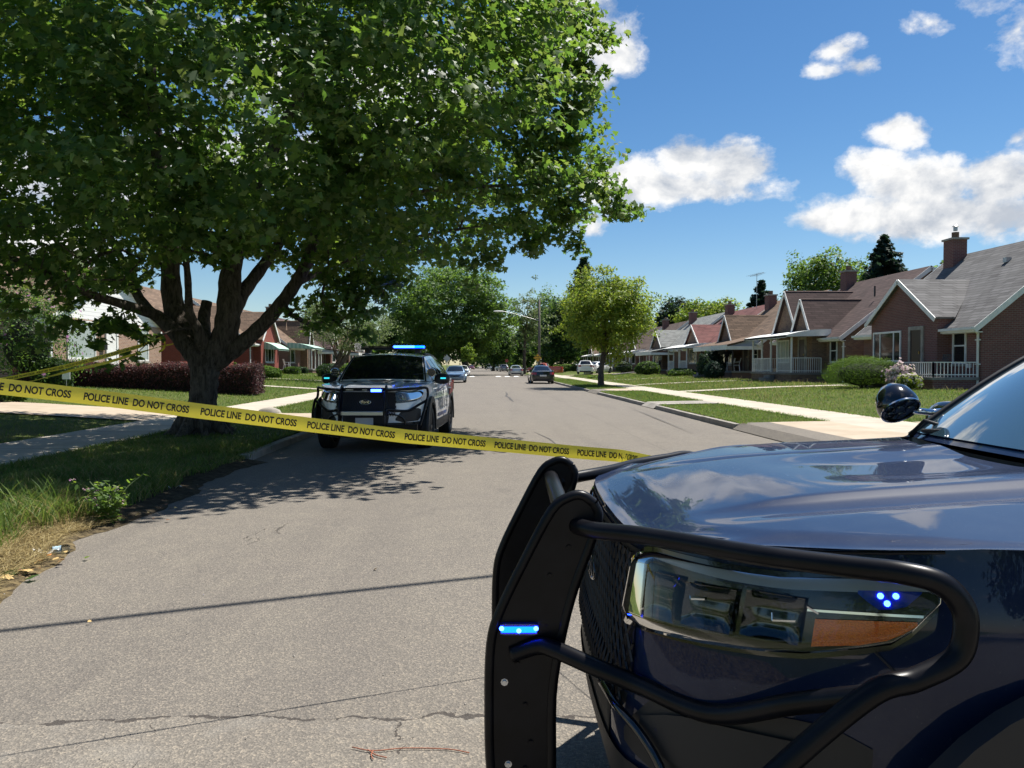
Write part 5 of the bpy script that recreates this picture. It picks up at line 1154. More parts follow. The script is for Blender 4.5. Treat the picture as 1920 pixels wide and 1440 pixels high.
# ------------------------------------------------------------------ people on the porches (small, far off)
SKIN = mat('skin', (.20, .11, .075), .6)
def person(label, loc, rz, shirt, legs, hat=None, skin=None, arm=.15):
    nodes = {'pelvis': (0, 0, .95, .125, .10), 'waist': (0, 0, 1.08, .12, .095), 'chest': (0, -.01, 1.32, .15, .11), 'neck': (0, -.01, 1.50, .055, .055), 'chin': (0, -.03, 1.585, .065, .075), 'head': (0, -.02, 1.68, .078, .095), 'crown': (0, -.01, 1.755, .055, .07)}
    edges = [('pelvis', 'waist'), ('waist', 'chest'), ('chest', 'neck'), ('neck', 'chin'), ('chin', 'head'), ('head', 'crown')]
    for sg, q in ((1, 'r'), (-1, 'l')):
        nodes.update({'sh'+q: (sg*.18, 0, 1.43, .058, .058), 'el'+q: (sg*.24, .02, 1.15, .042, .042), 'wr'+q: (sg*.23, -arm, .93, .030, .030), 'ha'+q: (sg*.22, -arm-.05, .84, .035, .022),
          'hi'+q: (sg*.09, 0, .90, .095, .095), 'kn'+q: (sg*.11, -.02, .50, .062, .062), 'an'+q: (sg*.12, .03, .09, .042, .042), 'to'+q: (sg*.13, -.12, .035, .04, .03)})
        edges += [('chest', 'sh'+q), ('sh'+q, 'el'+q), ('el'+q, 'wr'+q), ('wr'+q, 'ha'+q), ('pelvis', 'hi'+q), ('hi'+q, 'kn'+q), ('kn'+q, 'an'+q), ('an'+q, 'to'+q)]
        for k in range(5):                                  # fingers and thumb
            dx = (-.03+.015*k)*1.0; ln = (.07, .08, .085, .078)[k] if k < 4 else .05
            nm = 'f%s%d' % (q, k); base = nodes['ha'+q]
            nodes[nm] = (base[0]+sg*.005, base[1]+dx if k < 4 else base[1]-.05, base[2]-ln, .008, .008); edges.append(('ha'+q, nm))
    ks = list(nodes); me = bpy.data.meshes.new('person'); me.from_pydata([nodes[k][:3] for k in ks], [(ks.index(a), ks.index(b)) for a, b in edges], [])
    o = bpy.data.objects.new('tmp', me); C.objects.link(o); sk = o.modifiers.new('s', 'SKIN'); sub = o.modifiers.new('d', 'SUBSURF'); sub.levels = 2
    for k, v in zip(ks, me.skin_vertices[0].data): v.radius = nodes[k][3:5]; v.use_root = (k == 'pelvis')
    dg = bpy.context.evaluated_depsgraph_get(); m2 = bpy.data.meshes.new_from_object(o.evaluated_get(dg)); bpy.data.objects.remove(o)
    for m in (shirt, legs, skin or SKIN, M_TRIM): m2.materials.append(m)
    for p in m2.polygons:
        c = p.center; p.use_smooth = True
        p.material_index = 2 if (c.z > 1.48 or (abs(c.x) > .17 and c.z < 1.02 and c.z > .7)) else 0 if c.z > .98 or (abs(c.x) > .175 and c.z > .7) else 3 if c.z < .085 else 1
    b = bpy.data.objects.new('person', m2); C.objects.link(b); b.location = loc; b.rotation_euler = (0, 0, rz); tag(b, label, 'person', 'people standing on the porches')
    hr = MB(); hr.lathe([(.088, 1.66), (.098, 1.70), (.09, 1.76), (.05, 1.795), (.001, 1.80)], 16, 'z', (0, .005, 0))
    hr.build('hair' if not hat else 'cap', hat or M_TRIM, b, smooth=True)
    if hat: MB().lathe([(.15, 1.725), (.155, 1.735), (.08, 1.745)], 16, 'z', (0, -.03, 0)).build('brim', hat, b, smooth=True)
    eye = MB()
    for sx in (-.032, .032): eye.lathe([(.001, -.008), (.010, 0), (.001, .006)], 8, 'y', (sx, -.116, 1.69))
    eye.build('eyes', M_TRIM, b); MB().lathe([(.001, -.02), (.014, -.006), (.016, .01)], 8, 'y', (0, -.115, 1.655)).build('nose', skin or SKIN, b, smooth=True)
    return b
K_DARK = mat('dark_cloth', (.012, .014, .022), .9); K_GREY = mat('grey_cloth', (.30, .31, .30), .9); K_NAVY = mat('navy_cloth', (.02, .03, .06), .9)
person('person in dark clothes and brimmed hat standing beside the white porch chairs', (18.6, 57.0, 1.05), math.radians(-70), K_DARK, K_DARK, K_DARK)
person('person in pale top and dark trousers on the porch below the pale grey roof', (18.4, 80.6, 1.0), math.radians(-80), K_GREY, K_NAVY, skin=mat('skin_light', (.45, .28, .20), .6))
person('person in grey shirt standing behind on the porch below the pale grey roof', (18.8, 79.4, 1.0), math.radians(-60), K_GREY, K_DARK)
# ------------------------------------------------------------------ vegetation
def leaf_mesh(name, cen, nrm, size, shape, mats, parent=None, fold=.25, seed=1, weights=None):
    """one mesh of many leaves; shape = list of polygons over 2-D template points"""
    r = np.random.default_rng(seed); n = len(cen); pts, polys = shape; pts = np.array(pts, float); k = len(pts)
    nrm = nrm/np.linalg.norm(nrm, axis=1, keepdims=True)
    a = r.normal(size=(n, 3)); u = a-nrm*(a*nrm).sum(1, keepdims=True); u /= np.linalg.norm(u, axis=1, keepdims=True); v = np.cross(nrm, u)
    sz = (size*r.uniform(.65, 1.25, n))[:, None, None] if np.isscalar(size) else size[:, None, None]
    V = cen[:, None, :]+sz*(u[:, None, :]*pts[None, :, :1]+v[:, None, :]*pts[None, :, 1:2]-nrm[:, None, :]*(fold*np.abs(pts[None, :, :1])+fold*.6*pts[None, :, 1:2]**2))
    tot = sum(len(p) for p in polys); base = np.concatenate([np.array(p) for p in polys]); lens = np.array([len(p) for p in polys])
    me = bpy.data.meshes.new(name); me.vertices.add(n*k); me.vertices.foreach_set('co', V.reshape(-1).astype(np.float32))
    me.loops.add(n*tot); me.loops.foreach_set('vertex_index', (base[None, :]+(np.arange(n)*k)[:, None]).reshape(-1).astype(np.int32))
    me.polygons.add(n*len(polys)); st = np.concatenate([[0], np.cumsum(lens)[:-1]])
    me.polygons.foreach_set('loop_start', (st[None, :]+(np.arange(n)*tot)[:, None]).reshape(-1).astype(np.int32))
    me.polygons.foreach_set('loop_total', np.tile(lens, n).astype(np.int32))
    for m in mats: me.materials.append(m)
    mi = r.choice(len(mats), n, p=weights); me.polygons.foreach_set('material_index', np.repeat(mi, len(polys)).astype(np.int32))
    me.update(); me.validate()
    o = bpy.data.objects.new(name, me); C.objects.link(o)
    if parent: o.parent = parent
    return o
MAPLE = ([(0,-.5),(.12,-.22),(.48,-.30),(.36,-.06),(.52,.10),(.27,.16),(.22,.28),(0,.55),(-.22,.28),(-.27,.16),(-.52,.10),(-.36,-.06),(-.48,-.30),(-.12,-.22)], [(0,1,2,3,4,5,6,7),(7,8,9,10,11,12,13,0)])
OVAL = ([(0,-.5),(.22,-.1),(.18,.25),(0,.5),(-.18,.25),(-.22,-.1)], [(0,1,2,3),(3,4,5,0)])
TUFT = ([(0,-.5),(.30,-.28),(.14,-.05),(.46,.12),(.15,.22),(.10,.52),(-.12,.25),(-.44,.22),(-.2,-.02),(-.36,-.25)], [(0,1,2,3,4,5,6,7,8,9)])
NEED = ([(0,-.5),(.05,-.2),(.045,.3),(0,.5),(-.045,.3),(-.05,-.2)], [(0,1,2,3,4,5)])
BLADE = ([(-.018,0),(.018,0),(.012,.55),(0,1.0),(-.012,.55)], [(0,1,2,3,4)])

def grow(limbs, tips, seed=1, step=.35, tip_r=.007, jit=.06, expo=2.35, rmax=9, prefer=None):
    """hand-placed limbs plus branches that reach every leaf cluster from the nearest wood"""
    r = np.random.default_rng(seed); pos = []; par = []; rad = []; main = []
    for pl in limbs:                                        # (points with radii, index of the parent limb)
        pts, rs = pl; link = None
        if pos and pts[0] is not None:
            d = np.linalg.norm(np.array(pos)-np.array(pts[0]), axis=1); link = int(d.argmin())
        cm = catmull(pts, 6); k = len(cm)
        for i, p in enumerate(cm):
            q = i/6; j = min(int(q), len(rs)-2); rr = rs[j]+(rs[j+1]-rs[j])*min(1, q-j)
            if i == 0 and link is not None and (Vector(pos[link])-p).length < 1e-3: par_i = link; continue
            par.append(link if (i == 0 or (i == 1 and link is not None and par and par[-1] != link and False)) else (len(pos)-1 if i > 0 and not (i == 1 and link is not None and len(main) and main[-1] != id(pl)) else link))
            pos.append(tuple(p)); rad.append(rr); main.append(id(pl))
    nm = len(pos); n_main = nm
    base = np.array(pos[0]); tips = np.array(tips); order = np.argsort(np.linalg.norm(tips-base-np.array([0, 0, 1.5]), axis=1))
    P = np.zeros((nm+len(tips)*14, 3)); P[:nm] = pos; cnt = nm; ends = {}
    for ti in order:
        T = tips[ti]; d = np.linalg.norm(P[:cnt]-T, axis=1)+np.where(P[:cnt, 2] > T[2]+.3, .5, 0)
        j = int(d.argmin()); A = P[j]; L = np.linalg.norm(T-A); k = max(1, min(12, int(L/step)))
        prev = j
        for i in range(1, k+1):
            q = i/k; p = A+(T-A)*q+r.normal(0, jit*L/ max(k, 1)*.8, 3)*(i < k); p[2] += .10*L*math.sin(math.pi*q)*(i < k)
            P[cnt] = p; par.append(prev); prev = cnt; cnt += 1
        ends[int(ti)] = prev
    R = np.zeros(cnt); kids = [[] for _ in range(cnt)]
    for i in range(cnt):
        if par[i] is not None and par[i] != i: kids[par[i]].append(i)
    acc = np.zeros(cnt)
    for i in range(cnt-1, -1, -1):
        acc[i] = acc[i] if kids[i] else tip_r**expo
        if par[i] is not None and par[i] != i: acc[par[i]] += acc[i]
    R = acc**(1/expo)
    for i in range(n_main): R[i] = max(rad[i], .012)
    for i in range(n_main, cnt): R[i] = min(R[i], R[par[i]]*.85 if par[i] is not None else R[i])
    return P[:cnt], par, R, kids, n_main
def wood_mesh(name, m, limbs, P, par, R, n_main, parent, minr=.0, extra=None):
    mb = MB()
    for pts, rs in limbs:
        cm = catmull(pts, 6); rr = []
        for i in range(len(cm)):
            q = i/6; j = min(int(q), len(rs)-2); rr.append((rs[j]+(rs[j+1]-rs[j])*min(1, q-j))*(1+.05*math.sin(i*1.9)))
        mb.tube(cm, rr, 14)
    for i in range(n_main, len(P)):
        if R[i] < minr: continue
        a = P[par[i]]; b = P[i]; n = 7 if R[i] > .05 else 5 if R[i] > .02 else 4
        mb.tube([a, b], [min(R[par[i]], R[i]*1.35), R[i]], n, cap=False)
    return mb.build(name, m, parent, smooth=60)
def tip_leaves(tips, per, rad, seed, flat=.5, up=.75, center=None, droop=.35):
    r = np.random.default_rng(seed); n = len(tips)*per; c = np.repeat(tips, per, 0); rr = np.repeat(np.asarray(rad)*np.ones(len(tips)), per)
    d = r.normal(size=(n, 3)); d /= np.linalg.norm(d, axis=1, keepdims=True); d *= (r.uniform(0, 1, n)**.5)[:, None]
    cen = c+d*rr[:, None]*np.array([1, 1, flat])
    nr = r.normal(size=(n, 3))*.55; nr[:, 2] += up; nr += d*np.array([1, 1, .2])*droop
    if center is not None:
        o = cen-np.asarray(center); o /= np.linalg.norm(o, axis=1, keepdims=True)+1e-6; nr += o*.35
    return cen, nr
def lumpy(n, c, rad, seed, inner=.45, lump=.18, freq=1.6, zmin=None, gap=0.0):
    r = np.random.default_rng(seed); out = []
    while len(out) < n:
        d = r.normal(size=3); d /= np.linalg.norm(d); q = (inner**3+(1-inner**3)*r.random())**(1/3)
        k = 1+lump*2*(noise.noise(Vector(d*freq)+Vector((seed*3.1, 0, 0))))+lump*.8*noise.noise(Vector(d*freq*2.7)+Vector((0, seed*1.7, 0)))
        p = np.array(c)+d*np.array(rad)*q*k
        if gap and noise.noise(Vector(p*.55)+Vector((seed, 0, 0))) < -gap: continue
        if zmin is not None and p[2] < zmin(p): continue
        out.append(p)
    return np.array(out)

# ---- the big maple -------------------------------------------------
tb = G(378, 812); T0 = Vector((tb.x, tb.y, 0)); TD = T0.dot(FWD)
mp = thing('maple_tree', 'large dark green maple with low forked trunk on the left verge', 'tree', (T0.x, T0.y, .13))
O = Vector((T0.x, T0.y, .13))
def mpt(px, py, dd=0.0): return at(px, py, TD+dd)-O
limbs = [
 ([Vector((0, 0, -.25)), Vector((0, 0, .10)), mpt(378, 775), mpt(382, 735), mpt(384, 700), mpt(386, 665)], [.50, .42, .30, .255, .27, .33]),
 ([mpt(384, 680), mpt(352, 650), mpt(322, 615), mpt(290, 590), mpt(235, 572, -.6), mpt(150, 545, -1.5), mpt(60, 500, -2.3), mpt(-60, 450, -3)], [0.252, 0.193, 0.143, 0.118, 0.092, 0.071, 0.050, 0.025]),
 ([mpt(330, 625), mpt(300, 600, .3), mpt(262, 560, .8), mpt(235, 500, 1.4), mpt(190, 420, 2), mpt(120, 320, 3)], [0.134, 0.109, 0.101, 0.084, 0.059, 0.025]),
 ([mpt(384, 690), mpt(352, 630, .3), mpt(325, 570, .5), mpt(318, 480, .6), mpt(310, 380, .6), mpt(290, 240, .4), mpt(280, 60, .3), mpt(280, -120, 0)], [0.252, 0.227, 0.210, 0.176, 0.151, 0.118, 0.084, 0.042]),
 ([mpt(388, 670), mpt(372, 620, -.3), mpt(356, 585, -.5), mpt(352, 520, -.9), mpt(345, 440, -1.6), mpt(352, 360, -2.6), mpt(365, 280, -3.4)], [0.185, 0.101, 0.076, 0.063, 0.050, 0.038, 0.021]),
 ([mpt(388, 670), mpt(384, 640), mpt(382, 600, .4), mpt(388, 565, .5)], [0.210, 0.143, 0.126, 0.101]),
 ([mpt(386, 680), mpt(418, 640), mpt(428, 590), mpt(432, 520, .2), mpt(448, 430, .4), mpt(490, 330, .6), mpt(540, 220, .9), mpt(600, 100, 1), mpt(650, -40, 1)], [0.286, 0.252, 0.235, 0.210, 0.176, 0.143, 0.109, 0.084, 0.042]),
 ([mpt(428, 600), mpt(455, 550, .5), mpt(492, 500, 1), mpt(545, 420, 1.6), mpt(580, 320, 2.4), mpt(640, 220, 3), mpt(720, 120, 3.6)], [0.185, 0.143, 0.122, 0.101, 0.084, 0.059, 0.029]),
 ([mpt(386, 690), mpt(430, 662), mpt(470, 630), mpt(510, 590), mpt(545, 545), mpt(572, 500), mpt(588, 450, .2), mpt(600, 400, .3), mpt(660, 330, .3), mpt(760, 250, .3), mpt(860, 190, .3)], [0.218, 0.172, 0.151, 0.139, 0.130, 0.118, 0.101, 0.084, 0.067, 0.046, 0.021]),
 ([mpt(588, 450, .2), mpt(620, 420, -.4), mpt(690, 385, -.8), mpt(790, 360, -.6), mpt(900, 350, -.2), mpt(1020, 345, .2)], [0.076, 0.063, 0.055, 0.042, 0.034, 0.017]),
 ([mpt(560, 530), mpt(620, 500, .8), mpt(700, 470, 1.2), mpt(800, 440, 1.5), mpt(930, 420, 1.2)], [0.067, 0.050, 0.042, 0.034, 0.017]),
]
def zmin_m(p):
    q = Vector(p)+O; X = q.dot(RGT); d = q.dot(FWD); px = 960+F_PX*X/d
    lo = np.interp(px, [-300, 0, 120, 260, 300, 420, 560, 640, 760, 860, 930, 1010, 1060, 1180], [520, 540, 560, 545, 500, 480, 515, 555, 525, 490, 480, 455, 430, 385])
    return CAM_H+(684-lo)/F_PX*d-O.z+.12
cc = cw(-4.95, 14.4, 6.7)-O
tips = lumpy(2300, cc, (7.0, 6.3, 5.0), 3, .45, .15, 1.7, zmin_m, .40)
tq = tips+np.array(O); td_ = tq@np.array(FWD); tpx = 960+F_PX*(tq@np.array(RGT))/td_; tpy = 684-F_PX*(tq[:, 2]-CAM_H)/td_
tips = tips[~((td_ < TD-.8) & (tpx > 270) & (tpx < 640) & (tpy > 455+25*np.sin(tpx*.02)))]
def chain(pts, n, sp, seed):
    r = np.random.default_rng(seed); out = []
    for (px, py, dd) in pts:
        b = np.array(mpt(px, py, dd)); out += [b+r.normal(0, sp, 3) for _ in range(n)]
    return out
ex = chain([(1020, 360, 0), (1070, 365, 0), (1110, 352, 0), (1130, 330, 0), (1150, 375, 0), (1178, 380, 0), (1060, 400, 0), (1050, 440, 0), (1000, 455, 0), (960, 455, 0), (1030, 320, 0), (1060, 290, 0), (1072, 265, 0), (1040, 240, 0), (1060, 210, 0), (1070, 190, .3), (1040, 150, .3), (1085, 140, .3), (1100, 130, .3), (1050, 90, .3), (1090, 55, .3), (1080, 20, .3), (1010, 40, .3), (930, 480, .3), (880, 490, .3), (1000, 190, 0), (990, 280, 0), (960, 390, 0)], 5, .20, 5)
ex += chain([(640, 560, -.8), (680, 570, -.8), (620, 535, -.8), (700, 540, -.6), (730, 530, -.5), (590, 560, -.3), (660, 590, -.8)], 6, .25, 6)
ex += chain([(120, 600, -1.5), (200, 610, -1.4), (60, 590, -1.6), (245, 590, -1.2), (20, 560, -1.5), (160, 570, -1.4), (255, 620, -1.2), (215, 640, -1.2)], 3, .22, 7)
lit = chain([(430, 465, -3.6), (400, 470, -3.7), (455, 455, -3.6), (350, 370, -3.8), (330, 350, -3.7), (390, 375, -3.7), (350, 310, -3.6), (300, 375, -3.5), (610, 265, -3.5), (650, 250, -3.5), (700, 275, -3.3), (590, 210, -3.5), (640, 205, -3.5), (370, 110, -4), (345, 125, -4), (220, 150, -4.2), (260, 180, -4.2), (190, 155, -4.2), (40, 90, -4.5), (560, 40, -4), (520, 20, -4), (590, 80, -4), (560, 100, -3.8), (870, 340, -2.5), (830, 330, -2.5), (890, 360, -2.5), (650, 330, -3.2), (640, 325, -3.2)], 3, .14, 8)
lit += chain([(425, 440, -3.6), (345, 335, -3.7), (360, 400, -3.7)], 4, .2, 9)
alltips = np.vstack([tips, np.array(ex), np.array(lit)])
P, par, R, kids, nmain = grow(limbs, alltips, 2, .4)
wood_mesh('trunk', M_BARK, limbs, P, par, R, nmain, mp, .006)
rt = MB()
for k in range(9):
    a = 2*math.pi*k/9+.3; q = Vector((math.cos(a), math.sin(a), 0)); ln = rnd.uniform(.55, .8)
    rt.tube([q*.25+Vector((0, 0, .45)), q*.40+Vector((0, 0, .18)), q*(ln*.8)+Vector((0, 0, .04)), q*ln*1.15+Vector((0, 0, -.06))], [.13, .15, .10, .04], 8)
rt.build('root', M_BARK, mp, smooth=60)
c1_, n1_ = tip_leaves(tips, 38, .56, 11, .42, .8, cc); c2_, n2_ = tip_leaves(np.array(ex), 26, .30, 12, .55, .6); c3_, n3_ = tip_leaves(np.array(lit), 22, .24, 13, .7, .55)
leaf_mesh('crown', np.vstack([c1_, c2_, c3_]), np.vstack([n1_, n2_, n3_]), .145, MAPLE, L_MAP, mp, .30, 21)

# ---- other trees -----------------------------------------------------
def tree(name, label, loc, height, crown_c, crown_r, leaves, seed, ntips=260, per=16, size=.3, trunk_r=.18, fork=.35, shape=TUFT, lump=.22, inner=.35, group=None, limbs=None, stems=1, flat=.6, gap=0.0, bark=None, cl=None, zlow=None, up=.6):
    o = thing(name, label, 'tree', loc, 0, group); r = random.Random(seed)
    cz = crown_c; lb = []
    hf_ = height*fork
    for s_ in range(stems):
        dx = (r.uniform(-.5, .5), r.uniform(-.3, .3)) if stems > 1 else (0, 0)
        lb.append(([Vector((dx[0]*.3, dx[1]*.3, -.15)), Vector((dx[0], dx[1], hf_*.5)), Vector((dx[0]*2.2+cz[0]*.3, dx[1]*2+cz[1]*.3, hf_)), Vector((cz[0]*.7+dx[0]*3, cz[1]*.7+dx[1]*3, cz[2]-crown_r[2]*.1)), Vector((cz[0]+dx[0]*3, cz[1], cz[2]+crown_r[2]*.55))], [trunk_r*1.35, trunk_r, trunk_r*.85, trunk_r*.5, trunk_r*.12]))
    if limbs is None:
        for k in range(5):
            a = 2*math.pi*k/5+r.uniform(-.4, .4); st = Vector((cz[0]*.3, cz[1]*.3, hf_*r.uniform(.8, 1.25)))
            en = Vector((cz[0]+math.cos(a)*crown_r[0]*.6, cz[1]+math.sin(a)*crown_r[1]*.6, cz[2]+r.uniform(-.25, .35)*crown_r[2]))
            lb.append(([st, st.lerp(en, .4)+Vector((0, 0, .1*height*.3)), en], [trunk_r*.55, trunk_r*.38, trunk_r*.1]))
    tp = lumpy(ntips, cz, crown_r, seed, inner, lump, 1.9, (lambda p: zlow) if zlow else None, gap)
    P, par, R, kids, nm_ = grow(lb, tp, seed, max(.4, height/22), trunk_r*.05)
    wood_mesh('trunk', bark or M_BARKF, lb, P, par, R, nm_, o, trunk_r*.05)
    cl = cl or crown_r[0]*.20
    c_, n_ = tip_leaves(tp, per, cl, seed+1, flat, up, cz)
    leaf_mesh('crown', c_, n_, size, shape, leaves, o, .25, seed)
    return o
def on(px, py, d, ground=None):
    p = at(px, py, d); return (p.x, p.y, gz(p.x) if ground is None else ground)
def treeat(name, label, px, d, top, left, right, low, leaves, seed, depth=1.0, tpx=None, **k):
    """place a tree by bearing and distance; crown spans left..right, top..low as bearings at that distance"""
    q = at(tpx or px, 690, d); loc = (q.x, q.y, gz(q.x) if abs(q.x) < 115 else .6)
    z1 = at(px, top, d).z-loc[2]; z0 = max(.6, at(px, low, d).z-loc[2]); cx = at((left+right)/2, 690, d)
    rx = (right-left)/2*d/F_PX
    return tree(name, label, loc, z1, (cx.x-loc[0], cx.y-loc[1], (z0+z1)/2), (rx*.95, rx*.95*depth, (z1-z0)/2*.95), leaves, seed, **k)
treeat('young_tree', 'young yellow green tree with straight trunk on the right verge', 1137, 48, 505, 1048, 1232, 672, L_YEL, 31, tpx=1127, ntips=520, per=52, size=.16, trunk_r=.17, fork=.26, lump=.24, cl=.62, shape=TUFT, inner=.30, gap=.55)
treeat('round_tree', 'huge round dark green tree on the left beyond the police SUV', 845, 110, 498, 728, 962, 676, L_MID, 32, tpx=872, ntips=1100, per=40, size=.38, trunk_r=.45, fork=.2, lump=.17, inner=.55, cl=1.3, flat=.4)
treeat('thin_tree', 'many stemmed tree with thin grey green leaves in front of the left houses', 655, 52, 566, 562, 748, 664, L_GRY, 33, tpx=622, ntips=420, per=22, size=.14, trunk_r=.13, fork=.30, stems=3, lump=.22, inner=.2, cl=.50, gap=.25, flat=.45, shape=OVAL)
treeat('sparse_tree', 'tall sparse tree with open crown beside the utility pole', 985, 112, 530, 950, 1030, 668, L_GRY, 34, tpx=983, ntips=170, per=22, size=.30, trunk_r=.22, fork=.42, lump=.4, inner=.2, cl=.75, gap=.12)
bg = 'trees standing behind the houses and along the far street'
treeat('broad_tree', 'dark tree mass behind the yellow sign', 1052, 140, 556, 1010, 1098, 684, L_DRK+L_MID[:1], 35, ntips=420, per=26, size=.5, trunk_r=.35, fork=.2, group=bg, cl=1.7)
treeat('broad_tree', 'lighter tree between the utility pole and the dark tree mass', 1018, 150, 548, 990, 1062, 680, L_MID, 36, ntips=260, per=22, size=.45, trunk_r=.3, fork=.25, group=bg, cl=1.6)
treeat('broad_tree', 'low leafy tree at the far right bend of the road', 962, 230, 636, 935, 990, 690, L_MID, 37, ntips=200, per=20, size=.7, trunk_r=.3, fork=.15, group=bg, cl=1.9)
treeat('broad_tree', 'green tree closing the far end of the street', 918, 300, 612, 878, 962, 688, L_MID+L_DRK[:1], 38, ntips=380, per=22, size=.9, trunk_r=.4, fork=.12, group=bg, cl=2.6)
treeat('broad_tree', 'pale green young tree below the huge round tree', 877, 100, 645, 864, 890, 682, L_LIME, 39, ntips=60, per=24, size=.26, trunk_r=.08, fork=.2, group=bg, cl=.45)
treeat('broad_tree', 'dark tree at the left foot of the huge round tree', 770, 150, 572, 718, 815, 684, L_DRK+L_MID[:1], 40, ntips=300, per=24, size=.5, trunk_r=.3, fork=.2, group=bg, cl=1.6)
treeat('broad_tree', 'dark tree under the right edge of the huge round tree', 925, 180, 600, 895, 965, 688, L_DRK+L_MID, 47, ntips=300, per=24, size=.6, trunk_r=.3, fork=.15, group=bg, cl=1.8)
treeat('broad_tree', 'bright leafy tree behind the second house from the right', 1540, 78, 468, 1476, 1612, 600, L_MID+L_LIME[1:], 41, ntips=380, per=26, size=.32, trunk_r=.25, fork=.3, group=bg, lump=.3, cl=1.0)
treeat('broad_tree', 'yellow green hedge row of trees behind the red roofed house', 1325, 125, 562, 1268, 1388, 640, L_YEL+L_MID[:1], 42, ntips=360, per=24, size=.45, trunk_r=.2, fork=.25, group=bg, cl=1.5)
treeat('broad_tree', 'small leafy tree beside the tall chimney of the nearest right house', 1776, 62, 484, 1745, 1812, 580, L_MID, 43, ntips=160, per=22, size=.28, trunk_r=.2, fork=.3, group=bg, cl=.7)
treeat('broad_tree', 'low bright tree between the spruce and the maroon roof', 1625, 72, 505, 1585, 1680, 590, L_MID, 44, ntips=200, per=22, size=.3, trunk_r=.2, fork=.3, group=bg, cl=.9)
treeat('broad_tree', 'dark feathery tree behind the young tree and brown roof', 1266, 135, 556, 1228, 1304, 660, L_CON+L_DRK, 45, ntips=300, per=30, size=.55, trunk_r=.25, fork=.2, group=bg, lump=.3, cl=1.2, shape=TUFT, up=.9)
treeat('broad_tree', 'grey green tree behind the left houses beside the big limb', 590, 105, 556, 560, 640, 660, L_GRY+L_MID[:1], 46, ntips=200, per=20, size=.4, trunk_r=.2, fork=.25, group=bg, cl=1.2)
treeat('broad_tree', 'dark green tree shading the driveway behind the white sedan', 1190, 120, 600, 1140, 1235, 690, L_DRK+L_MID[:1], 48, ntips=260, per=24, size=.45, trunk_r=.25, fork=.2, group=bg, cl=1.4)
for k, (px_, d_, tp_, a_, b_, lf) in enumerate(((700, 150, 600, 660, 745, L_MID), (800, 210, 618, 760, 845, L_DRK+L_MID), (905, 330, 620, 860, 930, L_MID+L_DRK), (945, 280, 625, 920, 975, L_MID), (985, 200, 610, 955, 1015, L_DRK+L_MID), (1035, 190, 600, 1000, 1075, L_MID), (1085, 175, 600, 1050, 1130, L_DRK+L_MID), (1160, 190, 590, 1110, 1220, L_DRK+L_MID), (1245, 190, 610, 1200, 1290, L_MID), (640, 130, 612, 600, 690, L_MID))):
    treeat('broad_tree', ['far green tree closing the gap left of the huge round tree', 'far dark tree behind the foot of the huge round tree', 'farthest tree on the left of the street end', 'farthest tree on the right of the street end', 'far dark tree behind the trunk of the sparse tree', 'far tree behind the warning sign', 'far dark tree behind the globe lamp', 'far dark tree behind the trunk of the young tree', 'far tree behind the brown roof right of the young tree', 'far tree behind the thin leafed tree'][k], px_, d_, tp_, a_, b_, 690, lf, 120+k, ntips=190, per=24, size=.0042*d_, trunk_r=.3, fork=.12, group=bg, cl=.0095*d_, inner=.1)
def conifer(label, px, d, top, left, right, low, seed, leaves=None, droop=.15, tiers=17):
    r = random.Random(seed); q = at(px, 690, d); z = gz(q.x); o = thing('spruce_tree', label, 'tree', (q.x, q.y, z), 0, 'tall conifers')
    H_ = at(px, top, d).z-z; z0 = max(.8, at(px, low, d).z-z); rx = (right-left)/2*d/F_PX; tr = MB().tube([(0, 0, -.2), (0, 0, H_*.5), (0, 0, H_)], [rx*.09, rx*.06, .02], 8)
    cen = []; nr = []
    for k in range(tiers):
        f = k/(tiers-1); zz = z0+(H_-z0)*(1-(1-f)**1.0)*.985; rr = rx*(1-f)**.85*r.uniform(.85, 1.1)+.12
        for j in range(max(5, int(12*(1-f))+4)):
            a = r.uniform(0, 6.283); L_ = rr*r.uniform(.7, 1.08); tipz = zz-L_*droop+L_*.10
            tr.tube([(0, 0, zz), (math.cos(a)*L_*.6, math.sin(a)*L_*.6, zz-L_*droop), (math.cos(a)*L_, math.sin(a)*L_, tipz)], [.05, .03, .01], 4, cap=False)
            for m_ in range(int(18+20*(1-f))):
                q_ = r.uniform(.12, 1)**.7; pz = zz-L_*droop*min(1, q_/.6)*(1 if q_ < .6 else 1)-(0 if q_ < .6 else -(q_-.6)/.4*L_*.10)
                cen.append((math.cos(a)*L_*q_+r.gauss(0, .07*rx*.5), math.sin(a)*L_*q_+r.gauss(0, .07*rx*.5), pz-abs(r.gauss(0, .05*rx)))); nr.append((r.gauss(0, .5)+math.cos(a)*.3, r.gauss(0, .5)+math.sin(a)*.3, .7))
    tr.build('trunk', M_BARKF, o, smooth=60); leaf_mesh('crown', np.array(cen), np.array(nr), max(.16, rx*.17), TUFT, leaves or L_CON, o, .3, seed)
conifer('tall dark spruce rising behind the maroon roofed house', 1655, 70, 440, 1590, 1720, 550, 51, tiers=15)
conifer('grey green spruce behind the tan roofed house', 1426, 112, 525, 1380, 1474, 606, 52)
conifer('dark spruce tip rising above the young tree', 1094, 150, 482, 1026, 1160, 640, 53, L_CON+L_DRK, tiers=20)

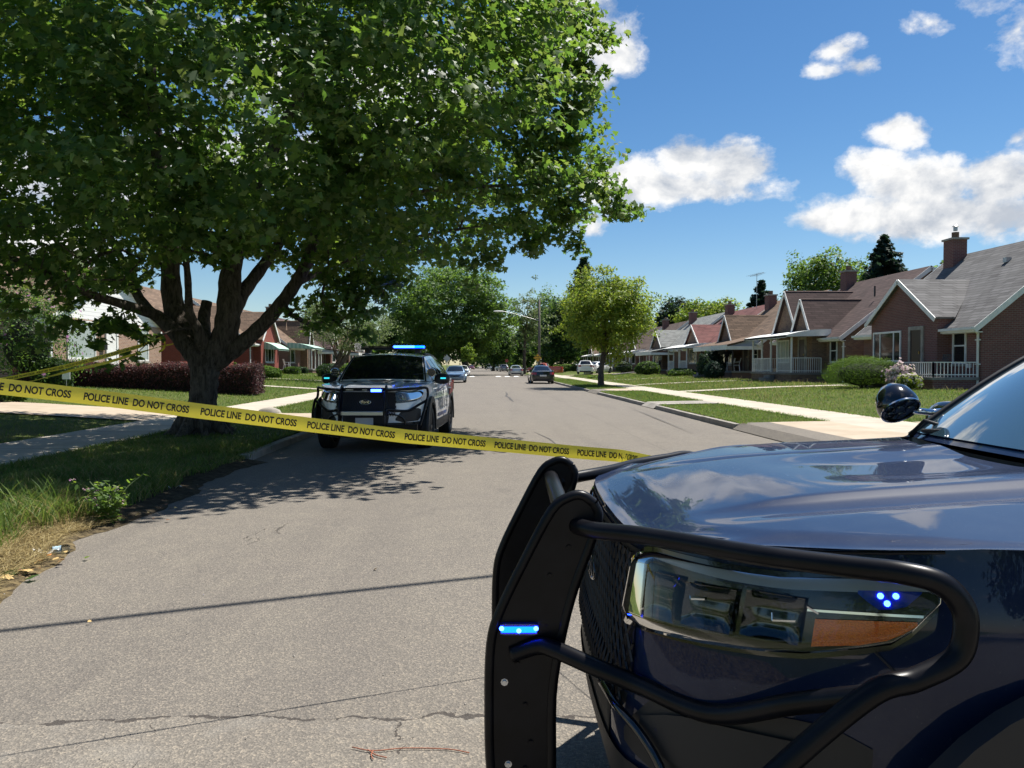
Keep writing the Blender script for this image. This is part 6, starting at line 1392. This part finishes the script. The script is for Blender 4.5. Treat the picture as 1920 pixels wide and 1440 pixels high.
# ---- shrubs and hedges ----------------------------------------------
def shrub(name, label, loc, r3, leaves, seed, n=2600, size=.07, shape=OVAL, lump=.08, group=None, shell=.82, blooms=None, nb=0, cut=None, core=True, cat='shrub', spiky=0.0):
    o = thing(name, label, cat, loc, 0, group); r = np.random.default_rng(seed)
    d = r.normal(size=(n, 3)); d /= np.linalg.norm(d, axis=1, keepdims=True); d[:, 2] = np.where(d[:, 2] < -.55, -d[:, 2], d[:, 2])
    k = np.array([1+lump*2*noise.noise(Vector(q*2.2)+Vector((seed*1.3, 0, 0)))+lump*noise.noise(Vector(q*6)+Vector((0, seed, 0))) for q in d])
    q = r.uniform(shell**3, 1, n)**(1/3)+np.abs(r.normal(0, .05+spiky, n))
    c = d*(q*k)[:, None]
    if cut: c = np.sign(c)*np.abs(c)**cut*(1 if cut == 1 else 1)
    c = c*np.array(r3); c[:, 2] += r3[2]*.82; c[:, 2] = np.maximum(c[:, 2], .03)
    leaf_mesh('foliage', c, d*.9+r.normal(size=(n, 3))*.6+np.array([0, 0, .35]), size, shape, leaves, o, .2, seed)
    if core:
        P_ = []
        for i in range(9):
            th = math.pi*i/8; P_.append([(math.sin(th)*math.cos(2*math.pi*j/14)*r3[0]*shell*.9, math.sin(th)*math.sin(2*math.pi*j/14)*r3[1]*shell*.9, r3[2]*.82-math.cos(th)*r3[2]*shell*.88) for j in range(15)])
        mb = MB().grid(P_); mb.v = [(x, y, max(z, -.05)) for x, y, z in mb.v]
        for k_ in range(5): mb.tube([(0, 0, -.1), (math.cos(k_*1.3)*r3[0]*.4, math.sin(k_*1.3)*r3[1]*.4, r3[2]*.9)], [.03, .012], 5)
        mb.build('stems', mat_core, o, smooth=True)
    if blooms:
        m_ = r.choice(n, nb); leaf_mesh('blossoms', c[m_]*1.04, d[m_]+np.array([-.1, -.6, .2]), size*1.3, TUFT, blooms, o, .1, seed+1)
    return o
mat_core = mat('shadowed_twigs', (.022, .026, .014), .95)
def bush(label, px, py, d, wpx, hpx, leaves, seed, name='shrub', wide=None, dep=1.0, **k):
    """px,py foot of the shrub at distance d; width and height as seen"""
    p = at(px, py, d); rx = wpx/2*d/F_PX; rz = hpx/1.85*d/F_PX
    return shrub(name, label, (p.x, p.y, gz(p.x)), (rx, rx*dep, rz), leaves, seed, **k)
gr = 'clipped shrubs in the front gardens'
bush('wide bright green yew mound before the nearest right house', 1618, 718, 33.5, 132, 58, L_YEW, 61, dep=.75, n=16000, size=.10, shape=NEED, lump=.06, spiky=.03, group=gr, shell=.78)
bush('dark small yew beside the picture window of the nearest right house', 1697, 708, 35.5, 46, 36, L_DRK, 62, n=3000, size=.09, shape=NEED, group=gr)
bush('pink plumed flowering plant at the porch corner of the nearest right house', 1688, 716, 31.6, 40, 40, L_GRY, 63, n=1500, size=.10, lump=.3, spiky=.12, blooms=L_PINK, nb=900, core=False, group=None)
bush('yellow green leafy clump at the foot of the nearest porch', 1706, 726, 30.6, 42, 30, L_YEL, 64, n=1500, size=.10, blooms=L_PINK[1:], nb=120, lump=.2)
bush('dark round juniper before the red roofed house', 1333, 708, 57, 48, 48, L_DRK+L_CON, 65, n=6000, size=.13, lump=.16, group=gr)
bush('second dark juniper in front of the round juniper', 1339, 709, 54, 36, 32, L_CON, 66, n=3500, size=.12, lump=.14, group=gr)
bush('large round clipped bush by the pale grey roofed house', 1214, 704, 74, 46, 26, L_DRK+L_YEW, 67, n=5000, size=.15, dep=.8, group=gr, lump=.05)
bush('low spreading bush with yellow top near the red roofed house', 1279, 708, 66, 52, 15, L_YEW+L_DRK, 68, n=4000, size=.13, group=gr)
bush('clipped bush left of the young tree by the far driveway', 1170, 702, 92, 30, 22, L_DRK, 69, n=2400, size=.2, group=gr)
bush('light green hedge row beside the globe lamp', 1058, 693, 118, 48, 15, L_YEW+L_LIME[1:], 70, n=3500, size=.22, group=gr, dep=.4)
bush('dark clipped hedge end right of the globe lamp', 1083, 694, 112, 26, 18, L_DRK, 71, n=2500, size=.2, group=gr)
bush('pale flower bed in front of the white driveway sedan', 1115, 703, 70, 24, 5, L_LIME, 72, n=700, size=.16, core=False)
# left gardens
shrub('rose_of_sharon', 'tall rose of sharon with mauve blooms at the left edge', (at(52, 690, 27).x, at(52, 690, 27).y, gz(-15)), (1.55, 1.4, 2.0), L_MID+L_DRK[:1], 73, n=9000, size=.10, lump=.22, blooms=L_MAUVE, nb=70, shell=.55, spiky=.06)
bush('round clipped bush at the very left edge behind the tape', 2, 712, 20.5, 34, 46, L_DRK+L_YEW[:1], 74, n=4000, size=.07, group=gr)
bush('small pale leafed bush behind the tape at the left', 32, 712, 21, 40, 30, L_MID+L_LIME[1:], 75, n=1600, size=.10, group=gr, lump=.2)
bush('boxy clipped bush at the left end of the purple hedge', 98, 712, 27, 64, 60, L_DRK+L_YEW[:1], 76, n=7000, size=.07, group=gr, cut=.8)
bush('bright low bush under the wide window of the pinkish house', 190, 696, 34, 90, 24, L_LIME, 77, n=3500, size=.11, dep=.4, group=gr)
bush('bright low bush under the narrow window of the pinkish house', 245, 696, 38, 70, 24, L_LIME+L_YEW, 78, n=3000, size=.11, dep=.4, group=gr)
bush('rounded green mound bush left of the police SUV', 486, 703, 49, 78, 26, L_YEW, 79, n=8000, size=.11, group=gr, dep=.7, lump=.05)
bush('small dark bush under the green mound bush', 460, 704, 46, 36, 12, L_YEW+L_DRK, 80, n=1800, size=.11, group=gr)
bush('small topiary ball beside the red brick house', 437, 700, 58, 20, 24, L_MID, 81, n=1800, size=.13, group=gr)
bush('clipped low hedge block by the stone doorway', 548, 702, 66, 30, 15, L_YEW+L_DRK[:1], 82, n=2400, size=.13, group=gr, cut=.75)
bush('darker clipped hedge block by the stone doorway', 566, 701, 70, 22, 14, L_DRK, 83, n=1800, size=.13, group=gr, cut=.75)
bush('bright leafed bush behind the police SUV roof corner', 650, 695, 60, 46, 30, L_LIME+L_MID, 84, n=2600, size=.15, group=gr)
bush('dark bush behind the police SUV mirror', 618, 696, 62, 50, 26, L_DRK, 85, n=2600, size=.15, group=gr)
# the long purple hedge
hg = thing('barberry_hedge', 'long clipped purple barberry hedge behind the maple trunk', 'hedge', (-13.4, 31.4, gz(-13.4)))
hr = np.random.default_rng(90); n = 26000; x0, x1 = -5.2, 4.25
u = hr.uniform(0, 1, (n, 3)); f = hr.integers(0, 4, n)
X = x0+(x1-x0)*u[:, 0]; gzv = np.array([gz(-13.4+q) for q in X])-gz(-13.4); top = 1.50-gz(-13.4)+.05*np.sin(X*1.7)-.0*X
Y = np.where(f == 0, -.62, np.where(f == 1, hr.uniform(-.6, .6, n), np.where(f == 2, .6, -.62)))+hr.normal(0, .06, n); Z = np.where(f == 1, top, gzv+.05+(top-gzv)*u[:, 2])+hr.normal(0, .05, n)
en = hr.random(n) < .09; X = np.where(en, x1+hr.normal(0, .06, n), X); Y = np.where(en, hr.uniform(-.6, .6, n), Y); Z = np.where(en, gzv.min()+.1+u[:, 2]*(1.45-gz(-9.2)), Z)
rnd_r = np.clip((np.abs(Y)-.35)/.3, 0, 1)*np.clip((Z-top+.25)/.25, 0, 1); Z -= rnd_r*.12
nr = np.stack([hr.normal(0, .6, n)+en*1.0, np.where(f == 1, 0, -.8)+hr.normal(0, .5, n), np.where(f == 1, 1, .3)+hr.normal(0, .4, n)], 1)
leaf_mesh('foliage', np.stack([X, Y, Z], 1), nr, .075, OVAL, L_PUR, hg, .2, 91)
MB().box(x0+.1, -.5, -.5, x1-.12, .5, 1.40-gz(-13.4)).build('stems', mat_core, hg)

# ---- grass -------------------------------------------------------------
def blades(name, pos, hgt, lean, width, mats, seed, weights=None, segs=3, sway=None):
    r = np.random.default_rng(seed); n = len(pos); ang = r.uniform(0, 6.283, n); dx, dy = np.cos(ang), np.sin(ang)
    ln = hgt*lean*r.uniform(.3, 1.3, n); fa = r.uniform(0, 6.283, n); wx, wy = np.cos(fa)*width/2, np.sin(fa)*width/2
    lv = np.linspace(0, 1, segs+1); V = []
    for q in lv[:-1]:
        cx = pos[:, 0]+dx*ln*q**1.8; cy = pos[:, 1]+dy*ln*q**1.8; cz = pos[:, 2]+hgt*(q-.28*lean*q**2.4); w_ = (1-q*.55)
        V += [np.stack([cx-wx*w_, cy-wy*w_, cz], 1), np.stack([cx+wx*w_, cy+wy*w_, cz], 1)]
    V.append(np.stack([pos[:, 0]+dx*ln, pos[:, 1]+dy*ln, pos[:, 2]+hgt*(1-.28*lean)], 1))
    V = np.stack(V, 1); k = V.shape[1]; polys = [(2*i, 2*i+1, 2*i+3, 2*i+2) for i in range(segs-1)]+[(2*segs-2, 2*segs-1, 2*segs)]
    base = np.concatenate([np.array(p) for p in polys]); lens = np.array([len(p) for p in polys]); tot = len(base)
    me = bpy.data.meshes.new(name); me.vertices.add(n*k); me.vertices.foreach_set('co', V.reshape(-1).astype(np.float32))
    me.loops.add(n*tot); me.loops.foreach_set('vertex_index', (base[None]+(np.arange(n)*k)[:, None]).reshape(-1).astype(np.int32))
    me.polygons.add(n*len(polys)); st = np.concatenate([[0], np.cumsum(lens)[:-1]])
    me.polygons.foreach_set('loop_start', (st[None]+(np.arange(n)*tot)[:, None]).reshape(-1).astype(np.int32)); me.polygons.foreach_set('loop_total', np.tile(lens, n).astype(np.int32))
    for m in mats: me.materials.append(m)
    me.polygons.foreach_set('material_index', np.repeat(r.choice(len(mats), n, p=weights), len(polys)).astype(np.int32)); me.update(); me.validate()
    o = bpy.data.objects.new(name, me); C.objects.link(o); o['kind'] = 'stuff'; return o
gr_ = np.random.default_rng(5)
GX = np.array([p[0] for p in GPROF]); GZ = np.array([p[1] for p in GPROF])
def zat(x): return np.interp(x, GX, GZ)
# tall rough grass on the near verge
n = 46000; y = gr_.uniform(2.0, 13.5, n); xx = -6.35+gr_.uniform(0, 1, n)**.9*2.75; dens = np.array([noise.noise(Vector((a*1.1, b*1.1, 2))) for a, b in zip(xx, y)])
ev = np.array([verge(q) for q in y]); keep = (xx < ev-np.where(y < 6.6, .22, .05)-.12*dens) & (dens > -.35); xx, y, dens = xx[keep], y[keep], dens[keep]
hh = .13+.20*np.clip(dens+.25, 0, 1)*gr_.uniform(.5, 1.3, len(xx)); hh *= np.interp(xx, [-6.4, -5.6, -4.2], [.45, .75, 1.0])*np.interp(y, [3, 8, 12.5], [1.15, 1.0, .6])
zz = np.where(xx > -4.1, np.interp(xx, [-4.1, -3.6], [.115, .05]), zat(xx))
blades('tall_grass', np.stack([xx, y, zz], 1), hh, .75, .009, G_GRN+G_DRY[:1], 6, [.42, .30, .16, .12])
n = 15000; y = 2.3+5.0*gr_.random(n); ev = np.array([verge(q) for q in y]); xx = ev+.06-gr_.uniform(0, 1, n)**1.3*.62
blades('dry_grass', np.stack([xx, y, np.interp(ev-xx, [-.06, 0, .25, .6], [.005, .01, .075, .12])], 1), gr_.uniform(.05, .16, n), 1.6, .007, G_DRY, 7)
n = 700; y = gr_.uniform(3.0, 7.4, n); ev = np.array([verge(q) for q in y]); xx = ev-.25-gr_.uniform(0, .8, n)
blades('long_grass', np.stack([xx, y, np.full(n, .09)], 1), gr_.uniform(.28, .52, n), .7, .013, G_GRN[:2], 8, segs=4)
# mown lawns
def lawn(name, xa, xb, ya, yb, n, h, w, seed, bare=None, wts=(.5, .36, .14)):
    r = np.random.default_rng(seed); y = ya+(yb-ya)*r.random(n)**1.45; x = r.uniform(xa, xb, n); k = np.ones(n, bool)
    for (a, b, c, d) in (bare or []): k &= ~((x > a) & (x < b) & (y > c) & (y < d))
    x, y = x[k], y[k]; s = np.clip(y/22, .8, 3.2)
    return blades(name, np.stack([x, y, zat(x)+.0], 1), h*np.sqrt(s)*r.uniform(.5, 1.3, len(x)), .7, w*s, G_GRN, seed, list(wts), 2)
wl = [(-34, -8, 17.9, 21.3), (-6.4, -3.6, 17.9, 21.1), (5.9, 8.1, 12.5, 17.3), (9.6, 33, 12.8, 16.7), (5.9, 8.1, 25.5, 27.3), (5.9, 8.1, 38.3, 41.5), (17.8, 30, 29.5, 100), (9.6, 17.7, 35.5, 36.9), (9.6, 17.7, 47.3, 48.6), (9.6, 17.7, 60.4, 61.7), (-18, -8, 39.4, 40.7), (9.6, 26, 88, 91)]
lawn('lawn_grass', -6.28, -3.80, 9, 60, 36000, .075, .011, 12, wl); lawn('lawn_grass', -18.6, -8.05, 10, 75, 60000, .075, .012, 13, wl)
lawn('lawn_grass', 6.05, 8.02, 16, 70, 30000, .07, .012, 14, wl); lawn('lawn_grass', 9.7, 19.8, 17, 85, 70000, .08, .013, 15, wl, (.40, .36, .24))
def edge(n, xe, ya, yb, sp, h, seed, bare=()):
    r = np.random.default_rng(seed); y = ya+(yb-ya)*r.random(n)**1.3; x = xe+r.normal(0, sp, n); k = np.ones(n, bool)
    for c, d in bare: k &= ~((y > c) & (y < d))
    x, y = x[k], y[k]; blades('edge_grass', np.stack([x, y, zat(x)+.01], 1), h*r.uniform(.5, 1.4, len(x)), 1.1, .014*np.clip(y/20, .8, 3), G_GRN, seed, [.45, .35, .2], 2)
edge(5000, -6.28, 7, 60, .045, .085, 201, ((17.9, 21.2),)); edge(4000, -8.03, 8, 60, .045, .08, 202, ((17.9, 21.3), (39.3, 40.8)))
edge(4000, 8.03, 16, 70, .05, .08, 203, ((12, 17.4), (25.4, 27.4), (38, 41.7))); edge(5000, 9.68, 16, 70, .06, .085, 204, ((12.7, 16.8), (35.4, 37)))
edge(3500, 6.03, 17, 60, .03, .075, 205, ((25.3, 27.5), (38, 41.7))); edge(3500, -3.79, 11.8, 50, .035, .085, 206, ((17.9, 21.2),))
n = 3600; x = gr_.uniform(10, 18, n); y = gr_.uniform(24, 60, n); kp = np.array([noise.noise(Vector((a*.35, b*.25, 5))) for a, b in zip(x, y)]) > .05
blades('seeding_grass', np.stack([x[kp], y[kp], zat(x[kp])], 1), gr_.uniform(.15, .34, kp.sum()), .5, .014, [G_DRY[1], G_GRN[2]], 16)

# ---- trees added behind the camera, places invented, for dark paint and glass to mirror
bk = 'trees added behind the camera for reflections'
for k, (x_, y_, h_, lf) in enumerate(((-9, -16, 9, L_MID), (3.5, -24, 11, L_DRK+L_MID[:1]), (14, -18, 8, L_MID), (-20, -12, 10, L_DRK+L_MID))):
    tree('broad_tree', ['green tree added behind the camera on the left verge', 'tall dark tree added behind the camera in line with the road', 'green tree added behind the camera on the right lawn', 'dark tree added behind the camera far to the left'][k], (x_, y_, gz(x_)), h_, (0, 0, h_*.6), (h_*.42, h_*.42, h_*.40), lf, 100+k, ntips=200, per=22, size=.40, trunk_r=.22, group=bk, cl=1.1)
# ------------------------------------------------------------------ police tape
M_TAPE = bpy.data.materials.new('yellow_tape'); M_TAPE.use_nodes = True
t = NT(M_TAPE.node_tree); b = M_TAPE.node_tree.nodes['Principled BSDF']; b.inputs['Base Color'].default_value = (.97, .83, .12, 1); b.inputs['Roughness'].default_value = .28
wv = t.noise(t.vm('MULTIPLY', t.pos(), (6, 6, 60)), 2.2, 4, .6); t.put(b.inputs['Normal'], t.bump(wv, .35, .01))
tb_ = t.node('ShaderNodeBsdfTranslucent'); tb_.inputs['Color'].default_value = (.95, .78, .06, 1); mx = t.node('ShaderNodeMixShader'); mx.inputs[0].default_value = .48
t.l.new(b.outputs[0], mx.inputs[1]); t.l.new(tb_.outputs[0], mx.inputs[2]); t.l.new(mx.outputs[0], M_TAPE.node_tree.nodes['Material Output'].inputs['Surface'])
M_INK = mat('tape_ink', (.012, .011, .010), .4)
def tape(name, label, path, width, text=None, period=.44, tw=0.0, off=0.0, tilt=None, lean=0.0):
    pts = [Vector(p) for p in path]; ds = [0]
    for a, b_ in zip(pts, pts[1:]): ds.append(ds[-1]+(b_-a).length)
    Ln = ds[-1]
    def fr(s_):
        s_ = min(max(s_, 0), Ln-1e-6); i = max(k for k in range(len(ds)-1) if ds[k] <= s_); q = (s_-ds[i])/(ds[i+1]-ds[i])
        p = pts[i].lerp(pts[i+1], q); d = (pts[i+1]-pts[i]).normalized(); n = Vector((d.y, -d.x, 0)).normalized()
        u = (UP-d*d.z).normalized(); m_ = d.cross(SUN_TO)
        a = lean+tw*math.sin(s_*2.1)+(math.atan2(-u.dot(m_), n.dot(m_)) if tilt else 0); a = (a+math.pi/2) % math.pi-math.pi/2; up = u*math.cos(a)+n*math.sin(a); return p, d, up, d.cross(up).normalized()
    N = int(Ln/.04)+2; P = []
    for k in range(N):
        p, d, up, n = fr(Ln*k/(N-1)); cv = .004*math.sin(k*.31)
        P.append([p+up*width*(q-.5)+n*(.0012*math.cos((q-.5)*6)+cv*(q-.5)*.5) for q in (0, .25, .5, .75, 1)])
    root = MB().grid(P).build(name, M_TAPE, smooth=True); tag(root, label, 'barrier tape')
    if text:
        vs, fs = text_mesh(text, width*.64, 0, 1.0, .0013); wd = max(v.x for v in vs)
        k0 = -1; ks = .405/ wd if wd else 1
        nrep = int(Ln/period)+1
        for r_ in range(nrep):
            s0 = off+r_*period; out = []
            if s0+.41 > Ln: break
            if s0 < 0: continue
            for v in vs:
                p, d, up, n = fr(s0+v.x*ks); yv = v.y-width*.22
                out.append(p+up*yv+n*(.0012*math.cos(yv/width*6)+.0022))
            for sgn in (1,):
                MB().add(out, fs).build('tape_lettering', M_INK, root)
            out2 = []
            for v in vs:
                p, d, up, n = fr(s0+v.x*ks); yv = v.y-width*.22; out2.append(p+up*yv+n*(.004*math.cos(yv/width*6)-.002))
    return root
D0 = 3.12
def tape_pt(k):                                            # k counts lettering repeats from the left
    X = (157-960)/1420*D0+.1343*D0*k; d = D0*(1+.0485*k); y_img = np.interp(k, [-1.5, -.75, 0, 1, 2, 3, 4, 5, 5.6], [697, 722, 742.5, 771, 796, 818, 833.5, 848, 855])
    py = y_img; q = at(960+1420*X/d, py, d); return q
ends = [tape_pt(k) for k in np.arange(-1.4, 5.61, .2)]
cable_end = Vector((pl_.location.x, pl_.location.y, 0))
path = [Vector((-4.05, 2.0, 1.52))]+ends
wp_ = navy.matrix_world if False else Matrix.Translation(navy.location) @ Matrix.Rotation(math.pi-PSI, 4, 'Z')
path.append(wp_ @ Vector((-.57, -.99, 1.02)))
s0 = sum((b_-a).length for a, b_ in zip(path, path[1:len(path)]) if True)
# arc length where repeat 0 begins
acc = 0; offs = None
for i, (a, b_) in enumerate(zip(path, path[1:])):
    k = -1.4+.2*(i-1)
    if i >= 1 and abs(k-0.0) < 1e-6: offs = acc
    acc += (b_-a).length
per = (tape_pt(1)-tape_pt(0)).length
offs = offs % per
tp1 = tape('police_tape', 'yellow police line tape stretched across the road with black lettering', path, .065, 'POLICE LINE  DO NOT CROSS', per, .035, offs, tilt=True, lean=.09)
st = thing('marker_post', 'short grey steel post holding the left end of the road tape', 'post', (-4.07, 1.98, .1)); MB().tube([(0, 0, -.1), (0, 0, 1.55)], .022, 8).build('post', M_GALV, st)
dT = TD
q0 = [at(x_, y_, d_) for x_, y_, d_ in ((-60, 722, 11.5), (20, 709, 12), (120, 688, 12.6), (200, 667, 13.3), (262, 649, 14), (300, 634, 14.6), (308, 627, 14.75))]
tape('police_tape', 'slack yellow tape tied to the left limb of the maple', q0, .075, 'POLICE LINE  DO NOT CROSS', .44, .25, .1, lean=.25)
q1 = [at(x_, y_, d_) for x_, y_, d_ in ((-60, 735, 11.4), (60, 715, 12), (130, 696, 12.6), (200, 680, 13.2), (250, 665, 13.9), (300, 650, 14.5), (325, 645, 14.6))]
tape('police_tape', 'lower twisted strand of yellow tape behind the slack maple tape', q1, .05, None, .44, .6, 0, lean=.5)
q2 = [at(x_, y_, 14.35) for x_, y_ in ((290, 627), (302, 634), (311, 645), (306, 655), (298, 660))]
tape('police_tape', 'curled loose end of yellow tape hanging from the maple limb', q2, .05, None, .44, .5)
st2 = thing('marker_post', 'short grey steel post holding the maple tapes beyond the left edge', 'post', (q0[0].x-.02, q0[0].y, gz(q0[0].x))); MB().tube([(0, 0, -.1), (0, 0, 1.3)], .02, 8).build('post', M_GALV, st2)

# ------------------------------------------------------------------ litter and weeds on the near verge
p = G(205, 985); wd = thing('weed', 'leafy green weed with small pink flowers at the road edge', 'weed', (p.x, p.y, .03))
r = random.Random(3); stm = MB(); cen = []; nr = []; bl = []
for k in range(26):
    a = r.uniform(0, 6.28); L_ = r.uniform(.18, .46); lean_ = r.uniform(.2, .8)
    pts = [Vector((math.cos(a)*.03, math.sin(a)*.03, 0)), Vector((math.cos(a)*L_*lean_*.4, math.sin(a)*L_*lean_*.4, L_*.6)), Vector((math.cos(a)*L_*lean_, math.sin(a)*L_*lean_, L_*.95))]
    cm = catmull(pts, 5); stm.tube(cm, [.004]*len(cm), 4)
    for q_ in range(16): c_ = cm[min(len(cm)-1, int(r.uniform(.1, 1)*len(cm)))]; cen.append(c_+Vector((r.gauss(0, .035), r.gauss(0, .035), r.gauss(0, .02)))); nr.append((r.gauss(0, .5), r.gauss(0, .5), .8))
    if r.random() < .5: bl += [cm[-1]+Vector((r.gauss(0, .012), r.gauss(0, .012), r.gauss(0, .012))) for _ in range(7)]
stm.build('stem', mat('weed_stem', (.08, .12, .03), .7), wd); leaf_mesh('foliage', np.array([tuple(c) for c in cen]), np.array(nr), .055, OVAL, L_MID+L_LIME[:1], wd, .2, 4)
leaf_mesh('blossoms', np.array([tuple(c) for c in bl]), np.random.default_rng(2).normal(size=(len(bl), 3)), .018, TUFT, L_PINK+L_MAUVE, wd, .1, 5)
p = G(107, 1040); bt = thing('plastic_bottle', 'crushed clear plastic bottle with blue label in the dry grass', 'bottle', (p.x, p.y, .035), math.radians(20))
M_CLEAR = f_lens('clear_plastic', (.80, .84, .85), 1.6)
MB().lathe([(.012, -.10), (.013, -.075), (.030, -.055), (.034, -.03), (.031, 0), (.035, .03), (.034, .075), (.028, .088), (.001, .082)], 18, 'x').build('bottle_shell', M_CLEAR, bt, smooth=50)
MB().lathe([(.0348, -.028), (.0322, 0), (.0358, .03)], 18, 'x').build('bottle_label', mat('bottle_label', (.35, .50, .60), .35), bt, smooth=True); MB().lathe([(.001, -.115), (.014, -.114), (.014, -.095)], 12, 'x').build('bottle_cap', M_PLAST, bt)
p = G(88, 1043); pc = thing('plastic_wrapper', 'torn white plastic wrapper lying beside the crushed bottle', 'wrapper', (p.x, p.y, .02), .3)
MB().grid([[(-.09+.18*i/10, -.035+.07*j/5+.01*math.sin(i), .012+.03*((i/10-.5)*2)**2+.012*math.sin(i*1.7+j)) for j in range(6)] for i in range(11)]).build('film', M_PLAST, pc, smooth=True)
p = G(340, 925)
pp = thing('paper_scrap', 'twisted white paper scrap in the grass edge', 'scrap', (p.x-.1, p.y, .05)); MB().grid([[(-.10+.2*i/10, .02*math.sin(i*1.3)+.02*j, .02+.02*math.sin(i*.9)) for j in (0, 1)] for i in range(11)]).build('strip', M_PLAST, pp, smooth=True)
def fallen(label, px, py, leaves_, seed, n=1, size=.07, sp=.0, x_off=0):
    p = G(px, py); r_ = np.random.default_rng(seed); c_ = np.zeros((n, 3)); c_[:, :2] = r_.normal(0, sp, (n, 2)); c_[:, 2] = .012+.02*r_.random(n)*(n > 1)
    o = leaf_mesh('fallen_leaf' if n == 1 else 'fallen_leaves', c_, np.stack([r_.normal(0, .25, n), r_.normal(0, .25, n), np.ones(n)], 1), size, MAPLE, leaves_, None, .15, seed); o.location = (p.x, p.y, .025)
    if n == 1: tag(o, label, 'leaf', 'single leaves fallen on the road')
    else: o['kind'] = 'stuff'
    return o
L_ORG = [mat('orange_leaf', (.50, .20, .05), .7), mat('tan_leaf', (.48, .33, .13), .7), mat('brown_leaf', (.12, .06, .03), .8)]
fallen('', 25, 1085, L_ORG+[L_MAP[0]], 1, 16, .085, .085); fallen('', 90, 1062, L_ORG, 9, 10, .05, .10); fallen('', 340, 960, L_ORG[1:], 10, 14, .04, .3)
fallen('small tan leaf lying on the road above the cable shadow', 703, 1076, L_ORG[1:2], 2, 1, .05); fallen('pale green leaf on the road near the crushed bottle', 162, 1053, L_LIME[:1], 3, 1, .05)
fallen('tiny tan leaf on the road below the cable shadow', 168, 1176, L_ORG[1:2], 4, 1, .035); fallen('brown curled leaf on the road near the grass edge', 518, 1003, L_ORG[2:], 5, 1, .03)
tw = thing('twig', 'thin reddish twig lying on the road at the bottom of the frame', 'twig', (0, 0, 0)); M_TWIG = mat('reddish_twig', (.30, .10, .05), .7); m_ = MB()
for pl in (((660, 1417), (700, 1424), (760, 1419), (840, 1421), (880, 1428)), ((690, 1422), (705, 1432), (725, 1437)), ((700, 1423), (696, 1433), (700, 1440))):
    m_.tube(catmull([G(*q)+Vector((0, 0, .034)) for q in pl], 4), .0022, 5)
m_.build('stem', M_TWIG, tw, smooth=True)
stn = np.random.default_rng(8); 
def stones(n, seed):
    r_ = np.random.default_rng(seed); mb = MB()
    for k in range(n):
        x_, y_ = r_.uniform(-3.3, .2), r_.uniform(2.6, 9); s_ = r_.uniform(.002, .0055); o0 = len(mb.v)
        mb.lathe([(.001, -s_*.3), (s_, 0), (s_*.6, s_*.6), (.001, s_*.7)], 5, 'z', (x_, y_, .03))
    o = mb.build('road_grit', mat('grit', (.33, .30, .26), .9)); o['kind'] = 'stuff'
stones(160, 5)
p = G(505, 775); rk = MB().lathe([(.001, -.1), (.28, 0), (.22, .12), (.12, .17), (.001, .19)], 9, 'z').build('edge_stone', M_KERB, smooth=50); rk.location = (p.x, p.y, p.z-.02); rk.scale = (1.3, .7, 1); tag(rk, 'pale stone at the lawn edge between the maple and the police SUV', 'stone')

car('pickup_truck', 'grey pickup standing behind the camera and mirrored in the headlight', 'pickup', suv_spec(L=5.6, hw=.98, crest=[(0,1.0),(.15,1.05),(.6,1.12),(1.3,1.17),(2,1.2),(5.6,1.2)], ws0=(-1.4,1.18), ws1=(-2.1,1.85), rw0=(-3.7,1.2), rw1=(-3.5,1.82), axles=(-1.0,-4.5), R=.40, zb=.35), P_GRY, (4.6, -3.6, 0), math.radians(165))
wd.scale = (1.15, 1.0, 1.0)

ck = MB()
for pl, w_ in ((((948, 736), (951, 740), (949, 744), (955, 747), (958, 751), (963, 755)), .10), (((942, 772), (960, 772.5), (972, 772)), .05), (((1000, 812), (1030, 826), (1045, 838)), .03), (((1180, 765), (1235, 788), (1300, 815)), .04)):
    pts_ = [G(*q)+Vector((0, 0, .036)) for q in pl]; row = []
    for i, q in enumerate(pts_):
        d_ = (pts_[min(i+1, len(pts_)-1)]-pts_[max(i-1, 0)]); n_ = Vector((d_.y, -d_.x, 0)).normalized()*w_*(.5 if 0 < i < len(pts_)-1 else .1); row.append([q-n_, q+n_])
    ck.grid(row, flip=True)
tag(ck.build('road_tar_seam', mat('tar_seam', (.045, .040, .036), .8)), kind='structure')
